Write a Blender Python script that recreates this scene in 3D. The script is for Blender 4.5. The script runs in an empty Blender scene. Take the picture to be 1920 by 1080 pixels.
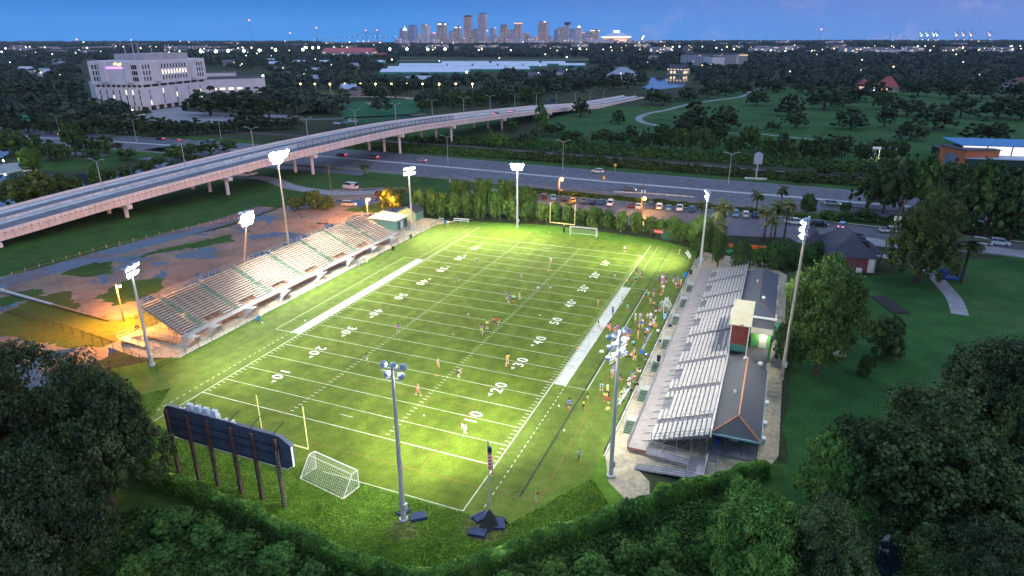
import bpy, bmesh, math, random
import numpy as np
from mathutils import Vector, Matrix

SC = bpy.context.scene
COL = SC.collection
PI = math.pi
rnd = random.Random(7)

# ---------------------------------------------------------------- camera
CF, CX, CY, CZ = 1225.135, 52.764, -108.856, 50.587
YAW, PIT, ROL = -0.389568, 0.365952, -0.0025326
_c, _s, _cp, _sp = math.cos(YAW), math.sin(YAW), math.cos(PIT), math.sin(PIT)
FWD = Vector((_s*_cp, _c*_cp, -_sp))
_R = Vector((_c, -_s, 0)); _U = _R.cross(FWD)
RGT = _R*math.cos(ROL) + _U*math.sin(ROL)
UPV = -_R*math.sin(ROL) + _U*math.cos(ROL)
CAM = Vector((CX, CY, CZ))
cam = bpy.data.cameras.new('camera')
camo = bpy.data.objects.new('camera', cam); COL.objects.link(camo); SC.camera = camo
M3 = Matrix((RGT, UPV, -FWD)).transposed()
camo.matrix_world = Matrix.Translation(CAM) @ M3.to_4x4()
cam.sensor_width = 36.0; cam.lens = CF/1920*36.0
cam.clip_start = 0.5; cam.clip_end = 60000

# ---------------------------------------------------------------- sky, sun, exposure
SC.view_settings.view_transform = 'Standard'
SC.view_settings.look = 'None'
SC.view_settings.exposure = 0.6
SC.view_settings.gamma = 1.0
SC.cycles.max_bounces = 4
SC.cycles.diffuse_bounces = 2
SC.cycles.glossy_bounces = 2
SC.cycles.transmission_bounces = 2
SC.cycles.transparent_max_bounces = 8
SC.cycles.sample_clamp_indirect = 3.0
SC.cycles.sample_clamp_direct = 0.0
SUN_EL, SUN_AZ = math.radians(-2.0), math.radians(110)

def build_world():
    w = bpy.data.worlds.new('World'); SC.world = w; w.use_nodes = True
    nt = w.node_tree; N = nt.nodes; L = nt.links
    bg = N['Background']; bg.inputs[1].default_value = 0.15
    sky = N.new('ShaderNodeTexSky'); sky.sky_type = 'NISHITA'; sky.sun_disc = False
    sky.sun_elevation = SUN_EL; sky.sun_rotation = SUN_AZ
    tc = N.new('ShaderNodeTexCoord'); sep = N.new('ShaderNodeSeparateXYZ')
    L.new(tc.outputs['Generated'], sep.inputs[0])
    # twilight dome: paler blue at the horizon, unseen zenith brightened to add ambient light, mauve towards the west
    el = N.new('ShaderNodeValToRGB'); L.new(sep.outputs['Z'], el.inputs[0])
    cr = el.color_ramp
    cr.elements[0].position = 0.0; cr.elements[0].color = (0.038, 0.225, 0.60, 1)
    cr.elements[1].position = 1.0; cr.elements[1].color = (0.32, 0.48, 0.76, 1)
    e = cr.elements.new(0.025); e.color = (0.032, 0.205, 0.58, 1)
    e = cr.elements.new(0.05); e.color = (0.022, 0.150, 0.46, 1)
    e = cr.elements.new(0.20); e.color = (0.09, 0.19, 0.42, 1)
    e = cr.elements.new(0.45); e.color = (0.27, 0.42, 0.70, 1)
    # azimuth: dot with western direction
    dt = N.new('ShaderNodeVectorMath'); dt.operation = 'DOT_PRODUCT'
    L.new(tc.outputs['Generated'], dt.inputs[0]); dt.inputs[1].default_value = (0.92, 0.39, 0)
    mr = N.new('ShaderNodeMapRange'); mr.inputs[1].default_value = -0.15; mr.inputs[2].default_value = 0.75
    L.new(dt.outputs['Value'], mr.inputs[0])
    warm = N.new('ShaderNodeValToRGB'); L.new(sep.outputs['Z'], warm.inputs[0])
    cw = warm.color_ramp
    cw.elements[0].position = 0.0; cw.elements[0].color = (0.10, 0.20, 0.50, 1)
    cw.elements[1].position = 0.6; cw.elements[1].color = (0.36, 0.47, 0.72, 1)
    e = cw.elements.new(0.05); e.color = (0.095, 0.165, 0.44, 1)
    mx = N.new('ShaderNodeMixRGB'); L.new(mr.outputs[0], mx.inputs[0])
    L.new(el.outputs[0], mx.inputs[1]); L.new(warm.outputs[0], mx.inputs[2])
    # thin far clouds
    mp = N.new('ShaderNodeMapping'); L.new(tc.outputs['Generated'], mp.inputs[0]); mp.inputs['Scale'].default_value = (11, 11, 13)
    nz = N.new('ShaderNodeTexNoise'); nz.inputs['Scale'].default_value = 1.8; nz.inputs['Detail'].default_value = 6; nz.inputs['Roughness'].default_value = 0.62
    L.new(mp.outputs[0], nz.inputs['Vector'])
    c1 = N.new('ShaderNodeMapRange'); c1.inputs[1].default_value = 0.53; c1.inputs[2].default_value = 0.70; L.new(nz.outputs[0], c1.inputs[0])
    m2 = N.new('ShaderNodeMath'); m2.operation = 'MULTIPLY'; m2.inputs[1].default_value = 0.6
    m3 = N.new('ShaderNodeMath'); m3.operation = 'MULTIPLY'; L.new(c1.outputs[0], m3.inputs[0]); L.new(mr.outputs[0], m3.inputs[1]); L.new(m3.outputs[0], m2.inputs[0])
    cl = N.new('ShaderNodeMixRGB'); L.new(m2.outputs[0], cl.inputs[0]); L.new(mx.outputs[0], cl.inputs[1]); cl.inputs[2].default_value = (0.33, 0.30, 0.52, 1)
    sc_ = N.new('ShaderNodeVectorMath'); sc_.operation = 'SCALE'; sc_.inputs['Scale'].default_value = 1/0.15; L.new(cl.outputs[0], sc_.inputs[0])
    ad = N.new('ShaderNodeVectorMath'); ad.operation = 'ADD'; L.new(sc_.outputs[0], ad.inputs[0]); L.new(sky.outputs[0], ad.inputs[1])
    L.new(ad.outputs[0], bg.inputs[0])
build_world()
# last glow of the sun that has just set in the west: very weak, very soft
sl = bpy.data.lights.new('sun', 'SUN'); sl.energy = 0.6; sl.angle = math.radians(40); sl.color = (1.0, 0.78, 0.80)
so = bpy.data.objects.new('sun', sl); COL.objects.link(so)
so.rotation_euler = (math.radians(72), 0, math.radians(70))

# ---------------------------------------------------------------- geometry from measured picture points
def ray(px, py): return FWD + RGT*((px-960)/CF) - UPV*((py-540)/CF)
def G(px, py, z=0.0):
    d = ray(px, py); t = (z-CZ)/d.z
    return CAM + d*t
def HT(px, py, ytop):
    b = G(px, py); lo, hi = 0.0, 600.0
    for _ in range(40):
        m = (lo+hi)/2; v = Vector((b.x, b.y, m)) - CAM
        w = v.dot(FWD); y = 540 - CF*v.dot(UPV)/w if w > 1 else -9e9
        if y > ytop: lo = m
        else: hi = m
    return lo
def PROJ(p):
    v = Vector(p)-CAM; z = v.dot(FWD)
    return 960+CF*v.dot(RGT)/z, 540-CF*v.dot(UPV)/z

# ---------------------------------------------------------------- materials
MATS = {}
def mat(name, color, rough=0.7, metal=0.0, var=0.18, scale=0.6, emit=None, estr=0.0, alpha=None, spec=0.3, c2=None, detail=4, bump=0.0, obj_color=False):
    if name in MATS: return MATS[name]
    m = bpy.data.materials.new(name); m.use_nodes = True; MATS[name] = m
    nt = m.node_tree; N = nt.nodes; L = nt.links; b = N['Principled BSDF']
    b.inputs['Roughness'].default_value = rough; b.inputs['Metallic'].default_value = metal
    b.inputs['Specular IOR Level'].default_value = spec
    col = (*color, 1)
    b.inputs['Base Color'].default_value = col
    if var > 0:
        tc = N.new('ShaderNodeTexCoord'); nz = N.new('ShaderNodeTexNoise')
        nz.inputs['Scale'].default_value = scale; nz.inputs['Detail'].default_value = detail; nz.inputs['Roughness'].default_value = 0.65
        L.new(tc.outputs['Object'], nz.inputs['Vector'])
        rp = N.new('ShaderNodeValToRGB'); L.new(nz.outputs[0], rp.inputs[0])
        rp.color_ramp.elements[0].position = 0.3; rp.color_ramp.elements[1].position = 0.7
        lo = tuple(c*(1-var) for c in color); hi = tuple(min(1, c*(1+var)) for c in (c2 or color))
        rp.color_ramp.elements[0].color = (*lo, 1); rp.color_ramp.elements[1].color = (*hi, 1)
        out = rp.outputs[0]
        if obj_color:
            oi = N.new('ShaderNodeObjectInfo'); mx = N.new('ShaderNodeMixRGB'); mx.blend_type = 'MULTIPLY'; mx.inputs[0].default_value = 1
            L.new(oi.outputs['Color'], mx.inputs[1]); L.new(out, mx.inputs[2]); out = mx.outputs[0]
        L.new(out, b.inputs['Base Color'])
        if bump > 0:
            bp = N.new('ShaderNodeBump'); bp.inputs['Strength'].default_value = bump; bp.inputs['Distance'].default_value = 0.1
            L.new(nz.outputs[0], bp.inputs['Height']); L.new(bp.outputs[0], b.inputs['Normal'])
    if emit:
        b.inputs['Emission Color'].default_value = (*emit, 1); b.inputs['Emission Strength'].default_value = estr
    if alpha is not None: b.inputs['Alpha'].default_value = alpha
    return m

# ---------------------------------------------------------------- mesh builder
class MB:
    def __init__(s): s.v = []; s.f = []
    def add(s, vs, fs):
        o = len(s.v); s.v += [tuple(v) for v in vs]; s.f += [tuple(i+o for i in f) for f in fs]; return s
    def box(s, c, d, rz=0.0, taper=1.0):
        hx, hy, hz = d[0]/2, d[1]/2, d[2]/2; cs, sn = math.cos(rz), math.sin(rz); vs = []
        for z, k in ((-hz, 1), (hz, taper)):
            for x, y in ((-hx, -hy), (hx, -hy), (hx, hy), (-hx, hy)):
                x *= k; y *= k; vs.append((c[0]+x*cs-y*sn, c[1]+x*sn+y*cs, c[2]+z))
        return s.add(vs, [(0,3,2,1),(4,5,6,7),(0,1,5,4),(1,2,6,5),(2,3,7,6),(3,0,4,7)])
    def b2(s, a, b):
        return s.box(((a[0]+b[0])/2, (a[1]+b[1])/2, (a[2]+b[2])/2), (abs(b[0]-a[0]), abs(b[1]-a[1]), abs(b[2]-a[2])))
    def bar(s, p, q, r=0.05, n=4, r2=None):
        p = Vector(p); q = Vector(q); d = q-p
        if d.length < 1e-6: return s
        z = d.normalized(); x = z.orthogonal() if abs(z.z) > 0.99 else z.cross(Vector((0,0,1))).normalized()
        x = x.normalized(); y = z.cross(x); r2 = r if r2 is None else r2; vs = []
        for c, rr in ((p, r), (q, r2)):
            for i in range(n):
                a = 2*PI*(i+0.5)/n; vs.append(c + x*(rr*math.cos(a)) + y*(rr*math.sin(a)))
        fs = [(i, (i+1) % n, n+(i+1) % n, n+i) for i in range(n)] + [tuple(range(n-1, -1, -1)), tuple(range(n, 2*n))]
        return s.add(vs, fs)
    def path(s, pts, r=0.05, n=4):
        for a, b in zip(pts, pts[1:]): s.bar(a, b, r, n)
        return s
    def lathe(s, c, prof, n=12):
        vs = []; fs = []
        for r, z in prof:
            for i in range(n):
                a = 2*PI*i/n; vs.append((c[0]+r*math.cos(a), c[1]+r*math.sin(a), c[2]+z))
        for k in range(len(prof)-1):
            for i in range(n): fs.append((k*n+i, k*n+(i+1) % n, (k+1)*n+(i+1) % n, (k+1)*n+i))
        fs.append(tuple(range(n-1, -1, -1))); fs.append(tuple((len(prof)-1)*n+i for i in range(n)))
        return s.add(vs, fs)
    def prism(s, poly, z0, z1):
        n = len(poly); vs = [(p[0], p[1], z0) for p in poly] + [(p[0], p[1], z1) for p in poly]
        return s.add(vs, [tuple(range(n-1, -1, -1)), tuple(range(n, 2*n))] + [(i, (i+1) % n, n+(i+1) % n, n+i) for i in range(n)])
    def side(s, prof, y0, y1):   # prof in xz, extruded along y
        n = len(prof); vs = [(p[0], y0, p[1]) for p in prof] + [(p[0], y1, p[1]) for p in prof]
        return s.add(vs, [tuple(range(n)), tuple(range(2*n-1, n-1, -1))] + [(i, n+i, n+(i+1) % n, (i+1) % n) for i in range(n)])
    def quad(s, a, b, c, d): return s.add([a, b, c, d], [(0,1,2,3)])
    def ball(s, c, r, n=8, sz=1.0):
        prof = [(r*math.sin(PI*(k+0.02)/(n/2+0.04)), -r*sz*math.cos(PI*(k+0.02)/(n/2+0.04))) for k in range(n//2+1)]
        return s.lathe(c, prof, n)
    def build(s, name, m, parent=None, loc=None, rz=0.0, smooth=False):
        me = bpy.data.meshes.new(name); me.from_pydata(s.v, [], s.f); me.update()
        if m is not None: me.materials.append(m)
        if smooth: me.polygons.foreach_set('use_smooth', [True]*len(me.polygons))
        o = bpy.data.objects.new(name, me); COL.objects.link(o)
        if parent: o.parent = parent
        if loc is not None: o.location = loc
        o.rotation_euler.z = rz
        return o

def tag(o, label=None, cat=None, group=None, kind=None):
    if label: o['label'] = label
    if cat: o['category'] = cat
    if group: o['group'] = group
    if kind: o['kind'] = kind
    return o
def thing(name, label, cat, loc=(0,0,0), rz=0.0, group=None):
    o = bpy.data.objects.new(name, None); COL.objects.link(o); o.empty_display_size = 0.5
    o.location = loc; o.rotation_euler.z = rz
    return tag(o, label, cat, group)
KIDS = {}
def copy_tree(o, loc=None, rz=None, label=None, group=None, scale=None, parent=None, top=True):
    c = o.copy(); COL.objects.link(c)
    if parent: c.parent = parent
    if loc is not None: c.location = loc
    if rz is not None: c.rotation_euler.z = rz
    if scale is not None: c.scale = scale
    if label: c['label'] = label
    if group: c['group'] = group
    for ch in children_of(o): copy_tree(ch, parent=c)
    return c
def children_of(o):
    if o.name not in KIDS: KIDS[o.name] = [c for c in bpy.data.objects if c.parent == o]
    return KIDS[o.name]
def mesh_np(name, verts, quads, m):
    me = bpy.data.meshes.new(name); nv, nq = len(verts), len(quads)
    me.vertices.add(nv); me.vertices.foreach_set('co', np.ascontiguousarray(verts, np.float32).ravel())
    me.loops.add(nq*4); me.loops.foreach_set('vertex_index', np.ascontiguousarray(quads, np.int32).ravel())
    me.polygons.add(nq); me.polygons.foreach_set('loop_start', np.arange(0, nq*4, 4, dtype=np.int32))
    me.update(); me.validate()
    if m: me.materials.append(m)
    return me
def sheet(name, pts, z, m, kind='structure', th=0.0):
    mb = MB(); n = len(pts)
    bm = bmesh.new(); vs = [bm.verts.new((p[0], p[1], z)) for p in pts]; f = bm.faces.new(vs)
    if f.normal.z < 0: f.normal_flip()
    bm.faces.ensure_lookup_table(); bm.normal_update()
    if bm.faces[0].normal.z < 0: bmesh.ops.reverse_faces(bm, faces=bm.faces)
    bmesh.ops.triangulate(bm, faces=bm.faces)
    me = bpy.data.meshes.new(name); bm.to_mesh(me); bm.free(); me.materials.append(m)
    o = bpy.data.objects.new(name, me); COL.objects.link(o); return tag(o, kind=kind)
def smooth_path(pts, n=8):
    P = [Vector((p[0], p[1], p[2] if len(p) > 2 else 0)) for p in pts]; out = []
    for i in range(len(P)-1):
        p0 = P[max(i-1, 0)]; p1 = P[i]; p2 = P[i+1]; p3 = P[min(i+2, len(P)-1)]
        for k in range(n):
            t = k/n; out.append(0.5*((2*p1)+(p2-p0)*t+(2*p0-5*p1+4*p2-p3)*t*t+(3*p1-p0-3*p2+p3)*t**3))
    out.append(P[-1]); return out
def ribbon(name, pts, w, z, m, kind='structure', dash=None):
    mb = MB(); d = 0
    for i, (a, b) in enumerate(zip(pts, pts[1:])):
        a = Vector(a); b = Vector(b)
        def nrm(j):
            p = Vector(pts[max(j-1, 0)]); q = Vector(pts[min(j+1, len(pts)-1)]); t = (q-p); t.z = 0; t.normalize(); return Vector((-t.y, t.x, 0))
        na, nb = nrm(i)*w/2, nrm(i+1)*w/2
        mb.add([(a-na).xy.to_3d()+Vector((0,0,z)), (b-nb).xy.to_3d()+Vector((0,0,z)), (b+nb).xy.to_3d()+Vector((0,0,z)), (a+na).xy.to_3d()+Vector((0,0,z))], [(0,1,2,3)])
    o = mb.build(name, m)
    return tag(o, kind=kind) if kind else o
def text_mesh(body, size, extrude=0.0, offset=0.0, m=None, name='lettering', align='CENTER'):
    cu = bpy.data.curves.new('t', 'FONT'); cu.body = body; cu.size = size; cu.extrude = extrude; cu.offset = offset
    cu.align_x = align; cu.align_y = 'CENTER'
    o = bpy.data.objects.new('t', cu); COL.objects.link(o)
    dg = bpy.context.evaluated_depsgraph_get(); me = bpy.data.meshes.new_from_object(o.evaluated_get(dg))
    bpy.data.objects.remove(o); me.name = name
    me.materials.clear()
    if m: me.materials.append(m)
    return me
def jitter_poly(pts, step=3.0, amp=0.6, seed=1):
    r = random.Random(seed); out = []
    for i in range(len(pts)):
        a = Vector((pts[i][0], pts[i][1])); b = Vector((pts[(i+1) % len(pts)][0], pts[(i+1) % len(pts)][1])); n = max(1, int((b-a).length/step))
        for k in range(n):
            p = a.lerp(b, k/n)
            out.append((p.x+r.uniform(-amp, amp), p.y+r.uniform(-amp, amp)))
    return out
# ---------------------------------------------------------------- ground materials
def ground_mat(name, cols, scales=(0.02, 0.3, 3.0), rough=0.95, bump=0.3, pos=(0.35, 0.65), wave=None):
    """cols: list of colours mixed by a large noise, then modulated by a finer one"""
    m = bpy.data.materials.new(name); m.use_nodes = True; MATS[name] = m
    nt = m.node_tree; N = nt.nodes; L = nt.links; b = N['Principled BSDF']
    b.inputs['Roughness'].default_value = rough; b.inputs['Specular IOR Level'].default_value = 0.15
    tc = N.new('ShaderNodeTexCoord')
    def noise(s, d=5):
        n = N.new('ShaderNodeTexNoise'); n.inputs['Scale'].default_value = s; n.inputs['Detail'].default_value = d; n.inputs['Roughness'].default_value = 0.6
        L.new(tc.outputs['Object'], n.inputs['Vector']); return n
    n1 = noise(scales[0]); rp = N.new('ShaderNodeValToRGB'); L.new(n1.outputs[0], rp.inputs[0])
    cr = rp.color_ramp; cr.elements[0].position = pos[0]; cr.elements[1].position = pos[1]
    cr.elements[0].color = (*cols[0], 1); cr.elements[1].color = (*cols[-1], 1)
    for i, c in enumerate(cols[1:-1]):
        e = cr.elements.new(pos[0]+(pos[1]-pos[0])*(i+1)/(len(cols)-1)); e.color = (*c, 1)
    out = rp.outputs[0]
    for s, lo, hi in ((scales[1], 0.75, 1.25), (scales[2], 0.65, 1.35)):
        n2 = noise(s); mr = N.new('ShaderNodeMapRange'); mr.inputs[1].default_value = 0.3; mr.inputs[2].default_value = 0.7
        mr.inputs[3].default_value = lo; mr.inputs[4].default_value = hi; L.new(n2.outputs[0], mr.inputs[0])
        v = N.new('ShaderNodeVectorMath'); v.operation = 'SCALE'; L.new(out, v.inputs[0]); L.new(mr.outputs[0], v.inputs['Scale']); out = v.outputs[0]
    if wave:
        mp = N.new('ShaderNodeMapping'); L.new(tc.outputs['Object'], mp.inputs[0]); mp.inputs['Scale'].default_value = wave[0]
        n3 = N.new('ShaderNodeTexNoise'); n3.inputs['Scale'].default_value = 1.0; n3.inputs['Detail'].default_value = 3; L.new(mp.outputs[0], n3.inputs['Vector'])
        mr = N.new('ShaderNodeMapRange'); mr.inputs[1].default_value = 0.35; mr.inputs[2].default_value = 0.65
        mr.inputs[3].default_value = 1-wave[1]; mr.inputs[4].default_value = 1+wave[1]; L.new(n3.outputs[0], mr.inputs[0])
        v = N.new('ShaderNodeVectorMath'); v.operation = 'SCALE'; L.new(out, v.inputs[0]); L.new(mr.outputs[0], v.inputs['Scale']); out = v.outputs[0]
    L.new(out, b.inputs['Base Color'])
    if bump:
        nb = noise(scales[2]*1.7, 6); bp = N.new('ShaderNodeBump'); bp.inputs['Strength'].default_value = bump; bp.inputs['Distance'].default_value = 0.15
        L.new(nb.outputs[0], bp.inputs['Height']); L.new(bp.outputs[0], b.inputs['Normal'])
    return m
def wet_mat(name, dry, wet, level, scale=0.06, dry2=None):
    """earth with standing water where a noise dips below a level"""
    m = ground_mat(name, [dry, dry2 or tuple(c*1.4 for c in dry)], (0.09, 0.8, 6.0))
    nt = m.node_tree; N = nt.nodes; L = nt.links; b = N['Principled BSDF']
    src = b.inputs['Base Color'].links[0].from_socket
    tc = N.new('ShaderNodeTexCoord'); n = N.new('ShaderNodeTexNoise'); n.inputs['Scale'].default_value = scale; n.inputs['Detail'].default_value = 4; n.inputs['Distortion'].default_value = 0.8
    L.new(tc.outputs['Object'], n.inputs['Vector'])
    mr = N.new('ShaderNodeMapRange'); mr.inputs[1].default_value = level; mr.inputs[2].default_value = level+0.035; L.new(n.outputs[0], mr.inputs[0])
    mx = N.new('ShaderNodeMixRGB'); L.new(mr.outputs[0], mx.inputs[0]); mx.inputs[1].default_value = (*wet, 1); L.new(src, mx.inputs[2]); L.new(mx.outputs[0], b.inputs['Base Color'])
    m2 = N.new('ShaderNodeMapRange'); m2.inputs[3].default_value = 0.03; m2.inputs[4].default_value = 0.85; L.new(mr.outputs[0], m2.inputs[0]); L.new(m2.outputs[0], b.inputs['Roughness'])
    bp = b.inputs['Normal'].links[0].from_node; L.new(mr.outputs[0], bp.inputs['Strength'])
    b.inputs['Specular IOR Level'].default_value = 0.7
    return m
M_ground = ground_mat('dark_ground', [(0.018, 0.028, 0.012), (0.035, 0.05, 0.018), (0.028, 0.036, 0.022)], (0.006, 0.05, 0.5))
M_meadow = ground_mat('meadow_grass', [(0.016, 0.060, 0.014), (0.028, 0.092, 0.020), (0.050, 0.098, 0.032)], (0.035, 0.25, 2.5), bump=.6)
M_rough = ground_mat('rough_grass', [(0.022, 0.06, 0.012), (0.040, 0.095, 0.016), (0.030, 0.075, 0.018)], (0.08, 0.6, 5.0), bump=0.7)
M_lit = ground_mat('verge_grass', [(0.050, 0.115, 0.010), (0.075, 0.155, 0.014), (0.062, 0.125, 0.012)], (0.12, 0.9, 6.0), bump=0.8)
M_turf = ground_mat('turf', [(0.064, 0.102, 0.010), (0.084, 0.126, 0.012), (0.074, 0.108, 0.013)], (0.05, 0.5, 5.0), bump=0.15, wave=((0.35, 0.015, 0.1), 0.11))
M_turf2 = ground_mat('turf_border', [(0.072, 0.110, 0.016), (0.084, 0.126, 0.020)], (0.05, 0.5, 5.0), bump=0.15, wave=((0.5, 0.02, 0.1), 0.08))
M_conc = ground_mat('concrete_paving', [(0.30, 0.25, 0.17), (0.38, 0.33, 0.24), (0.24, 0.21, 0.16)], (0.25, 1.5, 8.0), bump=0.1)
M_asph = ground_mat('asphalt', [(0.085, 0.086, 0.105), (0.12, 0.12, 0.138)], (0.03, 0.4, 6.0), rough=0.55, bump=0.1)
M_deck = ground_mat('bridge_asphalt', [(0.13, 0.135, 0.155), (0.17, 0.17, 0.19)], (0.05, 0.4, 6.0), rough=0.6, bump=0.1)
M_conc2 = ground_mat('light_concrete', [(0.46, 0.45, 0.45), (0.56, 0.55, 0.54)], (0.08, 0.7, 4.0), rough=0.8, bump=0.1)
M_gravel = ground_mat('gravel', [(0.15, 0.13, 0.12), (0.22, 0.19, 0.17)], (0.1, 1.0, 8.0))
M_path = ground_mat('path_surface', [(0.22, 0.23, 0.25), (0.28, 0.28, 0.30)], (0.05, 0.5, 4.0))
M_soil = ground_mat('bare_soil', [(0.13, 0.10, 0.06), (0.20, 0.155, 0.09)], (0.3, 1.2, 6.0))
M_dirt = wet_mat('wet_dirt', (0.12, 0.084, 0.062), (0.018, 0.022, 0.035), 0.425, 0.085, (0.25, 0.185, 0.135))
M_wetroad = wet_mat('wet_lane', (0.085, 0.082, 0.10), (0.02, 0.025, 0.045), 0.47, 0.12)
M_water = mat('lake_water', (0.010, 0.03, 0.05), rough=0.06, var=0.1, scale=0.3, spec=1.0)
M_line = ground_mat('white_paint', [(0.36, 0.39, 0.31), (0.50, 0.52, 0.44)], (0.3, 2.0, 9.0), bump=0)
M_strip = ground_mat('grey_white_paint', [(0.36, 0.38, 0.34), (0.46, 0.47, 0.43)], (0.2, 1.5, 9.0), bump=0)
M_black = mat('black_paint', (0.018, 0.024, 0.016), var=0.2, scale=2)
M_red = mat('red_paint', (0.16, 0.075, 0.022), var=0.2, scale=2)

def px(pts, z=0.0): return [G(a, b, z) for a, b in pts]
# one sheet to the horizon
gm = MB(); R0 = 9300; nseg = 72
gm.add([(CX, CY, 0)]+[(CX+R0*math.cos(2*PI*i/nseg), CY+R0*math.sin(2*PI*i/nseg), 0) for i in range(nseg)], [(0, i+1, (i+1) % nseg+1) for i in range(nseg)])
tag(gm.build('ground', M_ground), kind='structure')

sheet('under_bridge_grass', jitter_poly([(-190,-90),(-100,-60),(-104,-12),(-98,20),(-92,60),(-60,70),(-50,100),(-80,108),(-140,110),(-190,60)], 6, 1.0, 9), 0.003, M_rough)
# near ground round the ground's fence
sheet('rough_grass', jitter_poly([(-75,-120),(75,-120),(130,-60),(60,-32),(57.5,-30),(34,-57),(28,-64),(-15,-64.5),(-45,-47),(-58,-42),(-100,-40)], 5, .8), 0.004, M_rough)
sheet('side_meadow', jitter_poly([(58.2,-60),(300,-60),(330,80),(112,84),(75,50),(58.2,46)], 6, 1.0, 2), 0.005, M_meadow)
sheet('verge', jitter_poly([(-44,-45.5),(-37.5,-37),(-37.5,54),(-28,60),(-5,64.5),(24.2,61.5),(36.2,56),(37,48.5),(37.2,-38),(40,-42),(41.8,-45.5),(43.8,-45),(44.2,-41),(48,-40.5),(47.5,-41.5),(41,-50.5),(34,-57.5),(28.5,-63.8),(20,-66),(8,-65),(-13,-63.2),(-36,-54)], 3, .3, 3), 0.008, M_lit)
# artificial turf
sheet('turf', [(-24.6,-54.9),(-24.6,55.5),(24.6,55.5),(24.6,-54.9)], 0.016, M_turf)
sheet('turf_border', [(-36.6,-46),(-30.5,-54.9),(-24.6,-54.95),(30,-54.95),(36.4,-43),(36.4,46),(33.5,54.5),(24.6,55.55),(-24.6,55.55),(-36,56.5),(-36.6,50)], 0.012, M_turf2)
YD = 0.9144; WX = 24.384
def rect(mb, x0, x1, y0, y1, z): mb.add([(x0,y0,z),(x1,y0,z),(x1,y1,z),(x0,y1,z)], [(0,1,2,3)])
ln = MB()
for k in range(-10, 11):
    if k in (-10, 10): w = 0.075
    else: w = 0.055
    rect(ln, -WX, WX, k*5*YD-w, k*5*YD+w, 0.021)
rect(ln, -6, -3, -48.6*YD, -48.4*YD, 0.021) if False else None
for s in (-1, 1): rect(ln, -1.1, 1.1, s*47*YD-.06, s*47*YD+.06, 0.021)
tag(ln.build('yard_line', M_line), kind='structure')
hm = MB()
for k in range(-49, 50):
    if k % 5 == 0:
        for s in (-1, 1): rect(hm, s*8.128-.04, s*8.128+.04, k*YD-.3, k*YD+.3, 0.025)
        continue
    for x in (-8.128, 8.128): rect(hm, x-.36, x+.36, k*YD-.055, k*YD+.055, 0.025)
    for s in (-1, 1): rect(hm, s*(WX-.15), s*(WX-.85), k*YD-.055, k*YD+.055, 0.025)
tag(hm.build('hash_mark', M_line), kind='structure')
sl_ = MB()
for s in (-1, 1):
    a = WX if s > 0 else -WX-.14
    rect(sl_, a, a+.14, -54.9, 54.9, 0.029)
    o = 29.75 if s > 0 else -30.1
    rect(sl_, o+(0.12 if s > 0 else 0), o+(.26 if s > 0 else .1), -23, 23, 0.024)
    for y in (-23, 23): rect(sl_, s*WX, s*29.8, y-.05, y+.05, 0.024)
rect(sl_, 5, WX, -54.92, -54.82, 0.024)
rect(sl_, 5, 36, 54.9, 54.98, 0.024) if False else None
tag(sl_.build('sideline', M_line), kind='structure')
ds = MB()
for s in (-1, 1):
    y = -54.5
    while y < 55:
        if abs(y) > 23.3: rect(ds, s*26.45-.06, s*26.45+.06, y, y+.55, 0.024)
        y += 1.15
tag(ds.build('restraining_line', M_line), kind='structure')
st = MB()
for s in (-1, 1): rect(st, s*24.62, s*26.55, -23, 22.7, 0.026)
tag(st.build('sideline_strip', M_strip), kind='structure')
bl = MB(); rect(bl, 29.45, 29.7, -50.2, 55, 0.020)
for k in range(10):
    a, b = PI*k/20, PI*(k+1)/20
    bl.quad((29.5-1.1*math.cos(a), -50.2+1.1*math.sin(a), .02), (29.5-1.1*math.cos(b), -50.2+1.1*math.sin(b), .02), (29.5-1.0*math.cos(b), -50.2+1.0*math.sin(b), .02), (29.5-1.0*math.cos(a), -50.2+1.0*math.sin(a), .02))
tag(bl.build('boundary_line', M_black), kind='structure')
rl = MB(); rect(rl, 31.85, 31.98, -50.3, 52, 0.020); rect(rl, -15, 31.85, -50.3, -50.2, 0.020)
for x0, x1, y0, y1 in ((-9,-8.9,-50.2,-34), (16,16.1,-50.2,-34), (-8.9,16,-34.1,-34)): rect(rl, x0, x1, y0, y1, 0.0245)
tag(rl.build('lacrosse_line', M_red), kind='structure')
sm = MB()
for x in (-31.8, -33.9): rect(sm, x, x+.16, -44, 50, 0.020)
for x in (33.6,): rect(sm, x, x+.10, -20, 50, 0.020)
tag(sm.build('turf_seam', mat('seam', (0.055, 0.085, 0.02), var=.1)), kind='structure')
M_num = mat('number_paint', (.66,.68,.60), var=.08, scale=2)
# yard numbers, readable from their own sideline
NM = []
for i, n in enumerate((10, 20, 30, 40, 50, 40, 30, 20, 10)):
    y = (-40+10*i)*YD
    for s in (-1, 1):
        a, b = str(n)[0], str(n)[1]
        for d, off in ((a, -0.92), (b, 0.92)):
            me = text_mesh(d, 2.75, 0.0, 0.035, M_num, 'yard_number')
            o = bpy.data.objects.new('yard_number', me); COL.objects.link(o)
            if s > 0: o.location = (17.2, y+off, 0.03); o.rotation_euler.z = PI/2
            else: o.location = (-17.2, y-off, 0.03); o.rotation_euler.z = -PI/2
            o.scale = (0.95, 0.95, 1); tag(o, kind='structure')
        if n != 50:
            t = -1 if i < 4 else 1
            m_ = MB(); x0 = s*(17.2-0.55)
            m_.add([(x0+.42, y+t*2.05, .03), (x0-.42, y+t*2.05, .03), (x0, y+t*2.95, .03)], [(0,1,2)] if t < 0 else [(0,2,1)])
            m_.v = [(v[0], v[1], v[2]) for v in m_.v]
            tag(m_.build('yard_arrow', M_line), kind='structure')

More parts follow.
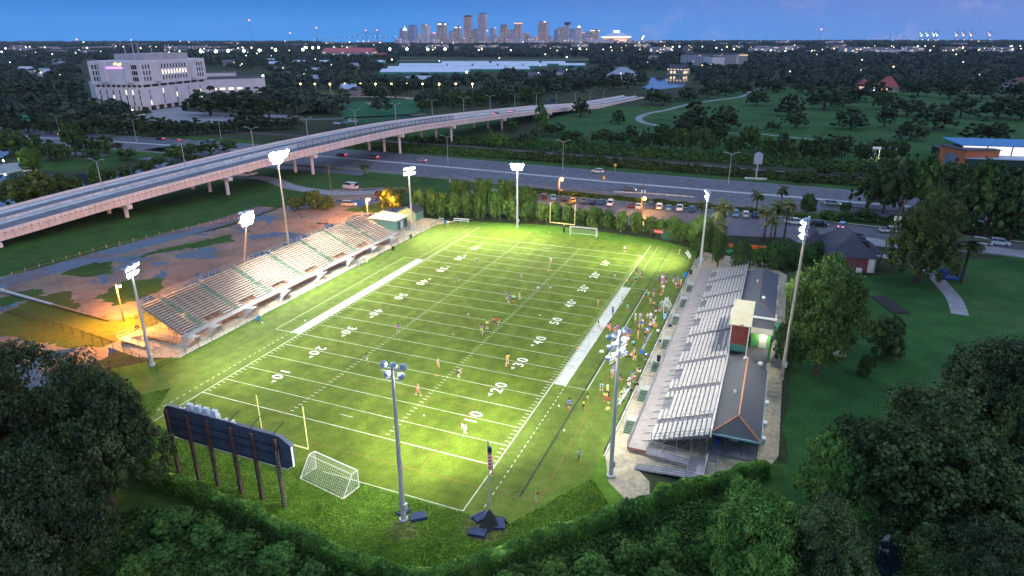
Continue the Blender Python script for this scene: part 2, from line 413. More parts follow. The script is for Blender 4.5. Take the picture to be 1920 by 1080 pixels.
# concrete aprons of both stands
def slabs(name, poly, z): return sheet(name, poly, z, M_conc)
slabs('pavement', [(-37.3,-38.5),(-37.3,52),(-33,57.5),(-44,58),(-54,52),(-52.5,-30),(-53,-40),(-44,-41)], 0.022)
slabs('pavement', [(36.9,-38.6),(38.6,-43.5),(42,-46.6),(43.9,-45.3),(43.2,-41.6),(41.5,-39.8),(48.5,-38.8),(50,-40.2),(55.5,-36),(57.6,-30),(57.6,44),(52,52),(37.5,55),(36.9,48)], 0.022)
jt = MB()
for y in range(-36, 46, 3):
    rect(jt, 37.0, 39.2, y-.03, y+.03, 0.026); rect(jt, -41.5, -37.4, y-.03, y+.03, 0.026); rect(jt, 55.2, 57.5, y+2-.03, y+2.03, 0.026)
rect(jt, 55.2, 55.26, -36, 36, .0265)
tag(jt.build('paving_joint', mat('joint', (0.12, 0.10, 0.07), var=.1)), kind='structure')
# low kerb along the pitch side
kb = MB(); kb.b2((36.62,-38.6,0),(36.8,48,.12)); kb.b2((-37.28,-38.5,0),(-37.1,52,.12))
tag(kb.build('kerb', M_conc2), kind='structure')
for i, (x, y, r) in enumerate(((19.6,-60.2,1.9),(27.9,-56.3,3.0))):
    sheet('soil_patch', jitter_poly([(x+r*math.cos(a*PI/8), y+r*.75*math.sin(a*PI/8)) for a in range(16)], 1, .25, i), 0.012, M_soil)

# ---------------------------------------------------------------- lot behind the left stand
sheet('dirt_lot', jitter_poly(px([(-260,700),(0,520),(120,500),(300,455),(430,425),(540,385),(620,355),(700,352),(745,352),(760,392),(745,408),(690,404),(640,425),(260,590),(235,650),(160,690),(0,760)]), 2.5, .5, 5), 0.008, M_dirt)
for i, pts in enumerate(([(-200,640),(0,590),(60,560),(130,545),(150,590),(230,600),(262,585),(262,610),(235,650),(120,650),(60,640),(0,625)],
    [(110,515),(150,495),(215,490),(208,512),(165,520)], [(240,488),(290,470),(430,440),(440,452),(330,470),(280,480)],
    [(0,560),(60,540),(90,548),(40,565),(0,575)], [(180,560),(230,528),(300,520),(310,540),(262,560),(215,575)],
    [(0,680),(20,700),(0,712)], [(330,366),(395,372),(500,372),(530,378),(460,398),(380,420),(340,424)], [(640,395),(720,378),(745,385),(700,400)])):
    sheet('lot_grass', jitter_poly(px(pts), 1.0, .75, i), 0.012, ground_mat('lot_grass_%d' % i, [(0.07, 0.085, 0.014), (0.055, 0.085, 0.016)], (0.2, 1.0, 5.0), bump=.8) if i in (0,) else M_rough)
ribbon('access_lane', smooth_path(px([(-120,575),(0,532),(100,505),(220,470),(330,440),(430,412),(500,388)])), 7.5, 0.014, M_wetroad)
ribbon('access_lane', smooth_path(px([(440,330),(500,335),(545,350),(590,358),(640,362),(740,358)])), 6.0, 0.014, M_path)
# wooden posts along the lane
# ---------------------------------------------------------------- bleachers
M_alu = mat('aluminium', (0.50, 0.50, 0.52), rough=0.42, metal=0.55, var=.12, scale=1.5)
M_plank = mat('bench_plank', (0.54, 0.44, 0.35), rough=0.6, var=.12, scale=1.3)
M_foot = mat('foot_board', (0.22, 0.12, 0.08), rough=0.8, var=.25, scale=1.2)
M_green = mat('green_steel', (0.16, 0.26, 0.19), rough=0.6, var=.2, scale=1.0)
M_orange = mat('orange_board', (0.42, 0.15, 0.05), rough=0.7, var=.2, scale=1.0)
M_whitef = mat('white_deck', (0.34, 0.33, 0.30), rough=0.6, var=.12, scale=1.0)
M_scaf = mat('galvanised_tube', (0.30, 0.32, 0.34), rough=0.5, metal=0.5, var=.2, scale=2)
M_fascia = mat('red_fascia', (0.30, 0.12, 0.09), rough=0.7, var=.2)
M_greytread = mat('grey_deck', (0.17, 0.165, 0.19), rough=0.55, metal=.2, var=.15, scale=1.2)
M_seat2 = mat('worn_bench', (0.40, 0.375, 0.345), rough=0.5, metal=.15, var=.12, scale=1.5)
M_dkgreen = mat('dark_green_tread', (0.035, 0.10, 0.07), rough=0.7, var=.2)

def rail(mb, pts, h=1.05, r=0.028, mids=(0.5,), post=1.8):
    for a, b in zip(pts, pts[1:]):
        a = Vector(a); b = Vector(b); n = max(1, round((b-a).length/post)); up = Vector((0,0,1))
        for f in (1.0,)+tuple(mids): mb.bar(a+up*h*f, b+up*h*f, r)
        for k in range(n+1):
            p = a.lerp(b, k/n); mb.bar(p, p+up*h, r)
    return mb
def stairway(parent, x0, x1, y, z, toward, mtread, mland, land=1.6, run=1.9, ramp_rail=1.05):
    """landing from x0 to x1 at height z, steps falling along y"""
    o = MB(); o.b2((x0, y, z-.08), (x1, y+land, z))
    for xx in (x0+.05, x1-.05):
        for yy in (y+.06, y+land-.06): o.bar((xx, yy, .02), (xx, yy, z-.08), .035)
    st_ = o.build('stair_landing', mland, parent)
    s = MB(); n = 6
    xa, xb = min(x0, x1)+.06, max(x0, x1)-.06
    for k in range(n): 
        zz = z*(1-(k+1)/(n+1)); yy = y-run*(k+.5)/n
        s.b2((xa, yy-.13, zz-.04), (xb, yy+.13, zz))
    s.build('stair_tread', mtread, st_)
    h = MB()
    for xx in (xa, xb):
        h.bar((xx, y, z+ramp_rail), (xx, y-run, ramp_rail), .04); h.bar((xx, y, z+ramp_rail*.5), (xx, y-run, ramp_rail*.5), .03); h.bar((xx, y-.0, z), (xx, y-run, .03), .05)
        for k in range(4):
            t = k/3; h.bar((xx, y-run*t, z*(1-t)), (xx, y-run*t, z*(1-t)+ramp_rail), .028)
    side = x0
    rail(h, [(side, y, z), (side, y+land, z), (x1, y+land, z)], ramp_rail, .03)
    h.build('handrail', M_alu, st_)
    return st_

def scaffold(xs, zf, y0, y1, step=1.9):
    mb = MB(); y = y0
    while y <= y1+.01:
        for i, x in enumerate(xs):
            mb.bar((x, y, .02), (x, y, zf(x)-.12), .035)
        mb.bar((xs[0], y, zf(xs[0])-.15), (xs[-1], y, zf(xs[-1])-.15), .05)
        mb.bar((xs[0], y, .3), (xs[-1], y, .3), .03)
        for a, b in zip(xs, xs[1:]): mb.bar((a, y, .2), (b, y, zf(b)-.2), .022)
        y += step
    for x in xs:
        mb.bar((x, y0, zf(x)*.5), (x, y1, zf(x)*.5), .025); mb.bar((x, y0, zf(x)-.15), (x, y1, zf(x)-.15), .03)
    return mb

# left stand ------------------------------------------------------
LS = thing('bleacher_stand', 'long bleacher stand of cream benches and green aisles beside the muddy lot', 'bleachers', (-46, 1.5, 0))
LO = Vector(LS.location)
def lb(mb, name, m, parent=None):
    mb.v = [(v[0]-LO.x, v[1]-LO.y, v[2]) for v in mb.v] if (parent is None or parent == LS) else mb.v
    return mb.build(name, m, parent or LS)
AY = [-28.8, -20, -10.6, -0.2, 10.6, 19.8, 28.7]; AW = 0.62
ly0, ly1 = -33.2, 36.6
nrow = 16; lx = lambda i: -42.3-0.57*i; lz = lambda i: 1.42+0.265*i
bays = [a+3.6 for a in AY[:6]]
segs = [ly0]+[v for a in AY for v in (a-AW, a+AW)]+[ly1]
def mid_seats(mb, x, a, b, z, w0, w1):
    mb.b2((x-w0, a, z), (x+w1, b, z+.05)); yy = a+.3
    while yy < b: mb.b2((x-.04, yy-.03, z-.3), (x+.04, yy+.03, z-.002)); yy += 1.9
for a, b in zip(segs[0::2], segs[1::2]):
    fb = MB()
    for i in range(nrow):
        fb.b2((lx(i)-.30, a+.05, lz(i)-.36), (lx(i)+.262, b-.05, lz(i)-.32)); fb.b2((lx(i)-.30, a+.05, lz(i)-.36), (lx(i)-.33, b-.05, lz(i)-.10))
    sec = lb(fb, 'seating_section', M_foot)
    for i in range(nrow):
        runs = [(a, b)]
        for by in bays:
            if i < 2 and a < by-2 < b: runs = [(a, by-2), (by+2, b)]
        for p, q in runs:
            m_ = MB(); mid_seats(m_, lx(i), p, q, lz(i), .18, .19); m_.v = [(v[0]-LO.x, v[1]-LO.y, v[2]) for v in m_.v]; m_.build('bench', M_plank, sec)
for a in AY:
    g_ = MB(); rr_ = []
    for i in range(nrow):
        g_.b2((lx(i)-.3, a-AW+.05, lz(i)-.315), (lx(i)+.22, a+AW-.05, lz(i)-.15))
        g_.b2((lx(i)-.02, a-AW+.05, lz(i)-.149), (lx(i)+.24, a+AW-.05, lz(i)-.02))
    for k in range(4):
        i0, i1 = 1+k*4, min(nrow-1, 3+k*4)
        p = Vector((lx(i0), a, lz(i0)-.1)); q = Vector((lx(i1), a, lz(i1)-.1)); u = Vector((0, 0, .95))
        r_ = MB(); r_.bar(p, p+u, .04); r_.bar(q, q+u, .04); r_.bar(p+u, q+u, .045); r_.bar(p+u*.55, q+u*.55, .03); rr_.append(r_)
    ao = lb(g_, 'aisle', M_green)
    for r_ in rr_: r_.v = [(v[0]-LO.x, v[1]-LO.y, v[2]) for v in r_.v]; r_.build('aisle_rail', M_whitef, ao)
for by in bays:
    m_ = MB(); m_.b2((lx(1)-.3, by-1.9, lz(0)-.30), (lx(0)+.3, by+1.9, lz(0)-.2)); lb(m_, 'wheelchair_bay', M_orange)
m_ = MB(); m_.b2((-40.5, ly0-.6, 1.02), (lx(0)+.24, ly1+1.2, 1.10)); lb(m_, 'walkway', M_whitef)
m_ = MB(); m_.b2((-40.49, ly0-.6, .80), (-40.44, ly1+1.2, 1.06)); lb(m_, 'fascia', M_fascia)
m_ = MB(); m_.b2((-40.46, ly0-.6, 1.12), (-40.44, ly1+1.2, 2.0)) if False else None
rail(m_, [(-40.5, ly0-.6, 1.1), (-40.5, ly1+1.2, 1.1), (lx(0), ly1+1.2, 1.1)], 1.05, .03, (.25, .5, .75)); lb(m_, 'front_rail', M_scaf)
m_ = MB(); rail(m_, [(lx(15)-.35, ly0, lz(15)-.2), (lx(15)-.35, ly1, lz(15)-.2)], 1.25, .035, (.33, .66)); lb(m_, 'back_rail', M_scaf)
m_ = MB()
for yy in (ly0-.05, ly1+.05):
    rail(m_, [(lx(0), yy, lz(0)-.2), (lx(15)-.3, yy, lz(15)-.2)], 1.2, .03, (.33, .66))
lb(m_, 'end_rail', M_scaf)
m_ = MB(); m_.b2((lx(15)-.36, ly0, .9), (lx(15)-.33, ly1, lz(15)-.4)) if False else None
lb(scaffold([-41.0, -43.2, -45.4, -47.6, -49.6, -51.1], lambda x: 1.0 if x > -42 else 1.42-.35+0.265*(-42.3-x)/.57, ly0+.1, ly1), 'scaffold_frame', M_scaf)
for y in (-33.6, -28.5, -19.3, -9.4, 2.6, 13.6, 23.8, 32.6):
    s = stairway(LS, -38.9, -40.5, y, 1.1, 1, M_scaf, M_whitef)
    for o in [s]+[c for c in bpy.data.objects if c.parent == s]:
        if o == s: o.location = (-LO.x, -LO.y, 0)
# ramp at the near end
m_ = MB()
def ramp(mb, x0, z0, x1, z1, y0, y1):
    mb.add([(x0,y0,z0),(x1,y0,z1),(x1,y1,z1),(x0,y1,z0),(x0,y0,z0-.08),(x1,y0,z1-.08),(x1,y1,z1-.08),(x0,y1,z0-.08)], [(0,1,2,3),(7,6,5,4),(0,4,5,1),(1,5,6,2),(2,6,7,3),(3,7,4,0)])
ramp(m_, -41.9, 1.08, -50.5, .7, -35.3, -34.0); m_.b2((-52.2, -38.2, .6), (-50.52, -34.0, .68)); ramp(m_, -50.5, .66, -43.5, .1, -38.2, -36.9)
rp_ = lb(m_, 'access_ramp', M_greytread)
m_ = MB()
for y in (-34.0, -35.3): rail(m_, [(-41.9, y, 1.08), (-50.5, y, .7)], 1.0, .03, (.33, .66))
for y in (-36.9, -38.2): rail(m_, [(-43.5, y, .1), (-50.5, y, .66)], 1.0, .03, (.33, .66))
rail(m_, [(-50.5,-38.2,.66),(-52.2,-38.2,.66),(-52.2,-34,.66),(-50.5,-34,.7)], 1.0, .03)
m_.v = [(v[0]-LO.x, v[1]-LO.y, v[2]) for v in m_.v]; m_.build('handrail', M_alu, rp_)

# right stand -----------------------------------------------------
RS = thing('bleacher_stand', 'silver aluminium bleacher stand beside the red press box and dark roofed buildings', 'bleachers', (45, 1, 0))
RO = Vector(RS.location)
def rb(mb, name, m, parent=None):
    mb.v = [(v[0]-RO.x, v[1]-RO.y, v[2]) for v in mb.v]
    return mb.build(name, m, parent or RS)
ry0, ry1 = -34.9, 36.7; rn = 12
rx = lambda i: 42.0+0.61*i
rz_ = lambda i: 1.45+0.23*i
def yat(cx_, cy_, z): return G(cx_, cy_, z).y
RA = sorted([yat(1273,785,2.6), yat(1293.5,726,2.6), yat(1308,675,2.6), yat(1326,624,2.6), yat(1337,580,2.6), yat(1347,553,2.6), yat(1357,523,2.6)])
segs = [ry0]+[v for a in RA for v in (a-.6, a+.6)]+[ry1]
for a, b in zip(segs[0::2], segs[1::2]):
    fb = MB()
    for i in range(rn):
        fb.b2((rx(i)-.22, a+.05, rz_(i)-.36), (rx(i)+.34, b-.05, rz_(i)-.32)); fb.b2((rx(i)+.34, a+.05, rz_(i)-.36), (rx(i)+.37, b-.05, rz_(i)-.10))
    sec = rb(fb, 'seating_section', M_greytread)
    for i in range(rn):
        runs = [(a, b)]
        if i < 2 and b-a > 6: mid = (a+b)/2+.8; runs = [(a, mid-2), (mid+1.6, b)]
        for p, q in runs:
            m_ = MB(); mid_seats(m_, rx(i), p, q, rz_(i), .20, .20); m_.v = [(v[0]-RO.x, v[1]-RO.y, v[2]) for v in m_.v]; m_.build('bench', M_seat2, sec)
for a in RA:
    g_ = MB(); rr_ = []
    for i in range(rn):
        g_.b2((rx(i)-.2, a-.5, rz_(i)-.315), (rx(i)+.30, a+.5, rz_(i)-.2))
        g_.b2((rx(i)-.22, a-.5, rz_(i)-.199), (rx(i)+.02, a+.5, rz_(i)-.1))
    for k in range(3):
        i0, i1 = 1+k*4, 3+k*4
        p = Vector((rx(i0), a, rz_(i0)-.1)); q = Vector((rx(i1), a, rz_(i1)-.1)); u = Vector((0, 0, .95))
        r_ = MB(); r_.bar(p, p+u, .03); r_.bar(q, q+u, .03); r_.bar(p+u, q+u, .035); r_.bar(p+u*.55, q+u*.55, .025); rr_.append(r_)
    ao = rb(g_, 'aisle', M_greytread)
    for r_ in rr_: r_.v = [(v[0]-RO.x, v[1]-RO.y, v[2]) for v in r_.v]; r_.build('aisle_rail', M_alu, ao)
m_ = MB()
for k in range(8): m_.b2((39.35+k*.305, ry0-1.9, .97), (39.35+k*.305+.29, ry1+.3, 1.05))
rb(m_, 'walkway', mat('deck_plank', (0.28, 0.25, 0.24), rough=.6, metal=.15, var=.18, scale=.8))
m_ = MB(); m_.b2((39.3, ry0-1.9, .75), (39.34, ry1+.3, 1.0)); m_.b2((39.3, ry1+.32, .75), (41.8, ry1+.36, 1.06)); m_.b2((39.35, ry0-1.95, .75), (41.8, ry0-1.91, 1.0)); rb(m_, 'fascia', M_fascia)
m_ = MB(); rail(m_, [(39.32, ry0-1.9, 1.05), (39.32, ry1+.3, 1.05), (42, ry1+.3, 1.05)], 1.05, .03, (.2, .4, .6, .8)); rb(m_, 'front_rail', M_scaf)
m_ = MB(); rail(m_, [(rx(11)+.45, ry0, rz_(11)-.3), (rx(11)+.45, ry1, rz_(11)-.3)], 1.3, .04, (.33, .66)); m_.b2((rx(11)+.36, ry0, rz_(11)-.32), (rx(11)+.55, ry1, rz_(11)-.25)); rb(m_, 'back_rail', M_alu)
m_ = MB()
for yy in (ry0-.05, ry1+.05): rail(m_, [(rx(0), yy, rz_(0)-.2), (rx(11)+.4, yy, rz_(11)-.2)], 1.2, .028, (.33, .66))
rb(m_, 'end_rail', M_scaf)
rb(scaffold([40.0, 41.6, 43.4, 45.2, 47, 48.9], lambda x: .95 if x < 41.7 else 1.1+.377*(x-42), ry0+.1, ry1), 'scaffold_frame', M_scaf)
for (a, b, z) in ((1179,803,0.4),(1205,744,0.4),(1228,690,0.4),(1254,635,.9),(1271,592,.9),(1284.5,560,.9),(1296,533,.9)):
    p = G(a, b, z); y = p.y+1.0 if z < .5 else p.y-.8
    s = stairway(RS, 37.7, 39.3, y, 1.05, 1, M_dkgreen, M_whitef); s.location = (-RO.x, -RO.y, 0)
m_ = MB()
ramp(m_, 41.9, 1.04, 47.2, .76, -37.5, -36.0); m_.b2((47.22, -40.0, .66), (49.2, -35.4, .74)); ramp(m_, 41.0, .14, 47.2, .7, -40.0, -38.5)
rp_ = rb(m_, 'access_ramp', M_greytread)
m_ = MB()
for y in (-36.0, -37.5): rail(m_, [(41.9, y, 1.04), (47.2, y, .76)], 1.0, .03, (.33, .66))
for y in (-38.5, -40.0): rail(m_, [(41.0, y, .14), (47.2, y, .7)], 1.0, .03, (.33, .66))
rail(m_, [(47.2,-40,.7),(49.2,-40,.7),(49.2,-35.4,.7)], 1.0, .03)
m_.v = [(v[0]-RO.x, v[1]-RO.y, v[2]) for v in m_.v]; m_.build('handrail', M_alu, rp_)

# ---------------------------------------------------------------- buildings behind the right stand
M_roof = mat('shingle', (0.062, 0.068, 0.078), rough=.9, var=.22, scale=5, detail=6, bump=.3)
M_roofblue = mat('blue_shingle', (0.060, 0.072, 0.095), rough=.85, var=.2, scale=4, bump=.3)
M_ridge = mat('copper_ridge', (0.36, 0.14, 0.06), rough=.7, var=.2)
M_gwall = mat('green_wall', (0.06, 0.21, 0.12), rough=.7, var=.15, scale=1.0)
M_redw = mat('red_boards', (0.14, 0.032, 0.026), rough=.7, var=.25, scale=2.2)
M_teal = mat('teal_wall', (0.035, 0.13, 0.11), rough=.7, var=.25, scale=1.5)
M_white = mat('white_trim', (0.62, 0.62, 0.60), rough=.5, var=.08)
M_cream = mat('cream_roof', (0.27, 0.25, 0.18), rough=.55, var=.1, scale=.8)
M_flat = mat('flat_roof', (0.055, 0.058, 0.064), rough=.9, var=.4, scale=.35)
M_glass = mat('dark_glass', (0.015, 0.02, 0.03), rough=.1, var=0, spec=.8)
M_door = mat('white_door', (0.55, 0.54, 0.48), rough=.5, var=.06)
M_blue = mat('blue_plastic', (0.02, 0.12, 0.48), rough=.4, var=.12)
M_dark = mat('dark_void', (0.012, 0.012, 0.014), var=0)
def hip(mb, x0, x1, y0, y1, ze, zr, yr0, yr1, th=.12):
    xm = (x0+x1)/2
    v = [(x0,y0,ze),(x1,y0,ze),(x1,y1,ze),(x0,y1,ze),(xm,yr0,zr),(xm,yr1,zr),(x0,y0,ze-th),(x1,y0,ze-th),(x1,y1,ze-th),(x0,y1,ze-th)]
    mb.add(v, [(0,1,4),(1,2,5,4),(2,3,5),(3,0,4,5),(6,9,8,7),(0,6,7,1),(1,7,8,2),(2,8,9,3),(3,9,6,0)])
def vent(parent, x, y, z, s=.5):
    m_ = MB(); m_.lathe((x, y, z), [(.16*s*2, 0), (.16*s*2, .3), (.3*s*2, .34), (.34*s*2, .55), (.22*s*2, .78), (.02, .84)], 10); return m_.build('roof_vent', M_alu, parent, smooth=False)
def acunit(parent, x, y, z, d=(.8,.8,.7)):
    m_ = MB(); m_.box((x, y, z+d[2]/2), d); m_.box((x, y, z+d[2]+.03), (d[0]*1.08, d[1]*1.08, .05)); m_.lathe((x, y, z+d[2]+.06), [(.28, 0), (.28, .06), (.05, .07)], 10); return m_.build('air_conditioner', M_white, parent)
# near building
B1 = thing('stand_building', 'grey hip roofed building with orange ridge and open porch behind the silver stand', 'building', (52.1, -22, 0))
def bb(mb, name, m, parent, root=None, smooth=False):
    o = mb.build(name, m, parent, smooth=smooth); r = root or parent
    if o.parent == root or root is None: o.location = (-r.location.x, -r.location.y, 0)
    return o
bx0, bx1, by0, by1 = 49.3, 55.0, -33.0, -13.4
m_ = MB(); hip(m_, bx0-.15, bx1+.15, by0-.4, by1, 3.5, 5.3, -31.0, by1-.01); rf = bb(m_, 'roof', M_roof, B1)
m_ = MB()
m_.bar((52.15, -31, 5.34), (52.15, by1, 5.34), .14)
for x in (bx0-.15, bx1+.15): m_.bar((52.15, -31, 5.34), (x, by0-.4, 3.54), .10)
m_.build('ridge_cap', M_ridge, rf)
m_ = MB(); m_.b2((bx0-.2, by0-.5, 3.3), (bx1+.2, by0-.42, 3.55)); m_.b2((bx1+.16, by0-.42, 3.3), (bx1+.24, by1, 3.48)); m_.build('gutter', mat('pale_blue_trim', (.22,.36,.42), var=.1), rf)
vent(rf, 51.2, -24.5, 4.6, .35)
m_ = MB(); m_.b2((bx0, -29.5, .5), (bx1, by1+.1, 3.37)); wl = bb(m_, 'wall', M_gwall, B1)
m_ = MB(); m_.b2((51.4, -29.56, .5), (52.5, -29.503, 2.7)); bb(m_, 'door', M_door, B1)
m_ = MB(); m_.b2((bx0, by0, .02), (bx1, -29.49, .5)); m_.b2((bx0+.0, -34.6, .02), (bx0+1.0, by0-.002, .25)); bb(m_, 'porch_floor', mat('porch_concrete', (.17,.18,.2), var=.2), B1)
for x in (bx0+.1, 51.1, 53.1, bx1-.12):
    m_ = MB(); m_.b2((x-.06, by0+.1, .5), (x+.06, by0+.22, 3.37)); bb(m_, 'porch_post', M_dkgreen, B1)
for y in (-30.6, -26.6, -21):
    m_ = MB(); m_.b2((bx1+.01, y-.4, 1.9), (bx1+.75, y+.4, 2.6)); bb(m_, 'window_unit', M_white, B1)
m_ = MB(); m_.b2((bx0+.4,-33.1,.5),(bx0+.42,-33.0,.6)); m_ = MB(); rail(m_, [(50.4,-36.6,.02),(50.4,-33.4,.25)], 1.0); bb(m_, 'step_rail', M_scaf, B1)
tb = MB(); tb.lathe((0,0,0), [(.27,0),(.31,.45),(.33,.9),(.29,.92),(.29,.9)], 12)
def barrel(x, y, z, m, label, cat='trash barrel', group=None):
    t = thing('trash_barrel', label, cat, (x, y, z), 0, group)
    mb = MB(); mb.lathe((0,0,0), [(.27,0),(.30,.3),(.31,.32),(.30,.34),(.31,.6),(.32,.62),(.31,.64),(.32,.9)], 12); b_ = mb.build('drum', m, t)
    mb = MB(); mb.lathe((0,0,.9), [(.335,0),(.335,.05),(.25,.08),(.24,.0)], 12); mb.build('rim', m, t); return t
barrel(50.0, -31.2, .5, M_blue, 'bright blue barrel standing under the porch of the grey hip roofed building')
# flat middle building with press box above
B2 = thing('stand_building', 'low flat roofed building under and beside the red press box', 'building', (52, -4, 0))
fl = [G(1368,650,3.3), G(1428,641,3.3), G(1425,690,3.3), G(1362,681,3.3)]
m_ = MB(); m_.b2((49.4, -13.35, .02), (54.8, -3.0, 3.2)); bb(m_, 'wall', M_gwall, B2)
m_ = MB(); m_.b2((49.3, -13.38, 3.2), (54.95, -3.0, 3.36)); rf = bb(m_, 'roof', M_flat, B2)
m_ = MB(); m_.b2((49.3, -13.4, 3.36), (54.95, -13.2, 3.5)); m_.build('parapet', mat('pale_blue_trim', (0,0,0)), rf)
vent(rf, 51.8, -10.9, 3.36, .55); vent(rf, 54.0, -13.0, 3.9, .6)
m_ = MB(); m_.b2((51.9, -2.99, .02), (55.4, 5.2, 3.9)); bb(m_, 'upper_wall', mat('bright_green_wall', (0.10, 0.38, 0.15), var=.1), B2)
m_ = MB(); m_.b2((51.8, -3.2, 3.9), (55.6, 5.3, 4.05)); bb(m_, 'upper_roof', M_flat, B2)
m_ = MB(); m_.b2((52.9, -3.06, .9) , (54.0, -3.0, 3.3)); m_ = MB(); m_.b2((53.0, -3.06, 3.37), (54.0, -3.0, 3.88)); 
m_ = MB(); m_.b2((54.2, -3.8, 3.37), (55.4, -3.78, 3.9)); 
# lit doorway
m_ = MB(); m_.b2((52.2,-3.05,3.37),(55.2,-3.0,3.86)); 
PB = thing('press_box', 'red press box with cream flat roof standing over the back of the silver stand', 'press box', (50.4, -3, 0))
m_ = MB(); m_.b2((49.0, -8.8, 5.1), (51.8, 2.0, 8.35)); bb(m_, 'wall', M_redw, PB)
m_ = MB(); m_.b2((48.98, -8.82, 3.9), (51.82, 2.02, 5.1)); bb(m_, 'base_wall', M_teal, PB)
m_ = MB(); m_.b2((48.75, -9.1, 8.35), (52.0, 2.3, 8.5)); bb(m_, 'roof', M_cream, PB)
for x in (49.06, 51.74):
    for y in (-8.7, 1.9):
        m_ = MB(); m_.b2((x-.07, y-.07-.06, 3.36 if y < -3 else .02), (x+.07, y+.07-.06, 8.34)); bb(m_, 'support_post', M_white, PB)
for k in range(5):
    m_ = MB(); y = -7.9+k*2.0; m_.b2((48.96, y-.8, 6.3), (49.0, y+.8, 7.6)); bb(m_, 'window', M_glass, PB)
m_ = MB(); m_.box((50.6, -9.0, 8.55), (.5,.16,.08)); bb(m_, 'roof_hatch', M_dark, PB)
m_ = MB(); m_.b2((47.2, -6.6, 3.6), (48.7, -1.0, 3.75)); rail(m_, [(47.2,-6.6,3.7),(47.2,-1,3.7)], 1.0); bb(m_, 'entry_platform', M_greytread, PB)
# stair house (green lit wall)
SH = thing('stair_house', 'small bright green stair house with white door lit beside the press box', 'building', (53.5, -4.2, 0))
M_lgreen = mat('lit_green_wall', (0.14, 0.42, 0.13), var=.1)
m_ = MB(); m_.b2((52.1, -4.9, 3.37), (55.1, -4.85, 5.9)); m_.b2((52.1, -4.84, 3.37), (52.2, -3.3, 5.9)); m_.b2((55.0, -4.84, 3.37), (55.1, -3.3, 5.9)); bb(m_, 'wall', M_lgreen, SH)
m_ = MB(); m_.b2((53.35, -4.96, 3.4), (54.55, -4.91, 5.6)); bb(m_, 'door', M_door, SH)
m_ = MB(); m_.b2((51.95, -5.5, 5.95), (55.3, -3.2, 6.05)); bb(m_, 'roof', M_cream, SH)
pl = bpy.data.lights.new('door_lamp', 'POINT'); pl.energy = 110; pl.color = (1, .95, .65); pl.shadow_soft_size = .12
po = bpy.data.objects.new('door_lamp', pl); COL.objects.link(po); po.location = (53.9, -5.6, 5.6)
tag(po, 'small lamp over the white door beside the press box', 'lamp')
# far building
B3 = thing('stand_building', 'blue grey hip roofed building behind the far half of the silver stand', 'building', (52.4, 20, 0))
x0, x1, y0, y1 = 49.2, 55.6, 8.0, 33.5
m_ = MB(); hip(m_, x0, x1, y0, y1, 3.5, 5.4, y0+3.6, y1-3.2); rf = bb(m_, 'roof', M_roofblue, B3)
m_ = MB(); m_.bar((52.4, y0+3.6, 5.44), (52.4, y1-3.2, 5.44), .07); [m_.bar((52.4, y0+3.6, 5.44), (x, y0, 3.54), .07) for x in (x0, x1)]; m_.build('ridge_cap', mat('dull_red_ridge', (.20,.09,.06)), rf)
vent(rf, 53.2, y0+5, 4.9, .6); vent(rf, 51.7, y0+14, 4.9, .3)
m_ = MB(); m_.b2((x0+.3, y0+.4, .02), (x1-.3, y1-.3, 3.37)); bb(m_, 'wall', M_gwall, B3)
for y in (12, 20, 28):
    m_ = MB(); m_.b2((x1-.28, y-.4, 1.9), (x1+.4, y+.4, 2.6)); bb(m_, 'window_unit', M_white, B3)
m_ = MB(); m_.b2((x1-.3, 6.5, .02), (x1+.9, 9.0, 2.6)); bb(m_, 'side_annex', M_gwall, B3)
m_ = MB(); m_.b2((51.7, 5.4, 4.2), (55.9, 5.75, 4.5)); bb(m_, 'duct', M_white, B3)

# shed by the left stand
SD = thing('equipment_shed', 'pale green shed with flat white roof at the far end of the cream stand', 'shed', (-48.8, 46, 0))
m_ = MB(); m_.prism([(-53.0,43.2),(-44.3,42.7),(-44.6,48.8),(-53.2,50.2)], .02, 2.75)
bb(m_, 'wall', mat('mint_wall', (.17,.33,.25), var=.12, scale=1.0), SD)
m_ = MB(); m_.prism([(-53.5,42.8),(-44.0,42.2),(-44.2,49.3),(-53.8,50.7)], 2.75, 2.95); rf = bb(m_, 'roof', M_white, SD)
for x, y in ((-52.6,45.4),(-52.4,48.6)):
    m_ = MB(); m_.lathe((x,y,2.95), [(.22,0),(.22,.5),(.32,.55),(.3,.75),(.05,.8)], 10); m_.build('roof_vent', M_alu, rf)
for (ya, yb, mm) in ((43.4,44.3,M_dkgreen),(44.8,46.0,M_white),(47.0,48.2,M_dkgreen)):
    m_ = MB(); m_.add([(-44.29,ya,.05),(-44.29,yb,.05),(-44.29,yb,2.3),(-44.29,ya,2.3)], [(0,1,2,3)]); m_.b2((-44.36,ya,.05),(-44.27,yb,2.3)); bb(m_, 'door', mm, SD)
SG = thing('gabled_shed', 'small grey roofed gabled shed behind the white roofed shed', 'shed', (-47, 55, 0))
m_ = MB(); m_.b2((-50.5,53.5,.02),(-44.5,58,2.6)); m_.add([(-50.5,53.5,2.6),(-44.5,53.5,2.6),(-47.5,53.5,4.2)], [(0,1,2)]); bb(m_, 'wall', mat('mint_wall',(0,0,0)), SG)
m_ = MB(); m_.add([(-50.9,53.2,2.5),(-47.5,53.2,4.35),(-47.5,58.3,4.35),(-50.9,58.3,2.5),(-44.1,53.2,2.5),(-44.1,58.3,2.5)], [(0,1,2,3),(1,4,5,2)]); bb(m_, 'roof', M_roof, SG)
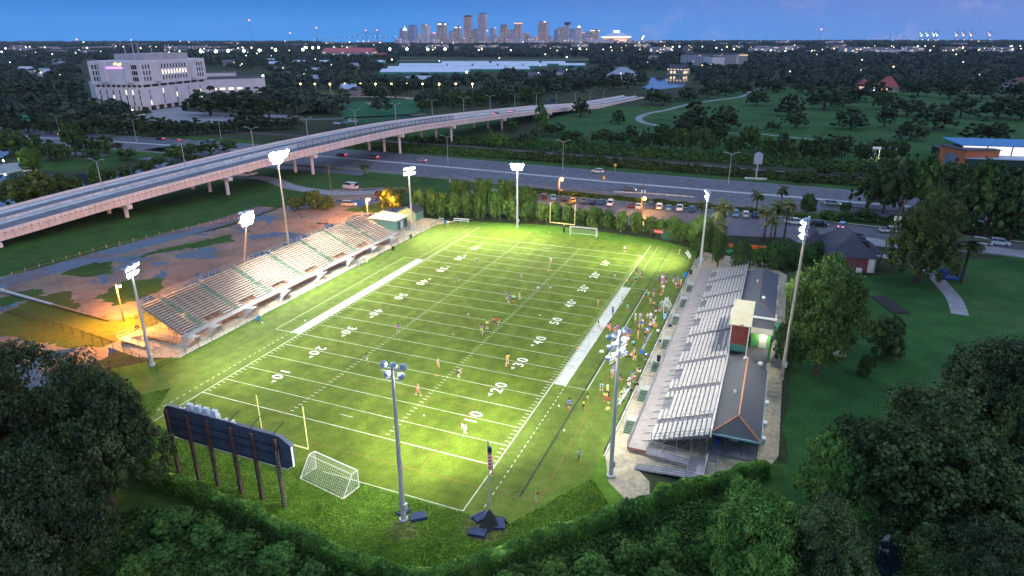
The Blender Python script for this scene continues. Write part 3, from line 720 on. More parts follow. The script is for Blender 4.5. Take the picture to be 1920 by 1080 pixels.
# ---------------------------------------------------------------- floodlight poles
M_pole = mat('pole_steel', (0.46, 0.47, 0.48), rough=.55, metal=.3, var=.1, scale=.8)
M_poleold = mat('old_pole', (0.36, 0.33, 0.27), rough=.8, var=.25, scale=.7)
M_head = mat('lamp_housing', (0.36, 0.46, 0.60), rough=.4, metal=.3, var=.1)
def lens_mat(name, s, c=(1, .97, .86)): return mat(name, (.8,.8,.8), var=0, emit=c, estr=s)
M_lens = lens_mat('flood_lens', 60); M_lensb = lens_mat('flood_lens_bright', 160)
HEAD = None
def head_mesh():
    mb = MB()
    prof = [(.06,-.42),(.12,-.34),(.20,-.26),(.27,-.12),(.30,0)]
    n = 10
    for r, x in prof:
        for i in range(n): mb.v.append((x, r*math.cos(2*PI*i/n), r*math.sin(2*PI*i/n)))
    for k in range(len(prof)-1):
        for i in range(n): mb.f.append((k*n+i, k*n+(i+1) % n, (k+1)*n+(i+1) % n, (k+1)*n+i))
    mb.f.append(tuple(range(n)))
    mb.box((-.5,0,0),(.22,.18,.18))
    return mb
def lens_mesh(r=.27):
    mb = MB(); n = 12
    mb.add([(.03,0,0)]+[(0.0, r*math.cos(2*PI*i/n), r*math.sin(2*PI*i/n)) for i in range(n)], [(0, i+1, (i+1) % n+1) for i in range(n)]); return mb
_h = head_mesh().build('floodlight', M_head); HM = _h.data; bpy.data.objects.remove(_h)
_h = lens_mesh().build('lens', M_lens); LM = _h.data; bpy.data.objects.remove(_h)
_h = lens_mesh().build('lens', M_lensb); LMB = _h.data; bpy.data.objects.remove(_h)
def aim_quat(d): return Vector(d).to_track_quat('X', 'Z').to_euler()
def flood_pole(name, base, h, aim, label, rows, targets, power, lean=(0,0), m=None, bright=True, hs=1.25, color=(1,.965,.80), old=False, spot=115):
    """rows: list of (height, [offsets along the arm]); aim: direction of the array, targets: ground points lit"""
    t = thing(name, label, 'floodlight pole', base)
    top = Vector((lean[0], lean[1], h)); m = m or (M_poleold if old else M_pole)
    mb = MB(); mb.bar((0,0,0), top, .30 if not old else .28, 12, .15); mb.lathe((0,0,0), [(.5,0),(.5,.25),(.34,.3)], 12); mb.build('pole', m, t, smooth=False)
    mb = MB()
    a = Vector((aim[0], aim[1], 0)).normalized(); s = Vector((-a.y, a.x, 0))
    for zz, offs in rows:
        c = top*(zz/h); mb.bar(c+s*(min(offs)-.25), c+s*(max(offs)+.25), .07)
        mb.bar(c+s*(min(offs)-.25)+Vector((0,0,-.35)), c+s*(max(offs)+.25)+Vector((0,0,-.35)), .04)
        for o in offs: mb.bar(c+s*o+Vector((0,0,-.35)), c+s*o+Vector((0,0,.25)), .035)
    mb.build('crossarm', m, t)
    mb = MB(); mb.box((top.x*.1+.3, top.y*.1, h*.1), (.4,.5,.8)); mb.build('control_box', M_pole, t)
    k = 0; r = random.Random(sum(map(ord, label)))
    tl_ = [q for q in targets if len(q) < 4 or q[3] >= .4]
    for zz, offs in rows:
        for o in offs:
            c = top*(zz/h)+s*o+a*.35+Vector((0,0,.2)); tg = Vector(tl_[k % len(tl_)][:3]); k += 1
            d = (tg-(Vector(base)+c)).normalized()
            d = (d+Vector((r.uniform(-.12,.12), r.uniform(-.12,.12), r.uniform(0,.1)))).normalized()
            f = bpy.data.objects.new('floodlight', HM); COL.objects.link(f); f.parent = t; f.location = c; f.rotation_euler = aim_quat(d); f.scale = (hs,)*3
            l = bpy.data.objects.new('lens', LMB if bright else LM); COL.objects.link(l); l.parent = f
    c = top*(rows[0][0]/h)+a*1.1
    for tg in targets:
        li = bpy.data.lights.new('flood_beam', 'SPOT'); li.energy = power*(tg[3] if len(tg) > 3 else 1); li.color = color; li.spot_size = math.radians(tg[4] if len(tg) > 4 else spot); li.spot_blend = .9; li.shadow_soft_size = .5
        lo = bpy.data.objects.new('flood_beam', li); COL.objects.link(lo); lo.parent = t; lo.location = c
        d = (Vector(tg[:3])-(Vector(base)+c)).normalized(); lo.rotation_euler = d.to_track_quat('-Z', 'Y').to_euler()
    return t
PW = 37500
R2 = lambda h: [(h-.2, (-1.5,-.9,-.3,.3,.9,1.5)), (h-1.5, (-1.5,-.9,-.3,.3,.9,1.5))]
R4 = lambda h: [(h-.2, (-1.6,-.8,0,.8,1.6)), (h-1.3, (-1.2,-.4,.4,1.2))]
GRN = (.96, 1.0, .70)
flood_pole('floodlight_pole', G(285,685), 17.2, (1,.35), 'silver floodlight pole rising behind the oak at the near end of the cream stand', R4(17.2), [(-16,-22,0,.8),(-2,-38,0,.6)], PW, color=(1,.98,.84))
flood_pole('floodlight_pole', Vector((-54,-5.5,0)), 15.3, (1,0), 'leaning floodlight pole with dazzling round cluster behind the cream stand', [(15.1,(-1.2,-.4,.4,1.2)),(14.2,(-1.4,-.7,0,.7,1.4)),(13.3,(-1.0,-.3,.4,1.1))], [(-26,-8,0,.9),(-16,4,0,.4)], PW*1.15, lean=(2.4, 1.2), hs=2.1, old=True)
flood_pole('floodlight_pole', Vector((-54.5,10.5,0)), 26, (1,-.1), 'tallest floodlight pole on the lot side with a wide dazzling rack behind the cream stand', [(25.8,(-2.1,-1.4,-.7,0,.7,1.4,2.1,2.8)),(24.8,(-2.1,-1.4,-.7,0,.7,1.4,2.1)),(23.8,(-1.4,-.7,0,.7))], [(-22,14,0,.8),(-8,0,0,.5),(-36,14,0,.6),(-54,40,3,.25)], PW*1.5, hs=1.75, old=True)
flood_pole('floodlight_pole', G(773,432), 17.4, (1,-.45), 'silver floodlight pole between the white roofed shed and the touchline', R2(17.4), [(-25,42,0,1.9,85),(-8,34,0,.6),(-30,66,4,.35)], PW, color=(1,.97,.72))
flood_pole('floodlight_pole', G(970,425), 17.8, (.1,-1), 'silver floodlight pole standing in front of the far hedge', R4(17.8), [(-14,48,0,1.2,90),(6,44,0,.8),(12,68,3,.3),(-16,70,5,.3)], PW, color=(1,.98,.75))
flood_pole('floodlight_pole', G(1313,499), 17.6, (-1,-.35), 'silver floodlight pole on the concrete beyond the far end of the silver stand', R2(17.6)[:1]+[(16.2,(-.9,-.3,.3,.9))], [(23,44,0,1.9,75),(8,34,0,.5),(24,66,3,.25)], PW, bright=False, color=(1,.97,.72))
flood_pole('floodlight_pole', G(1465,710), 25.6, (-1,.25), 'tall rusty floodlight pole beside the big round tree', [(25.4,(-.9,-.3,.3,.9)),(24.3,(-.9,-.3,.3,.9)),(23.2,(-.6,0,.6))], [(44,4,3,.45,95),(24,18,0,.65,80),(30,-30,0,.45,90),(40,-30,0,.4,80)], PW*1.0, hs=1.4, old=True, color=(1,.97,.86))
flood_pole('floodlight_pole', G(1145,893), 19.3, (-1,.4), 'silver floodlight pole by the path at the near end of the silver stand', [(19.1,(-1.5,-.5,.5,1.5)),(17.8,(-1.5,-.5,.5,1.5)),(16.5,(-1.5,-.5,.5,1.5))], [(24,-20,0,.5),(13,-39,0,1.3,62),(43,-20,2,.4),(37,-50,0,.16,90)], PW, hs=1.15, bright=False, color=(1,.98,.80))
flood_pole('floodlight_pole', G(757,975), 19.3, (-.1,1), 'silver floodlight pole with blue crash pads at its foot near the white goal', [(19.1,(-1.1,0,1.1)),(18.0,(-.8,.8))], [(14,-40,0,1.3,66),(4,-46,0,.7),(24,-60,0,.14,100),(4,-62,0,.12,100)], PW*.8, hs=1.3, bright=False, color=(1,.98,.75))
# ---------------------------------------------------------------- highway, railway, lanes
def edge_sheet(name, near, far, z, m): return sheet(name, [tuple(p.xy) for p in near]+[tuple(p.xy) for p in reversed(far)], z, m)
hn = [Vector((-900,60,0))]+px([(-300,235),(0,262),(200,270),(420,279),(600,301),(780,328),(985,347),(1280,376),(1500,394),(1920,426)])+[Vector((420,120,0))]
hf = [Vector((-900,120,0))]+px([(-300,225),(70,245),(300,256),(415,265),(640,279),(765,287),(880,296),(1100,317),(1280,329),(1450,342),(1610,357),(1900,379)])+[Vector((420,155,0))]
hn = [Vector((-900,170,0)), Vector((-420,120,0)), Vector((-325,112,0)), Vector((-250,118,0)), Vector((-200,119,0)), Vector((-140,118,0)), Vector((-80,115,0)), Vector((-34,113,0)), Vector((24,110,0)), Vector((60,110,0)), Vector((119,112,0)), Vector((420,122,0))]
hf = [Vector((-900,230,0)), Vector((-420,160,0)), Vector((-345,150,0)), Vector((-263,154,0)), Vector((-217,154,0)), Vector((-146,157,0)), Vector((-109,157,0)), Vector((-77,155,0)), Vector((-20,151,0)), Vector((51,149,0)), Vector((125,146,0)), Vector((420,152,0))]
edge_sheet('highway', hn, hf, 0.008, M_asph)
def lerp_line(t, n=6): return smooth_path([hn[i].lerp(hf[i], t) for i in range(len(hn))], n)
M_mark = mat('road_marking', (.40,.40,.42), var=.15, scale=1)
for t in (.03, .44, .52, .97): ribbon('lane_line', lerp_line(t), .22, 0.014, M_mark)
for t in (.13, .23, .33, .62, .73, .84):
    p = lerp_line(t, 40); mb = MB()
    for a, b in list(zip(p, p[1:]))[::4]:
        n = Vector((-(b-a).y, (b-a).x, 0)).normalized()*.12; z = Vector((0,0,.014))
        if (b-a).length > 0: mb.quad(a-n+z, b-n+z, b+n+z, a+n+z)
    tag(mb.build('lane_dash', M_mark), kind='structure')
ribbon('median', lerp_line(.48), 1.6, 0.012, M_conc2)
ribbon('shoulder', [p+Vector((0,-1.5,0)) for p in lerp_line(0.0)], 2.5, 0.0105, M_gravel)
ribbon('highway_verge', [p+Vector((0,-7,0)) for p in lerp_line(0.0)], 9, 0.004, M_rough)
ribbon('highway_verge', [p+Vector((0,5,0)) for p in lerp_line(1.0)], 9, 0.004, M_rough)
# ramp road beside the highway
ribbon('side_road', smooth_path([(-420,86),(-260,100),(-150,108),(-100,109)]), 7, 0.006, M_asph)
# railway
rp = smooth_path([(-420,190),(-260,188),(-147,187),(-86,186),(-42,182),(14,178),(60,174),(160,170),(420,168)], 8)
ribbon('ballast', rp, 9, 0.02, M_gravel)
M_rail = mat('rail_steel', (.10,.09,.09), rough=.5, metal=.6, var=.1)
for off in (-2.6, 2.6):
    mb = MB()
    for g_ in (-.75, .75): mb.path([p+Vector((0, off+g_, .18)) for p in rp], .09, 4)
    tag(mb.build('railway_track', M_rail), kind='structure')
    ribbon('sleepers', [p+Vector((0, off, 0)) for p in rp], 2.6, .06, mat('sleeper', (.045,.04,.04), var=.3, scale=2))
# frontage lot with parked cars
sheet('car_lot', [(-48,108),(-48,66),(-30,70),(-6,72),(20,73),(40,72),(58,76),(64,60),(75,58),(76,78),(125,80),(420,90),(420,100),(125,92),(66,97),(36,98),(0,99.5),(-30,97)], 0.007, M_asph)
ribbon('frontage_kerb', smooth_path([(-40,99),(0,100.5),(36,99.5),(66,98.5),(125,94)]), .5, .03, M_conc2)
ribbon('entrance_road', smooth_path([(66,82),(60,68),(55,60),(52,50)]), 6, 0.0125, M_path)
ribbon('driveway', smooth_path(px([(1600,465),(1650,478),(1700,492),(1740,508),(1768,535),(1790,562),(1800,590)])), 3.0, 0.0125, M_path)
ribbon('driveway', smooth_path(px([(1560,437),(1620,450),(1680,458),(1780,458),(1930,478),(2100,500)])), 7, 0.0095, M_path)
# park behind
sheet('park_lawn', jitter_poly([(-70,205),(60,195),(420,190),(640,420),(520,640),(250,640),(120,660),(30,690),(-10,560),(-40,420),(-85,420),(-98,330)], 20, 3, 4), 0.003, M_meadow)
sheet('park_lawn', jitter_poly([(-160,200),(-100,200),(-118,330),(-150,330)], 12, 2, 4), 0.003, M_rough)
ribbon('park_path', smooth_path(px([(1235,236),(1205,229),(1198,221),(1215,213),(1250,206),(1290,196),(1340,188),(1390,181),(1410,171),(1450,163)])), 4.5, .012, M_path)
ribbon('park_path', smooth_path(px([(1365,249),(1420,251),(1480,257),(1540,262),(1600,262)])), 2.5, .012, M_path)
# ball field behind the bridge and street
sheet('ball_field', jitter_poly(px([(640,212),(640,192),(700,188),(760,185),(800,187),(790,205),(760,222),(650,235)]), 6, 1, 3), .006, ground_mat('ballfield', [(0.02,.10,.045),(.025,.12,.05)], (.02,.2,1)))
sheet('infield', px([(687,193),(705,190),(727,192),(712,196),(690,196)]), .012, mat('infield_dirt', (.30,.19,.16), var=.1))
ribbon('warning_track', smooth_path(px([(645,181),(700,181),(760,183),(772,186)])), 9, .012, mat('track_sand', (.30,.24,.17), var=.1, scale=.1))
ribbon('street', smooth_path(px([(480,222),(560,224),(640,222),(700,219),(800,214)])), 8, .006, M_asph)
ribbon('street', smooth_path(px([(-60,200),(40,193),(100,185),(160,181)])), 14, .006, M_asph)
# hospital grounds
sheet('car_park', px([(235,222),(270,212),(330,208),(470,214),(560,217),(550,226),(440,232),(330,229),(260,228)]), .006, M_path)
sheet('lit_forecourt', px([(140,205),(150,196),(185,190),(190,212)]), .007, mat('lit_paving', (.34,.28,.14), var=.2, scale=.1))
sheet('lit_forecourt', px([(276,215),(285,207),(335,200),(350,205),(340,213)]), .007, M_path)
# ponds
sheet('canal', jitter_poly(px([(-30,400),(-30,330),(60,326),(110,330),(230,322),(240,316),(300,304),(330,306),(300,320),(260,335),(200,355),(100,380)]), 3, .6, 6), .006, M_water)
sheet('canal', jitter_poly(px([(-40,305),(0,296),(18,288),(8,280),(-40,275)]), 3, .6, 6), .006, M_water)
sheet('bank', jitter_poly(px([(-40,330),(60,318),(130,320),(190,318),(240,302),(340,282),(300,276),(180,295),(60,305),(-40,318)]), 3, .6, 6), .008, M_rough)
sheet('bank_lot', px([(-40,330),(0,328),(55,317),(62,307),(40,304),(-40,312)]), .011, M_path)
sheet('lake', jitter_poly(px([(1200,167),(1216,158),(1218,146),(1290,142),(1290,152),(1280,163),(1240,167)]), 8, 1, 6), .006, M_water)
sheet('creek', jitter_poly(px([(1645,1005),(1680,1000),(1700,1060),(1760,1080),(1740,1040),(1830,1075),(1820,1110),(1650,1110)]), 2, .4, 6), .009, M_water)
sheet('lane_pond', px([(1028,188),(1045,185),(1045,192),(1030,193)]), .006, M_water)

# ---------------------------------------------------------------- elevated bridge
BP = [(-136.5,-60,0.6),(-131,-10,3.6),(-126.7,25,6.1),(-121.2,60,8.3),(-117.4,101,9.8),(-111.5,157,10.8),(-104.5,196,10.5),(-100.5,253,8.3),(-92,328,5.2),(-80,395,1.9),(-71,470,0.4),(-66,505,.15)]
BP = smooth_path(BP, 6); BW = 23.5
def bnorm(j):
    p = BP[max(j-1, 0)]; q = BP[min(j+1, len(BP)-1)]; t = q-p; t.z = 0; t.normalize(); return Vector((-t.y, t.x, 0)), t
def boff(j, off, dz): n, t = bnorm(j); return BP[j]+n*off+Vector((0,0,dz))
BR = thing('elevated_bridge', 'long pale concrete road bridge curving over the highway', 'bridge', (-117,100,0))
BO = Vector(BR.location)
def loft(prof, closed=True, j0=0, j1=None):
    mb = MB(); n = len(prof); j1 = j1 or len(BP)
    for j in range(j0, j1):
        for o, z in prof: mb.v.append(tuple(boff(j, o, z)-BO))
    for k in range(j1-j0-1):
        for i in range(n if closed else n-1): mb.f.append((k*n+i, k*n+(i+1) % n, (k+1)*n+(i+1) % n, (k+1)*n+i))
    return mb
M_girder = mat('pinkish_concrete', (0.66, 0.57, 0.55), rough=.8, var=.12, scale=.25, detail=6)
loft([(0.05,0),(0.05,-.3),(BW-.05,-.3),(BW-.05,0)]).build('deck', M_deck, BR)
lo_ = loft([(.5,.012),(3.0,.012)], False); lo_.build('shoulder_strip', M_conc2, BR)
loft([(9.0,.012),(11.2,.012)], False).build('shoulder_strip', M_conc2, BR)
loft([(12.6,.012),(14.0,.012)], False).build('shoulder_strip', M_conc2, BR)
loft([(19.5,.012),(22.6,.012)], False).build('shoulder_strip', M_conc2, BR)
for o in (0, BW-.35): loft([(o,-.5),(o+.35,-.5),(o+.35,.1),(o+.28,.9),(o+.07,.9),(o,.1)]).build('parapet', M_girder, BR)
loft([(11.6,.0),(12.2,.0),(12.0,.85),(11.8,.85)]).build('median_barrier', M_conc2, BR)
for o in (.35, 4.6, 9, 13.4, 17.8, 22.2): loft([(o,-.3),(o+.7,-.3),(o+.7,-2.0),(o,-2.0)]).build('girder', M_girder, BR)
jm = MB()
for j in range(len(BP)-1):
    for f in (0, .33, .66):
        p = boff(j, -.012, 0).lerp(boff(j+1, -.012, 0), f)-BO; jm.bar(p+Vector((0,0,-1.95)), p+Vector((0,0,.88)), .035)
jm.build('panel_joint', mat('joint', (0,0,0)), BR)
# drain marks / scuppers on the outer face
dm = MB()
for j in range(6, len(BP)-8):
    for f in (.1, .35, .6, .85):
        p = boff(j, -.02, -.05).lerp(boff(j+1, -.02, -.05), f)-BO; n, t = bnorm(j)
        dm.bar(p-t*.35, p+t*.35, .09)
dm.build('scupper', mat('scupper_dark', (.05,.045,.05), var=.1), BR)
PCOL = MB().lathe((0,0,0), [(.6,0),(.6,1)], 14)
def near_j(y):
    return min(range(len(BP)), key=lambda j: abs(BP[j].y-y))
for y in (-9.9, 25.1, 59.6, 101.4, 157, 196, 252, 310, 365):
    j = near_j(y); z = BP[j].z-2.0; n, t = bnorm(j); ang = math.atan2(t.y, t.x)
    base = BP[j]-BO; base.z = 0
    if z < 1.2: continue
    c = MB(); c.box((0,0,0), (1.5, BW+2.0, 1.2)); co_ = c.build('pier_cap', M_girder, BR, (base+n*(BW/2)+Vector((0,0,z-.62))), ang)
    for k in range(3):
        p = base+n*(1.6+8.2*k*1.15)
        c = MB(); c.lathe((0,0,0), [(.62,0),(.62,z-1.2)], 14); c.build('pier_column', M_girder, BR, p, smooth=False)
# dark safety screens on both edges
M_screen = mat('screen_mesh', (.10,.11,.14), var=.1, rough=.6)
def screens(o, ya, yb, nm):
    fr = MB(); ja, jb = near_j(ya), near_j(yb); pts = [boff(j, o, .9) for j in range(ja, jb+1)]
    tot = []
    for a, b in zip(pts, pts[1:]):
        n_ = max(1, round((b-a).length/3.4))
        for k in range(n_): tot.append(a.lerp(b, k/n_))
    tot.append(pts[-1])
    for p in tot: fr.bar(p-BO, p-BO+Vector((0,0,2.3)), .13)
    for a, b in zip(tot, tot[1:]):
        fr.bar(a-BO+Vector((0,0,2.25)), b-BO+Vector((0,0,2.25)), .10); fr.bar(a-BO+Vector((0,0,.05)), b-BO+Vector((0,0,.05)), .10)
        m_ = (a+b)/2-BO; fr.bar(m_+Vector((0,0,.7)), m_+Vector((0,0,1.4)), .16)
        for k in range(1, 6):
            q = a.lerp(b, k/6)-BO; fr.bar(q, q+Vector((0,0,2.2)), .028)
        for k in range(1, 5):
            z = Vector((0,0,2.2*k/5)); fr.bar(a-BO+z, b-BO+z, .028)
    fr.build('safety_screen', mat('screen_frame', (.02,.022,.035), var=.1), BR)
screens(.15, 96, 197, 'near'); screens(BW-.15, 96, 197, 'far')
# double headed lamps along the median
M_lamp = mat('lamp_grey', (.40,.41,.42), rough=.5, metal=.3, var=.1)
def road_lamp(base, h, label, double=True, ang=0.0, lit=None, group=None, arm=2.2):
    t = thing('road_lamp', label, 'street lamp', base, ang, group)
    m_ = MB(); m_.bar((0,0,0),(0,0,h),.17,8,.09); m_.build('post', M_lamp, t)
    for s in ((-1,1) if double else (1,)):
        m_ = MB(); P = [Vector((0,0,h-.3)), Vector((s*arm*.5,0,h+.45)), Vector((s*arm,0,h+.75))]; m_.path(P, .07, 6); m_.build('arm', M_lamp, t)
        m_ = MB(); m_.box((s*(arm+.35),0,h+.72),(.9,.34,.18)); hd = m_.build('lamp_head', M_lamp, t)
        if lit:
            m_ = MB(); m_.box((s*(arm+.35),0,h+.60),(.6,.28,.06)); m_.build('bulb', lit, hd)
    return t
cpts = []
for j in range(len(BP)-1):
    for k in range(10): cpts.append(boff(j, 11.9, .85).lerp(boff(j+1, 11.9, .85), k/10))
ORD = ['nearest', 'second', 'third', 'fourth', 'fifth', 'sixth', 'seventh', 'eighth', 'ninth', 'tenth', 'eleventh', 'twelfth', 'thirteenth', 'fourteenth', 'fifteenth']
for k, pxx in enumerate((194,349,477,577,667,743,811,869,920,965,1005,1042,1078,1105,1130)):
    p = min(cpts, key=lambda q: abs(PROJ(q)[0]-pxx)); d = ORD[k] if k else 'nearest'
    road_lamp(p, 9.0, f'double armed lamp, {d} along the bridge median counted from the left', ang=0.1)
# lamps along the highway median
for k, (a, b, lab) in enumerate(((114,258,'by the green road sign'),(257,268,'beyond the highway left of the bridge'),(840,308,'just right of the bridge'),(1055,320,'behind the orange glowing lamp'),(1365,349,'next to the pylon sign'),(415,262,'left of the bridge by the car park'))):
    p = G(a, b); p.z = 0; road_lamp(p, 11.5, f'tall double armed highway lamp {lab}', ang=.3)
# big lamps lit by sodium
M_sod = mat('sodium_bulb', (1,.5,.1), var=0, emit=(1,.42,.06), estr=90)
M_warm = mat('warm_bulb', (1,.8,.5), var=0, emit=(1,.72,.30), estr=40)
M_cool = mat('cool_bulb', (1,1,1), var=0, emit=(.85,.95,1), estr=40)
def glow_lamp(base, h, label, power, col, bulb, r=.28, wood=True, soft=.3, arm=.9, dirn=0.0):
    t = thing('street_lamp', label, 'street lamp', base, dirn)
    m_ = MB(); m_.bar((0,0,0),(0,0,h),.14,8,.10); m_.build('post', M_wood if wood else M_lamp, t)
    m_ = MB(); m_.path([(0,0,h-.3),(arm,0,h-.05)], .05); m_.build('arm', M_lamp, t)
    m_ = MB(); m_.lathe((arm,0,h-.1), [(.06,.25),(r,.1),(r,.02)], 10); hd = m_.build('lamp_head', M_lamp, t)
    m_ = MB(); m_.ball((arm,0,h-.22), r*.9, 10); m_.build('bulb', bulb, hd)
    l = bpy.data.lights.new('lamp_light', 'POINT'); l.energy = power; l.color = col; l.shadow_soft_size = soft
    o = bpy.data.objects.new('lamp_light', l); COL.objects.link(o); o.parent = t; o.location = (arm,0,h-.65)
    return t
M_wood = mat('weathered_wood', (.16,.12,.085), rough=.9, var=.3, scale=2)
glow_lamp(G(1047,384), 8.6, 'orange glowing lamp on a slim post beside the parked cars', 12000, (1,.36,.05), M_sod, .5)
glow_lamp(G(1201,402), 5.2, 'orange glowing lamp on the white transformer pole above the hedge', 14000, (1,.38,.05), M_sod, .5)
glow_lamp(Vector((-59.5,-31,0)), 7.6, 'orange lamp on a wooden pole behind the near end of the cream stand', 40000, (1,.34,.03), M_sod, .3)
glow_lamp(G(735,396), 4.8, 'orange lamp among the yellow lit leaves beside the parking track', 14000, (1,.38,.05), M_sod, .4)
glow_lamp(G(690,412), 6.5, 'orange lamp on a short pole by the dark car behind the stand', 42000, (1,.36,.07), M_sod, .25)

# ---------------------------------------------------------------- poles, fences and signs
def utility_pole(base, h, label, arms=1, lean=(0,0), transformer=False, group=None):
    t = thing('utility_pole', label, 'utility pole', base, rnd.uniform(-.3,.3), group); top = Vector((lean[0], lean[1], h))
    m_ = MB(); m_.bar((0,0,0), top, .17, 8, .11); m_.build('post', M_wood, t)
    for k in range(arms):
        c = top*(1-.09*k-.03); m_ = MB(); m_.bar(c+Vector((-1.2,0,0)), c+Vector((1.2,0,0)), .07)
        for o in (-1.1,-.5,.5,1.1): m_.bar(c+Vector((o,0,0)), c+Vector((o,0,.3)), .05)
        m_.build('crossarm', M_wood, t)
    if transformer:
        for o in (-.45,.45): 
            m_ = MB(); m_.lathe((o+top.x*.75, .2+top.y*.75, h*.68), [(.24,0),(.28,.1),(.28,.95),(.15,1.05)], 10); m_.build('transformer', M_white, t)
    return t
U = {}
for k, (a, b, yt, lab, ar, tr) in enumerate(((622,372,308,'beside the white passenger van',2,False),(190,290,238,'left of the bridge above the pond',1,False),(48,270,252,'among trees by the green road sign',1,False),(846,368,330,'left of the round lit hedge trees',2,True),
    (1645,500,372,'leaning beside the parked white vans',1,True),(1203,404,343,'between parked cars above the orange lit hedge',1,True),
    (942,258,222,'beside the bridge piers',1,False),(1010,262,230,'in the scrub right of the bridge piers',1,False),(1107,270,240,'in the scrub in front of the park',1,False),
    (1468,268,249,'at the edge of the park thicket',1,False),(1385,262,243,'in the thicket before the park path',1,False),
    (1225,264,243,'behind the bright green bushes',1,False),(845,230,170,'tallest behind the bridge crown',1,False),(735,205,170,'by the ball field',1,False),(682,222,190,'beside the ball field fence',1,False),(560,240,200,'behind the bridge near the three cars',1,False),(372,305,262,'left of the dazzling tallest rack',1,False))):
    U[k] = utility_pole(G(a, b), max(6, HT(a, b, yt)), f'wooden utility pole {lab}', ar, (3,1) if 'leaning' in lab else (0,0), tr)
def cable(a, b, sag, label, r=.05):
    a = Vector(a); b = Vector(b); pts = []
    for k in range(15):
        t = k/14; p = a.lerp(b, t); p.z -= sag*4*t*(1-t); pts.append(p)
    o = MB().path([p-a for p in pts], r, 4).build('overhead_cable', mat('cable_black', (.02,.02,.02), var=0), None, a); return tag(o, label, 'cable')
cable(U[2].location+Vector((0,0,9)), U[1].location+Vector((0,0,10)), 2, 'overhead cable between the two poles left of the pond')
cable(U[1].location+Vector((0,0,10)), U[16].location+Vector((0,0,10)), 3, 'overhead cable running right from the pole above the pond')
cable(U[0].location+Vector((0,0,9)), U[3].location+Vector((0,0,8.5)), 2.5, 'overhead cable from the van side pole to the transformer pole')
cable(U[3].location+Vector((0,0,8.5)), U[5].location+Vector((0,0,8.5)), 3, 'long overhead cable above the parked cars')
def fence(name, pts, h, label, m, step=2.6, mesh=True, rails=(1.0,), r=.04, wires=0, cat='fence', thick=.035):
    p0 = Vector(pts[0]); t = thing(name, label, cat, p0)
    pr = MB(); P = [Vector(p)-p0 for p in pts]
    for a, b in zip(P, P[1:]):
        for f in rails: pr.bar(a+Vector((0,0,h*f)), b+Vector((0,0,h*f)), thick*.8)
        if wires:
            n_ = max(1, int((b-a).length/.35))
            for k in range(n_):
                q = a.lerp(b, k/n_); pr.bar(q, q+Vector((0,0,h)), .011, 3)
            for k in range(1, 4): pr.bar(a+Vector((0,0,h*k/4)), b+Vector((0,0,h*k/4)), .011, 3)
    pr.build('rail', m, t)
    pm = MB(); pm.bar((0,0,0),(0,0,h+.08), r, 6); me = pm.build('post', m, t); first = True; cnt = 0
    for a, b in zip(P, P[1:]):
        n_ = max(1, round((b-a).length/step))
        for k in range(n_):
            if first: first = False; continue
            c = me.copy(); COL.objects.link(c); c.location = a.lerp(b, k/n_); cnt += 1
    return t
M_fence = mat('dark_fence', (.035,.04,.035), rough=.6, var=.1)
fence('pitch_fence', [(-36.9,-43,0),(-36.9,-20,0),(-36.9,52,0),(-33.2,57,0)], 1.1, 'low chain link fence between the turf and the cream stand', M_fence, 3.0, wires=1)
fence('pitch_fence', [(36.7,-38.5,0),(36.7,0,0),(36.7,47,0)], 1.1, 'low chain link fence between the turf and the silver stand', M_fence, 3.0, wires=1)
fence('end_fence', [(-33,57.5,0),(-26,60.5,0),(-5,63.6,0),(23.5,61.2,0),(34.5,57.5,0)], 1.5, 'low fence along the foot of the far hedge', M_fence, 3.0, wires=1, rails=(1.0,.5))
fence('boundary_fence', [(57.6,-32,0),(57.8,-10,0),(57.8,30,0),(57.5,42,0)], 2.0, 'dark chain link fence between the brown path and the meadow', M_fence, 3.0, wires=1)
fence('lot_fence', [(-38,-43.5,0),(-47,-41,0),(-56,-40,0),(-74,-38,0),(-92,-36,0)], 1.9, 'dark fence dividing the muddy lot from the trees', M_fence, 3.0, wires=1)
fence('post_fence', [p for p in smooth_path(px([(-60,545),(0,524),(100,493),(200,465),(300,441),(395,420),(450,410)]), 4)], .8, 'row of short pale posts along the wet lane', mat('pale_post', (.40,.30,.17), var=.2), 3.2, rails=(.45,), r=.11)
fence('ramp_fence', [p for p in smooth_path(px([(455,340),(490,342),(520,348),(550,360),(580,368)]), 4)], 1.0, 'post fence round the bend of the track under the bridge', M_fence, 3.0)
fence('guard_rail', [p+Vector((0,1.2,0)) for p in px([(1150,364),(1215,367),(1300,374)])], .8, 'white guard rail along the near edge of the highway', M_conc2, 3.2, rails=(.9,.6), r=.10, thick=.12)
fence('guard_rail', [p for p in px([(1540,386),(1640,397),(1780,408)])], .8, 'dark guard rail in front of the dark shrubs', M_fence, 3.2, rails=(.9,.6), r=.10, thick=.1)
# fallen pole in the lot
t = thing('fallen_pole', 'toppled white lighting pole lying across the muddy grass', 'fallen pole', G(5,548))
a = Vector((0,0,.4)); b = G(205,603)-G(5,548)+Vector((0,0,.3)); m_ = MB(); m_.bar(a, a.lerp(b,.5), .34, 10, .26); m_.build('pole', M_pole, t)
m_ = MB(); m_.bar(a.lerp(b,.5), b, .24, 10, .14); m_.build('pole_end', mat('muddy_pole',(.26,.2,.12),var=.2), t)
m_ = MB(); m_.bar(a-(b-a).normalized()*.3, a, .5, 12); m_.build('base_plate', M_pole, t)
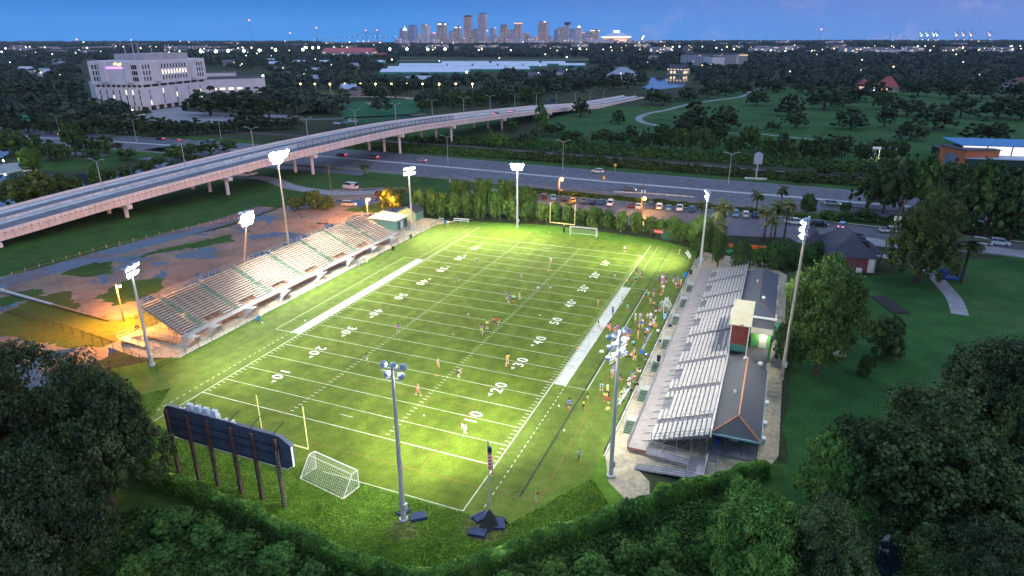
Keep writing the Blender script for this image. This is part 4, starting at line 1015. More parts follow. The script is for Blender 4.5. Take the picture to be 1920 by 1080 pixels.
# highway signs
def panel_sign(base, w, h, zb, m, label, lines=3, ang=.25, posts=2, text=None, tm=None, name='road_sign', cat='sign'):
    t = thing(name, label, cat, base, ang)
    m_ = MB(); m_.box((0,0,zb+h/2),(w,.12,h)); m_.build('panel', m, t)
    for s in ((-1,1) if posts == 2 else (0,)):
        m_ = MB(); m_.bar((s*w*.32,.1,0),(s*w*.32,.1,zb+h*.8),.10,6); m_.build('post', M_lamp, t)
    return t
t = panel_sign(G(55,246), 5.4, 4.2, 4.6, mat('sign_green',(.01,.30,.20),var=.05,emit=(.01,.30,.2),estr=.25), 'green highway sign on two posts at the far left', ang=.1)
m_ = MB()
for k, w in enumerate((3.6,2.8,3.2)):
    for q in range(int(w/.42)): m_.box((-w/2+q*.42+.2,-.075,7.9-k*1.15),(.26,.02,.42))
m_.build('lettering', M_white, t)
for a, b, yt, lab in ((1132,350,333,'near the middle of the highway'),(1153,325,306,'on the far edge of the highway')):
    t = thing('warning_sign', f'yellow diamond warning sign {lab}', 'sign', G(a,b), .1)
    m_ = MB(); m_.bar((0,0,0),(0,0,3.4),.07,6); m_.build('post', M_lamp, t)
    m_ = MB(); m_.v = [(0,-.05,2.3),(.62,-.05,3.2),(0,-.05,4.1),(-.62,-.05,3.2),(0,.0,2.3),(.62,.0,3.2),(0,.0,4.1),(-.62,.0,3.2)]; m_.f = [(0,1,2,3),(7,6,5,4),(0,4,5,1),(1,5,6,2),(2,6,7,3),(3,7,4,0)]
    m_.build('panel', mat('sign_yellow',(.75,.42,.01),var=0), t)
t = thing('pylon_sign', 'tall white roadside pylon sign shaped like a little house on a slab', 'sign', G(1417,336), .2)
m_ = MB(); m_.bar((0,0,0),(0,0,6),.35,6); m_.build('post', M_lamp, t)
m_ = MB(); m_.box((0,0,7.6),(3.0,.5,3.6)); m_.add([(-1.7,-.25,9.4),(1.7,-.25,9.4),(0,-.25,10.4),(-1.7,.25,9.4),(1.7,.25,9.4),(0,.25,10.4)], [(0,1,2),(5,4,3),(1,4,5,2),(0,2,5,3)]); m_.build('panel', mat('pale_blue_panel',(.30,.34,.42),var=.1), t)
m_ = MB(); m_.box((0,0,.3),(8,1.0,.6)); m_.build('slab', M_conc2, t)
# scoreboard seen from behind
SBp = [G(280+x/4.8,740+y/4.8) for x,y in [(285,705),(470,755),(640,810),(825,895),(1005,960),(1200,1030)]]
sb = thing('scoreboard', 'big dark blue scoreboard on six rusty posts seen from behind', 'scoreboard', (SBp[0].x, -62.0, 0))
o0 = Vector(sb.location); M_sb = mat('scoreboard_blue', (.055,.078,.12), rough=.6, var=.25, scale=.7)
W_ = SBp[-1].x-SBp[0].x
m_ = MB(); m_.v = []; xs0, xs1 = -.2, W_+.1
prof = [(xs0+.9,5.4),(xs1+1.0,5.4),(xs1+1.8,6.1),(xs1+1.8,8.6),(xs1+.3,9.5),(xs0+.3,9.7),(xs0-.3,9.2),(xs0-.1,6.0)]
m_.v = [(x,.25,z) for x,z in prof]+[(x,.75,z) for x,z in prof]; n = len(prof)
m_.f = [tuple(range(n)), tuple(range(2*n-1,n-1,-1))]+[(i, n+i, n+(i+1)%n, (i+1)%n) for i in range(n)]
m_.build('panel', M_sb, sb)
m_ = MB()
for k, z in enumerate((5.6, 7.0, 8.1)): m_.box((W_/2+.1,.19,z),(W_+.8,.1,.10))
m_.build('frame_rail', mat('dark_steel',(.02,.022,.03),var=.2), sb)
m_ = MB(); m_.b2((xs1+1.82,.2,5.9),(xs1+1.85,.5,8.5)); m_.b2((xs0+.5,.2,5.28),(xs1+1.0,.8,5.36)); m_.build('edge_trim', M_white, sb)
M_post = mat('rusty_post', (.055,.05,.055), rough=.8, var=.4, scale=1.2, c2=(.08,.045,.04))
for k, p in enumerate(SBp):
    m_ = MB(); x = p.x-o0.x; m_.box((x,0,4.6),(.34,.34,9.2)); m_.build('post', M_post, sb)
    if k in (1,3,4,5): m_ = MB(); m_.path([(x,.1,9.2),(x,.1,10.0),(x+.2,1.6,10.6)], .045); m_.build('bracket_arm', mat('dark_steel',(0,0,0)), sb)
for k in range(4):
    m_ = MB(); x = 3.6+k*1.25; m_.box((x,.5,9.65+.5),(.75,.6,.85),.15,.8); m_.box((x+.1,.9,9.75),(.3,.3,.3)); m_.build('horn_speaker', mat('pale_speaker',(.45,.52,.62),var=.1), sb)
m_ = MB(); m_.bar((2.0,.4,9.72),(10.5,.4,9.66),.07)
for k in range(8): m_.box((2.6+k*1.05,.6,9.6),(.22,.3,.4))
m_.build('lamp_bar', M_white, sb)
m_ = MB(); x = W_+.25; m_.bar((x,-.35,.1),(x,-.35,8.0),.03); m_.bar((x+.4,-.35,.1),(x+.4,-.35,8.0),.03)
for k in range(20): m_.bar((x,-.35,.4+k*.38),(x+.4,-.35,.4+k*.38),.02)
m_.build('ladder', M_scaf, sb)
# goal posts
M_yel = mat('goalpost_yellow', (.78,.62,.10), rough=.5, var=.05); M_ylw2 = mat('goalpost_cream', (.80,.72,.30), rough=.5, var=.05)
def upright(base, s, label, pad):
    t = thing('goal_post', label, 'goalpost', base); y = s*1.9
    m_ = MB(); m_.path([(0,0,0),(0,0,2.2),(0,y*.5,2.95),(0,y,3.05)], .10, 8); m_.build('gooseneck', M_white if s > 0 else M_yel, t)
    m_ = MB(); m_.bar((-3.55,y,3.05),(3.55,y,3.05),.10,8); m_.build('crossbar', M_ylw2, t)
    for x in (-3.55,3.55): m_ = MB(); m_.bar((x,y,3.05),(x,y,9.1 if s > 0 else 8.6),.07,8); m_.build('upright', M_ylw2, t)
    if pad: m_ = MB(); m_.lathe((0,0,.02),[(.24,0),(.24,1.9),(.2,1.95)],12); m_.build('pad', mat('navy_pad',(.015,.025,.05),var=.1), t)
upright((-0.2,-57.0,0), 1, 'yellow football goalpost behind the near end line next to the scoreboard', False)
upright((-0.3,58.6,0), -1, 'yellow football goalpost with dark padded stem in front of the far hedge', True)
# soccer goals
M_net = mat('net_cord', (.55,.58,.58), var=0)
def soccer_goal(base, rz, w, h, d0, d1, label, scale=1.0, net=.4, r=.06, thin=.012):
    t = thing('soccer_goal', label, 'soccer goal', base, rz)
    m_ = MB(); hw = w/2
    for x in (-hw, hw): m_.bar((x,0,0),(x,0,h),r,8); m_.bar((x,0,h),(x,d0,h),r*.8,6); m_.bar((x,d0,h),(x,d1,.05),r*.8,6); m_.bar((x,d1,.05),(x,0,.05),r*.8,6)
    m_.bar((-hw,0,h),(hw,0,h),r,8); m_.bar((-hw,d1,.05),(hw,d1,.05),r*.8,6); m_.bar((-hw,d0,h),(hw,d0,h),r*.5,6)
    m_.build('frame', M_white, t)
    m_ = MB(); n = int(w/net)
    for k in range(n+1): x = -hw+w*k/n; m_.path([(x,.02,h),(x,d0,h-.02),(x,d1,.05)], thin, 3)
    k = 0; L_ = math.hypot(d1-d0, h)
    for k in range(int(L_/net)): f = (k+.5)*net/L_; y = d0+(d1-d0)*f; z = h*(1-f); m_.bar((-hw,y,z),(hw,y,z),thin,3)
    for x in (-hw, hw):
        for k in range(1, int(h/net)+1):
            z = k*net; ye = d0+(d1-d0)*(1-z/h) if d1 > d0 else d0
            if z < h: m_.bar((x,0,z),(x,ye,z),thin,3)
        for k in range(1, int(d1/net)+1):
            y = k*net; zt = h if y <= d0 else h*(1-(y-d0)/(d1-d0)); m_.bar((x,y,0),(x,y,max(.02,zt)),thin,3)
    m_.build('net', M_net, t); return t
ga, gb = G(550,897), G(635,938); mid = (ga+gb)/2
soccer_goal(G(600,916)+Vector((.6,2.6,0)), PI-math.atan2((gb-ga).y,(gb-ga).x)*-1, 7.32, 2.44, .9, 2.6, 'large white soccer goal with net beside the scoreboard', net=.30, thin=.011)
fa, fb = G(1066,441), G(1119,446); mid = (fa+fb)/2
soccer_goal(mid, math.atan2((fb-fa).y,(fb-fa).x), 7.32, 2.44, .9, 2.2, 'large white soccer goal in front of the far yellow goalpost', net=.4)
soccer_goal(Vector((35.2,13.5,0)), -PI/2+.1, 3.6, 1.9, .5, 1.6, 'small white soccer goal parked against the right fence', net=.35, r=.05)
soccer_goal(G(682,496), PI/2, 3.2, 1.6, .4, 1.4, 'small white soccer goal parked in front of the cream stand', net=.35, r=.05)
# flag pole with crash pads
fp = G(918,980); t = thing('flag_pole', 'flagpole with furled striped flag rising from blue crash pads', 'flagpole', fp)
m_ = MB(); m_.bar((0,0,0),(0,0,10.6),.09,10,.05); m_.ball((0,0,10.7),.1,8); m_.build('pole', M_lamp, t)
fm = mat('flag_stripes', (.5,.5,.5), var=0, rough=.8)
nt = fm.node_tree; tc = nt.nodes.new('ShaderNodeTexCoord'); sp = nt.nodes.new('ShaderNodeSeparateXYZ'); nt.links.new(tc.outputs['Object'], sp.inputs[0])
ma = nt.nodes.new('ShaderNodeMath'); ma.operation = 'MULTIPLY'; ma.inputs[1].default_value = 2.4; nt.links.new(sp.outputs['Z'], ma.inputs[0]); fr_ = nt.nodes.new('ShaderNodeMath'); fr_.operation = 'FRACT'; nt.links.new(ma.outputs[0], fr_.inputs[0])
gt = nt.nodes.new('ShaderNodeMath'); gt.operation = 'GREATER_THAN'; gt.inputs[1].default_value = .5; nt.links.new(fr_.outputs[0], gt.inputs[0])
g2 = nt.nodes.new('ShaderNodeMath'); g2.operation = 'GREATER_THAN'; g2.inputs[1].default_value = 9.4; nt.links.new(sp.outputs['Z'], g2.inputs[0])
mx = nt.nodes.new('ShaderNodeMixRGB'); nt.links.new(gt.outputs[0], mx.inputs[0]); mx.inputs[1].default_value = (.62,.05,.06,1); mx.inputs[2].default_value = (.6,.6,.6,1)
m3 = nt.nodes.new('ShaderNodeMixRGB'); nt.links.new(g2.outputs[0], m3.inputs[0]); nt.links.new(mx.outputs[0], m3.inputs[1]); m3.inputs[2].default_value = (.02,.03,.12,1)
nt.links.new(m3.outputs[0], nt.nodes['Principled BSDF'].inputs['Base Color'])
fl_ = MB(); r = random.Random(3)
for k in range(6):
    a = k*1.05; fl_.bar((.14+.12*math.cos(a), .12*math.sin(a), 10.0), (.26+.22*math.cos(a), .22*math.sin(a), 6.5+.25*k), .12, 6, .09)
tag(fl_.build('flag', fm, None, fp), 'furled red white and blue striped flag hanging on the flagpole', 'flag')
M_pad = mat('navy_tarp', (.020,.035,.095), rough=.6, var=.3, scale=2)
def pad(base, dims, rz, lab, fold=0):
    t = MB(); t.box((0,0,dims[2]/2), dims, 0, .93); 
    for s in (-.25,.25): t.box((dims[0]*s,0,dims[2]+.02),(.05,dims[1]*.9,.04))
    o = t.build('crash_pad', M_pad, None, base, rz); o.rotation_euler.x = fold; return tag(o, lab, 'crash pad')
pad(fp+Vector((-.5,-2.1,.01)), (2.0,1.2,.35), .15, 'flat navy crash pad lying nearest the camera below the flagpole')
pad(fp+Vector((1.1,.1,.01)), (1.3,1.9,.3), .4, 'navy crash pad lying right of the flagpole base')
pad(fp+Vector((-1.2,.3,.01)), (1.2,1.9,.35), -.5, 'navy crash pad lying left of the flagpole base')
m_ = MB(); m_.lathe((0,0,0), [(1.25,0),(.95,.5),(.25,1.9),(.12,2.1)], 5)
tag(m_.build('pad_cover', mat('dark_tarp',(.02,.025,.03),var=.3), None, fp+Vector((.2,-.4,.02))), 'dark peaked pad propped round the foot of the flagpole', 'crash pad')
pb_ = G(757,975)
pad(pb_+Vector((1.4,.9,.01)), (1.9,1.2,.4), .7, 'navy crash pad heaped on the right of the near pole foot')
pad(pb_+Vector((-.6,1.0,.01)), (1.4,1.0,.3), 1.4, 'small navy crash pad behind the near pole foot')
# corner flag, benches, barrels, signs on the field edge
for (a, b, lab, c) in ((1005,941,'red corner flag on the near right corner','r'),(1273,478,'slim yellow corner pole on the far right','y'),(840,424,'white corner pylon at the far left','w')):
    t = thing('corner_flag', lab, 'corner flag', G(a,b)); m_ = MB(); m_.bar((0,0,0),(0,0,1.5),.035,6); m_.build('post', M_white, t)
    m_ = MB(); m_.box((.14,0,1.28),(.28,.03,.34)); m_.build('flag', mat('flag_red',(.6,.04,.02),var=0) if c == 'r' else (M_yel if c == 'y' else M_white), t)
def bench(p, q, lab, w=.5, h=.5, back=False, m=None):
    p = Vector(p); q = Vector(q); c = (p+q)/2; L_ = (q-p).length; t = thing('team_bench', lab, 'bench', c, math.atan2((q-p).y,(q-p).x)); m = m or M_alu
    m_ = MB(); m_.box((0,0,h),(L_,w*.8,.05)); m_.build('seat', m, t)
    if back: m_ = MB(); m_.box((0,w*.55,h+.4),(L_,.05,.3)); m_.build('backrest', m, t)
    n_ = max(2, int(L_/2)+1)
    for k in range(n_):
        x = -L_/2+.2+(L_-.4)*k/(n_-1); m_ = MB(); m_.bar((x,-w*.4,0),(x,-w*.3,h),.04); m_.bar((x,w*.4,0),(x,w*.5 if back else w*.3,h+.5 if back else h),.04); m_.build('leg', m, t)
bench(G(1220,629), G(1204,659), 'long aluminium bench behind the players in pink shirts', back=True)
bench(G(1250,564), G(1237,585), 'aluminium bench where green shirted players sit', back=True)
bench(G(1178,735), G(1160,762), 'white bench beside the players in yellow shirts', back=True, m=M_white)
bench(G(1286,476), G(1293,487), 'short white bench left of the far right light pole', back=True, m=M_white)
bench(G(850,416), G(879,418), 'long white bench below the far left hedge', back=True, m=M_white, w=.9)
bench(G(822,415), G(832,416), 'grey bench at the far left corner beside the blue bin', back=True)
M_blk = mat('black_plastic',(.02,.02,.022),var=.1); M_lblue = mat('light_blue_plastic',(.25,.42,.60),var=.1); M_bblue = mat('blue_drum',(.01,.22,.65),var=.1)
barrel(*G(485.7,601), mat('teal_drum',(.02,.16,.42),var=.1), 'teal blue barrel on the turf in front of the cream stand')
barrel(*G(1284.4,519), M_bblue, 'bright blue barrel on the grass right of the far touchline')
barrel(*G(1246.3,597), M_lblue, 'pale blue barrel behind the players on the right touchline')
barrel(*G(835,419), M_bblue, 'blue barrel beside the bench at the far left corner')
barrel(*G(770.5,446), M_blk, 'black barrel at the foot of the pole by the white roofed shed')
barrel(*G(737,469), M_blk, 'black barrel beside the far stairs of the cream stand')
barrel(*G(1295,514), M_blk, 'black barrel at the far end of the silver stand')
barrel(38.6, G(1229,676,1.05).y, 1.05, M_blk, 'black barrel on the stair landing of the silver stand')
barrel(*G(258,618), M_dark, 'dark barrel in the orange glow at the near end of the cream stand')
barrel(*G(1312,492), M_bblue, 'blue barrel behind the far right light pole')
# red drinks sign, green hut and electric box
t = thing('drinks_sign', 'red and white script sign on a post above the grass by the green hut', 'sign', G(1229,449), -.05)
m_ = MB(); m_.box((.7,0,2.3),(2.3,.12,.95)); m_.build('panel', mat('sign_red',(.62,.06,.05),var=.05), t)
m_ = MB(); m_.box((-.95,0,2.4),(1.0,.12,.85)); m_.build('side_panel', mat('dark_panel',(.08,.06,.055),var=.1), t)
tm_ = text_mesh('Coca-Cola', .52, .01, .012, M_white, 'lettering'); o = bpy.data.objects.new('lettering', tm_); COL.objects.link(o); o.parent = t; o.location = (.7,-.075,2.3); o.rotation_euler = (PI/2,0,0)
for x in (-.9,.9): m_ = MB(); m_.bar((x,.05,0),(x,.05,2.4),.09,6); m_.build('post', M_dark, t)
t = thing('green_hut', 'green board hut at the right end of the far hedge', 'hut', (G(1254,449)), -.1)
m_ = MB(); m_.box((0,1.0,1.1),(4.4,2.0,2.2)); 
for k in range(15): m_.box((-2.1+k*.3,-.03,1.1),(.06,.05,2.16))
m_.build('wall', mat('hut_green',(.045,.15,.10),var=.3,scale=1.2), t); m_ = MB(); m_.box((0,1.0,2.24),(4.5,2.1,.06)); m_.build('roof', M_dkgreen, t)
m_ = MB(); m_.b2((.9,-.09,.1),(1.5,-.05,2.0)); m_.build('door', M_dkgreen, t)
t = MB(); t.box((0,0,1.6),(1.2,.6,3.2)); t.box((0,-.32,1.7),(.9,.03,2.6)); tag(t.build('electric_cabinet', mat('grey_cabinet',(.2,.22,.2),var=.15), None, G(1254,441)), 'tall grey electric cabinet behind the green hut', 'cabinet')
# entrance arch
ar0, ar1 = G(1335,492), G(1432,500)
t = thing('entrance_arch', 'dark steel entrance gantry with orange boxes and green letters', 'gantry', ar0); o0 = ar0
dd = ar1-ar0
for k, f in enumerate((0,.36,.55,1)):
    m_ = MB(); p = dd*f; m_.bar(p, p+Vector((0,0,4.9)), .12, 6); m_.build('post', M_fence, t)
m_ = MB(); m_.bar(Vector((0,0,4.9)), dd+Vector((0,0,4.9)), .08); m_.build('beam', M_fence, t)
M_or = mat('orange_box',(.72,.14,.02),var=.1,scale=.8)
for a, b in ((.12,.24),(.25,.36),(.56,.66),(.67,.84),(.85,1.0)):
    m_ = MB(); p, q = dd*a+Vector((0,0,4.6)), dd*b+Vector((0,0,4.6)); m_.box((p+q)/2, ((q-p).length*.96,.5,.75), math.atan2(dd.y,dd.x)); m_.build('sign_box', M_or, t)
tm_ = text_mesh('MURP', 1.3, .03, .02, mat('green_letter',(.02,.35,.15),var=0,emit=(.02,.5,.15),estr=.15), 'lettering'); o = bpy.data.objects.new('lettering', tm_); COL.objects.link(o); o.parent = t; o.location = dd*.22+Vector((0,-.3,3.2)); o.rotation_euler = (PI/2,0,.05)
# ---------------------------------------------------------------- vegetation
NR = np.random.default_rng(11)
def leaf_mat(name, dark, mid, light, trans=0.25, nscale=.45):
    m = bpy.data.materials.new(name); m.use_nodes = True; MATS[name] = m
    nt = m.node_tree; N = nt.nodes; L = nt.links; b = N['Principled BSDF']; out = N['Material Output']
    b.inputs['Roughness'].default_value = .75; b.inputs['Specular IOR Level'].default_value = .25
    tc = N.new('ShaderNodeTexCoord'); nz = N.new('ShaderNodeTexNoise'); nz.inputs['Scale'].default_value = nscale; nz.inputs['Detail'].default_value = 3
    L.new(tc.outputs['Object'], nz.inputs['Vector'])
    ge = N.new('ShaderNodeNewGeometry'); mth = N.new('ShaderNodeMath'); mth.operation = 'MULTIPLY_ADD'; mth.inputs[1].default_value = .36
    L.new(ge.outputs['Random Per Island'], mth.inputs[0]); ad = N.new('ShaderNodeMath'); ad.operation = 'SUBTRACT'; L.new(nz.outputs[0], ad.inputs[0]); ad.inputs[1].default_value = .18; L.new(ad.outputs[0], mth.inputs[2])
    rp = N.new('ShaderNodeValToRGB'); L.new(mth.outputs[0], rp.inputs[0]); cr = rp.color_ramp
    cr.elements[0].position = .28; cr.elements[0].color = (*dark, 1); cr.elements[1].position = .74; cr.elements[1].color = (*light, 1)
    e = cr.elements.new(.5); e.color = (*mid, 1)
    oi = N.new('ShaderNodeObjectInfo'); mx = N.new('ShaderNodeMixRGB'); mx.blend_type = 'MULTIPLY'; mx.inputs[0].default_value = 1
    L.new(oi.outputs['Color'], mx.inputs[1]); L.new(rp.outputs[0], mx.inputs[2]); L.new(mx.outputs[0], b.inputs['Base Color'])
    if trans > 0:
        tr = N.new('ShaderNodeBsdfTranslucent'); L.new(mx.outputs[0], tr.inputs[0]); ms = N.new('ShaderNodeMixShader'); ms.inputs[0].default_value = trans
        L.new(b.outputs[0], ms.inputs[1]); L.new(tr.outputs[0], ms.inputs[2]); L.new(ms.outputs[0], out.inputs['Surface'])
    return m
L_oak = leaf_mat('oak_leaves', (.016,.034,.010), (.048,.088,.028), (.125,.178,.066))
L_green = leaf_mat('green_leaves', (.022,.050,.014), (.060,.122,.030), (.125,.205,.056))
L_bright = leaf_mat('bright_leaves', (.03,.062,.012), (.065,.12,.022), (.12,.18,.05))
L_far = leaf_mat('far_leaves', (.014,.028,.018), (.027,.050,.032), (.045,.075,.045), 0, .05)
L_palm = leaf_mat('palm_leaves', (.05,.06,.02), (.10,.12,.04), (.17,.17,.075), .1)
M_bark = mat('bark', (.055,.045,.035), rough=.95, var=.35, scale=3)
def quads_at(P, Nrm, size, rng):
    n = len(P); Nn = Nrm/np.maximum(1e-6, np.linalg.norm(Nrm, axis=1, keepdims=True))
    t = rng.normal(size=(n,3)); t -= (t*Nn).sum(1, keepdims=True)*Nn; t /= np.linalg.norm(t, axis=1, keepdims=True); b = np.cross(Nn, t)
    s = size*rng.uniform(.55, 1.3, (n,1)); a = t*s; c = b*s*rng.uniform(.5, .9, (n,1))
    V = np.stack([P-a*.5-c*.5+0, P+a*.55-c*.35, P+a*.5+c*.5, P-a*.35+c*.55], 1).reshape(-1, 3)
    return V, np.arange(4*n).reshape(-1, 4)
def blob(c, r, rng, nu=10, nv=6):
    V = []; F = []
    for i in range(nv+1):
        th = PI*i/nv
        for j in range(nu):
            ph = 2*PI*j/nu; k = rng.uniform(.85, 1.0)
            V.append((c[0]+r[0]*k*math.sin(th)*math.cos(ph), c[1]+r[1]*k*math.sin(th)*math.sin(ph), c[2]+r[2]*k*math.cos(th)))
    for i in range(nv):
        for j in range(nu): F.append((i*nu+j, i*nu+(j+1) % nu, (i+1)*nu+(j+1) % nu, (i+1)*nu+j))
    return np.array(V), np.array(F)
def crown_mesh(name, lobes, nleaf, leaf, m, seed, clump=.28, fill=.36, up=.35, rough=.5):
    rng = np.random.default_rng(seed); VV = []; FF = []; o = 0
    vol = np.array([l[1][0]*l[1][2] for l in lobes]); vol = vol/vol.sum()
    for (c, r), w in zip(lobes, vol):
        c = np.array(c, float); r = np.array(r, float); n = int(nleaf*w); nc = max(6, int(n/70))
        D = rng.normal(size=(nc,3)); D[:,2] = np.where(D[:,2] < -1.1, -D[:,2], D[:,2]); D /= np.linalg.norm(D, axis=1, keepdims=True)
        C = c + D*r*rng.uniform(.80, 1.08, (nc,1)); idx = rng.integers(0, nc, n)
        cr_ = clump*r.mean()*rng.uniform(.6, 1.3, (nc,1))
        off = rng.normal(size=(n,3)); off /= np.linalg.norm(off, axis=1, keepdims=True); off *= rng.uniform(.35, 1.0, (n,1))**.6
        P = C[idx] + off*cr_[idx]*np.array([1,1,.8])
        Nn = off*.9 + D[idx]*.5 + rng.normal(size=(n,3))*rough; Nn[:,2] += up
        V, F = quads_at(P, Nn, leaf, rng); VV.append(V); FF.append(F+o); o += len(V)
        V, F = blob(c, r*fill, rng); VV.append(V); FF.append(F+o); o += len(V)
    return mesh_np(name, np.concatenate(VV), np.concatenate(FF), m)
def trunk_mesh(h, r, limbs, seed, spread=3.0):
    rr = random.Random(seed); mb = MB(); top = Vector((rr.uniform(-.3,.3), rr.uniform(-.3,.3), h))
    mb.bar((0,0,-.1), (0,0,h*.25), r*1.25, 8, r); mb.bar((0,0,h*.25), top, r, 8, r*.6)
    for k in range(limbs):
        a = 2*PI*k/limbs+rr.uniform(-.4,.4); s = rr.uniform(.6, 1)*spread
        p = Vector((0,0,h*rr.uniform(.5,.95))); q = p+Vector((s*math.cos(a), s*math.sin(a), rr.uniform(.8,1.8)*h*.35)); mb.bar(p, p.lerp(q,.55)+Vector((0,0,.2)), r*.45, 6, r*.3); mb.bar(p.lerp(q,.55)+Vector((0,0,.2)), q, r*.3, 5, r*.1)
    return mb
PROT = {}
def proto(key, name, crown_me, trunk):
    t = bpy.data.objects.new(name, None); 
    c = bpy.data.objects.new('crown', crown_me)
    me = bpy.data.meshes.new('trunk'); me.from_pydata(trunk.v, [], trunk.f); me.materials.append(M_bark)
    k = bpy.data.objects.new('trunk', me); PROT[key] = (name, c.data, me); bpy.data.objects.remove(c); bpy.data.objects.remove(k); bpy.data.objects.remove(t)
def lobes(seed, n, R, zc, rr, flat=.75, spreadz=.15):
    g = random.Random(seed); out = [((0,0,zc), (R*.55, R*.55, R*.5*flat+1.2))]
    for k in range(n):
        a = 2*PI*k/n+g.uniform(-.35,.35); d = R*g.uniform(.45,.68); s = R*g.uniform(.30,.46)
        out.append(((d*math.cos(a), d*math.sin(a), zc+g.uniform(-spreadz,spreadz)*10-.4), (s*rr, s*rr, s*flat)))
    return out
# unit trees: 10 m tall, 10 m wide
def oak_l(seed, n=8):
    g = random.Random(seed+40); out = lobes(seed, n, 5.0, 6.2, 1.0, 1.05, .14)
    for k in range(n-2):
        a = 2*PI*(k+.5)/(n-2)+g.uniform(-.3,.3); d = g.uniform(3.4,4.4); r = g.uniform(1.5,2.1); out.append(((d*math.cos(a), d*math.sin(a), g.uniform(2.6,3.9)), (r,r,r*.95)))
    return out
def round_l(seed, n=9):
    g = random.Random(seed); out = [((0,0,5.4),(3.6,3.6,3.8))]
    for k in range(n):
        a = 2*PI*k*.381+g.uniform(-.2,.2); z = 2.4+6.4*(k+.5)/n; rad = 3.3*math.sin(PI*min(.95,max(.12,(z-.9)/9.4)))+.4
        out.append(((rad*math.cos(a), rad*math.sin(a), z), (g.uniform(1.5,2.1),)*2+(g.uniform(1.3,1.7),)))
    return out
def cone_l(seed, n=8):
    g = random.Random(seed); out = []
    for k in range(n):
        z = 1.8+7.4*k/n; rad = 3.3*(1-(k/n))**.8; a = k*2.4
        out.append(((rad*.45*math.cos(a), rad*.45*math.sin(a), z), (rad*.75+.5, rad*.75+.5, 1.3)))
    return out
def bush_l(seed, n=7):
    g = random.Random(seed); out = [((0,0,4.2),(3.4,3.4,4.2))]
    for k in range(n):
        a = 2*PI*k/n+g.uniform(-.4,.4); out.append(((2.6*math.cos(a), 2.6*math.sin(a), g.uniform(2.6,6.6)), (g.uniform(1.8,2.6),)*2+(g.uniform(1.8,2.6),)))
    return out
for s in (1,2): proto(f'oakN{s}', 'oak_tree', crown_mesh('crown', oak_l(s,10), 46000, .19, L_oak, s, .30, .04), trunk_mesh(5,.45,6,s))
for s in (1,2,3): proto(f'oakF{s}', 'oak_tree', crown_mesh('crown', oak_l(s+10,7), 4200, .62, L_oak, s, .24), trunk_mesh(5,.4,5,s))
for s in (1,2): proto(f'rndN{s}', 'leafy_tree', crown_mesh('crown', round_l(s,12), 40000, .19, L_green, s, .34, .12), trunk_mesh(4.5,.3,5,s,2))
for s in (1,2,3): proto(f'rndF{s}', 'leafy_tree', crown_mesh('crown', round_l(s+5,8), 3600, .62, L_green, s+3, .32, .52), trunk_mesh(4,.25,4,s,2))
for s in (1,2): proto(f'coneM{s}', 'conical_tree', crown_mesh('crown', cone_l(s,9), 9000, .40, L_green, s+5, .30, .5), trunk_mesh(7,.28,4,s,1))
for s in (1,2,3): proto(f'bushN{s}', 'shrub', crown_mesh('crown', bush_l(s,8), 12000, .42, L_green, s+8, .28, .62), trunk_mesh(3,.3,4,s,1.5))
for s in (1,2,3): proto(f'bushF{s}', 'shrub', crown_mesh('crown', bush_l(s+4,6), 2600, .85, L_green, s+11, .30, .62), trunk_mesh(3,.25,3,s,1.5))
def palm_meshes(seed, fr=26):
    g = random.Random(seed); mb = MB()
    for k in range(fr):
        a = 2*PI*k*.618; el = g.uniform(-.9, 1.0); L_ = g.uniform(2.2, 3.0); P = []
        for j in range(5):
            t = j/4; P.append(Vector((math.cos(a)*L_*t*math.cos(el*.6), math.sin(a)*L_*t*math.cos(el*.6), 8.0+L_*t*math.sin(el)*.9-1.1*t*t)))
        s = Vector((-math.sin(a), math.cos(a), 0))
        for j in range(4):
            w0, w1 = .5*math.sin(PI*(j+.3)/5), .5*math.sin(PI*(j+1.3)/5)
            for q in (-1, 1): mb.quad(P[j], P[j]+s*w0*q*1.3+Vector((0,0,-.3*w0)), P[j+1]+s*w1*q*1.3+Vector((0,0,-.3*w1)), P[j+1])
    for k in range(24):
        a = g.uniform(0, 2*PI); r = .35; mb.quad((r*math.cos(a), r*math.sin(a), 7.9), (r*math.cos(a+.5), r*math.sin(a+.5), 7.9), (1.2*r*math.cos(a+.4), 1.2*r*math.sin(a+.4), 6.2), (1.2*r*math.cos(a), 1.2*r*math.sin(a), 6.3))
    me = bpy.data.meshes.new('fronds'); me.from_pydata([tuple(v) for v in mb.v], [], mb.f); me.materials.append(L_palm)
    tk = MB(); tk.bar((0,0,0),(0,0,4),.26,8,.2); tk.bar((0,0,4),(0,0,8),.2,8,.22)
    return me, tk
for s in (1,2):
    me, tk = palm_meshes(s); t2 = bpy.data.meshes.new('trunk'); t2.from_pydata(tk.v, [], tk.f); t2.materials.append(M_bark); PROT[f'palm{s}'] = ('palm_tree', me, t2)
TREES = []
def tree(key, base, h, w, label, cat='tree', group=None, col=None, crown_name='crown'):
    """w, h in metres"""
    name, cm, tm = PROT[key]
    t = thing(name, label, cat, base, rnd.uniform(0, 6.28), group)
    fx = w*.80/10 if not key.startswith('palm') else w/5.2; fz = h/10
    v = rnd.uniform(.82, 1.18); col = col or (1,1,1)
    c = bpy.data.objects.new('fronds' if key.startswith('palm') else 'crown', cm); COL.objects.link(c); c.parent = t; c.scale = (fx, fx*rnd.uniform(.9,1.1), fz)
    c.color = (col[0]*v, col[1]*v, col[2]*v, 1)
    k = bpy.data.objects.new('trunk', tm); COL.objects.link(k); k.parent = t; k.scale = ((fx+fz)/2, (fx+fz)/2, fz)
    TREES.append((base[0], base[1], w/2)); return t
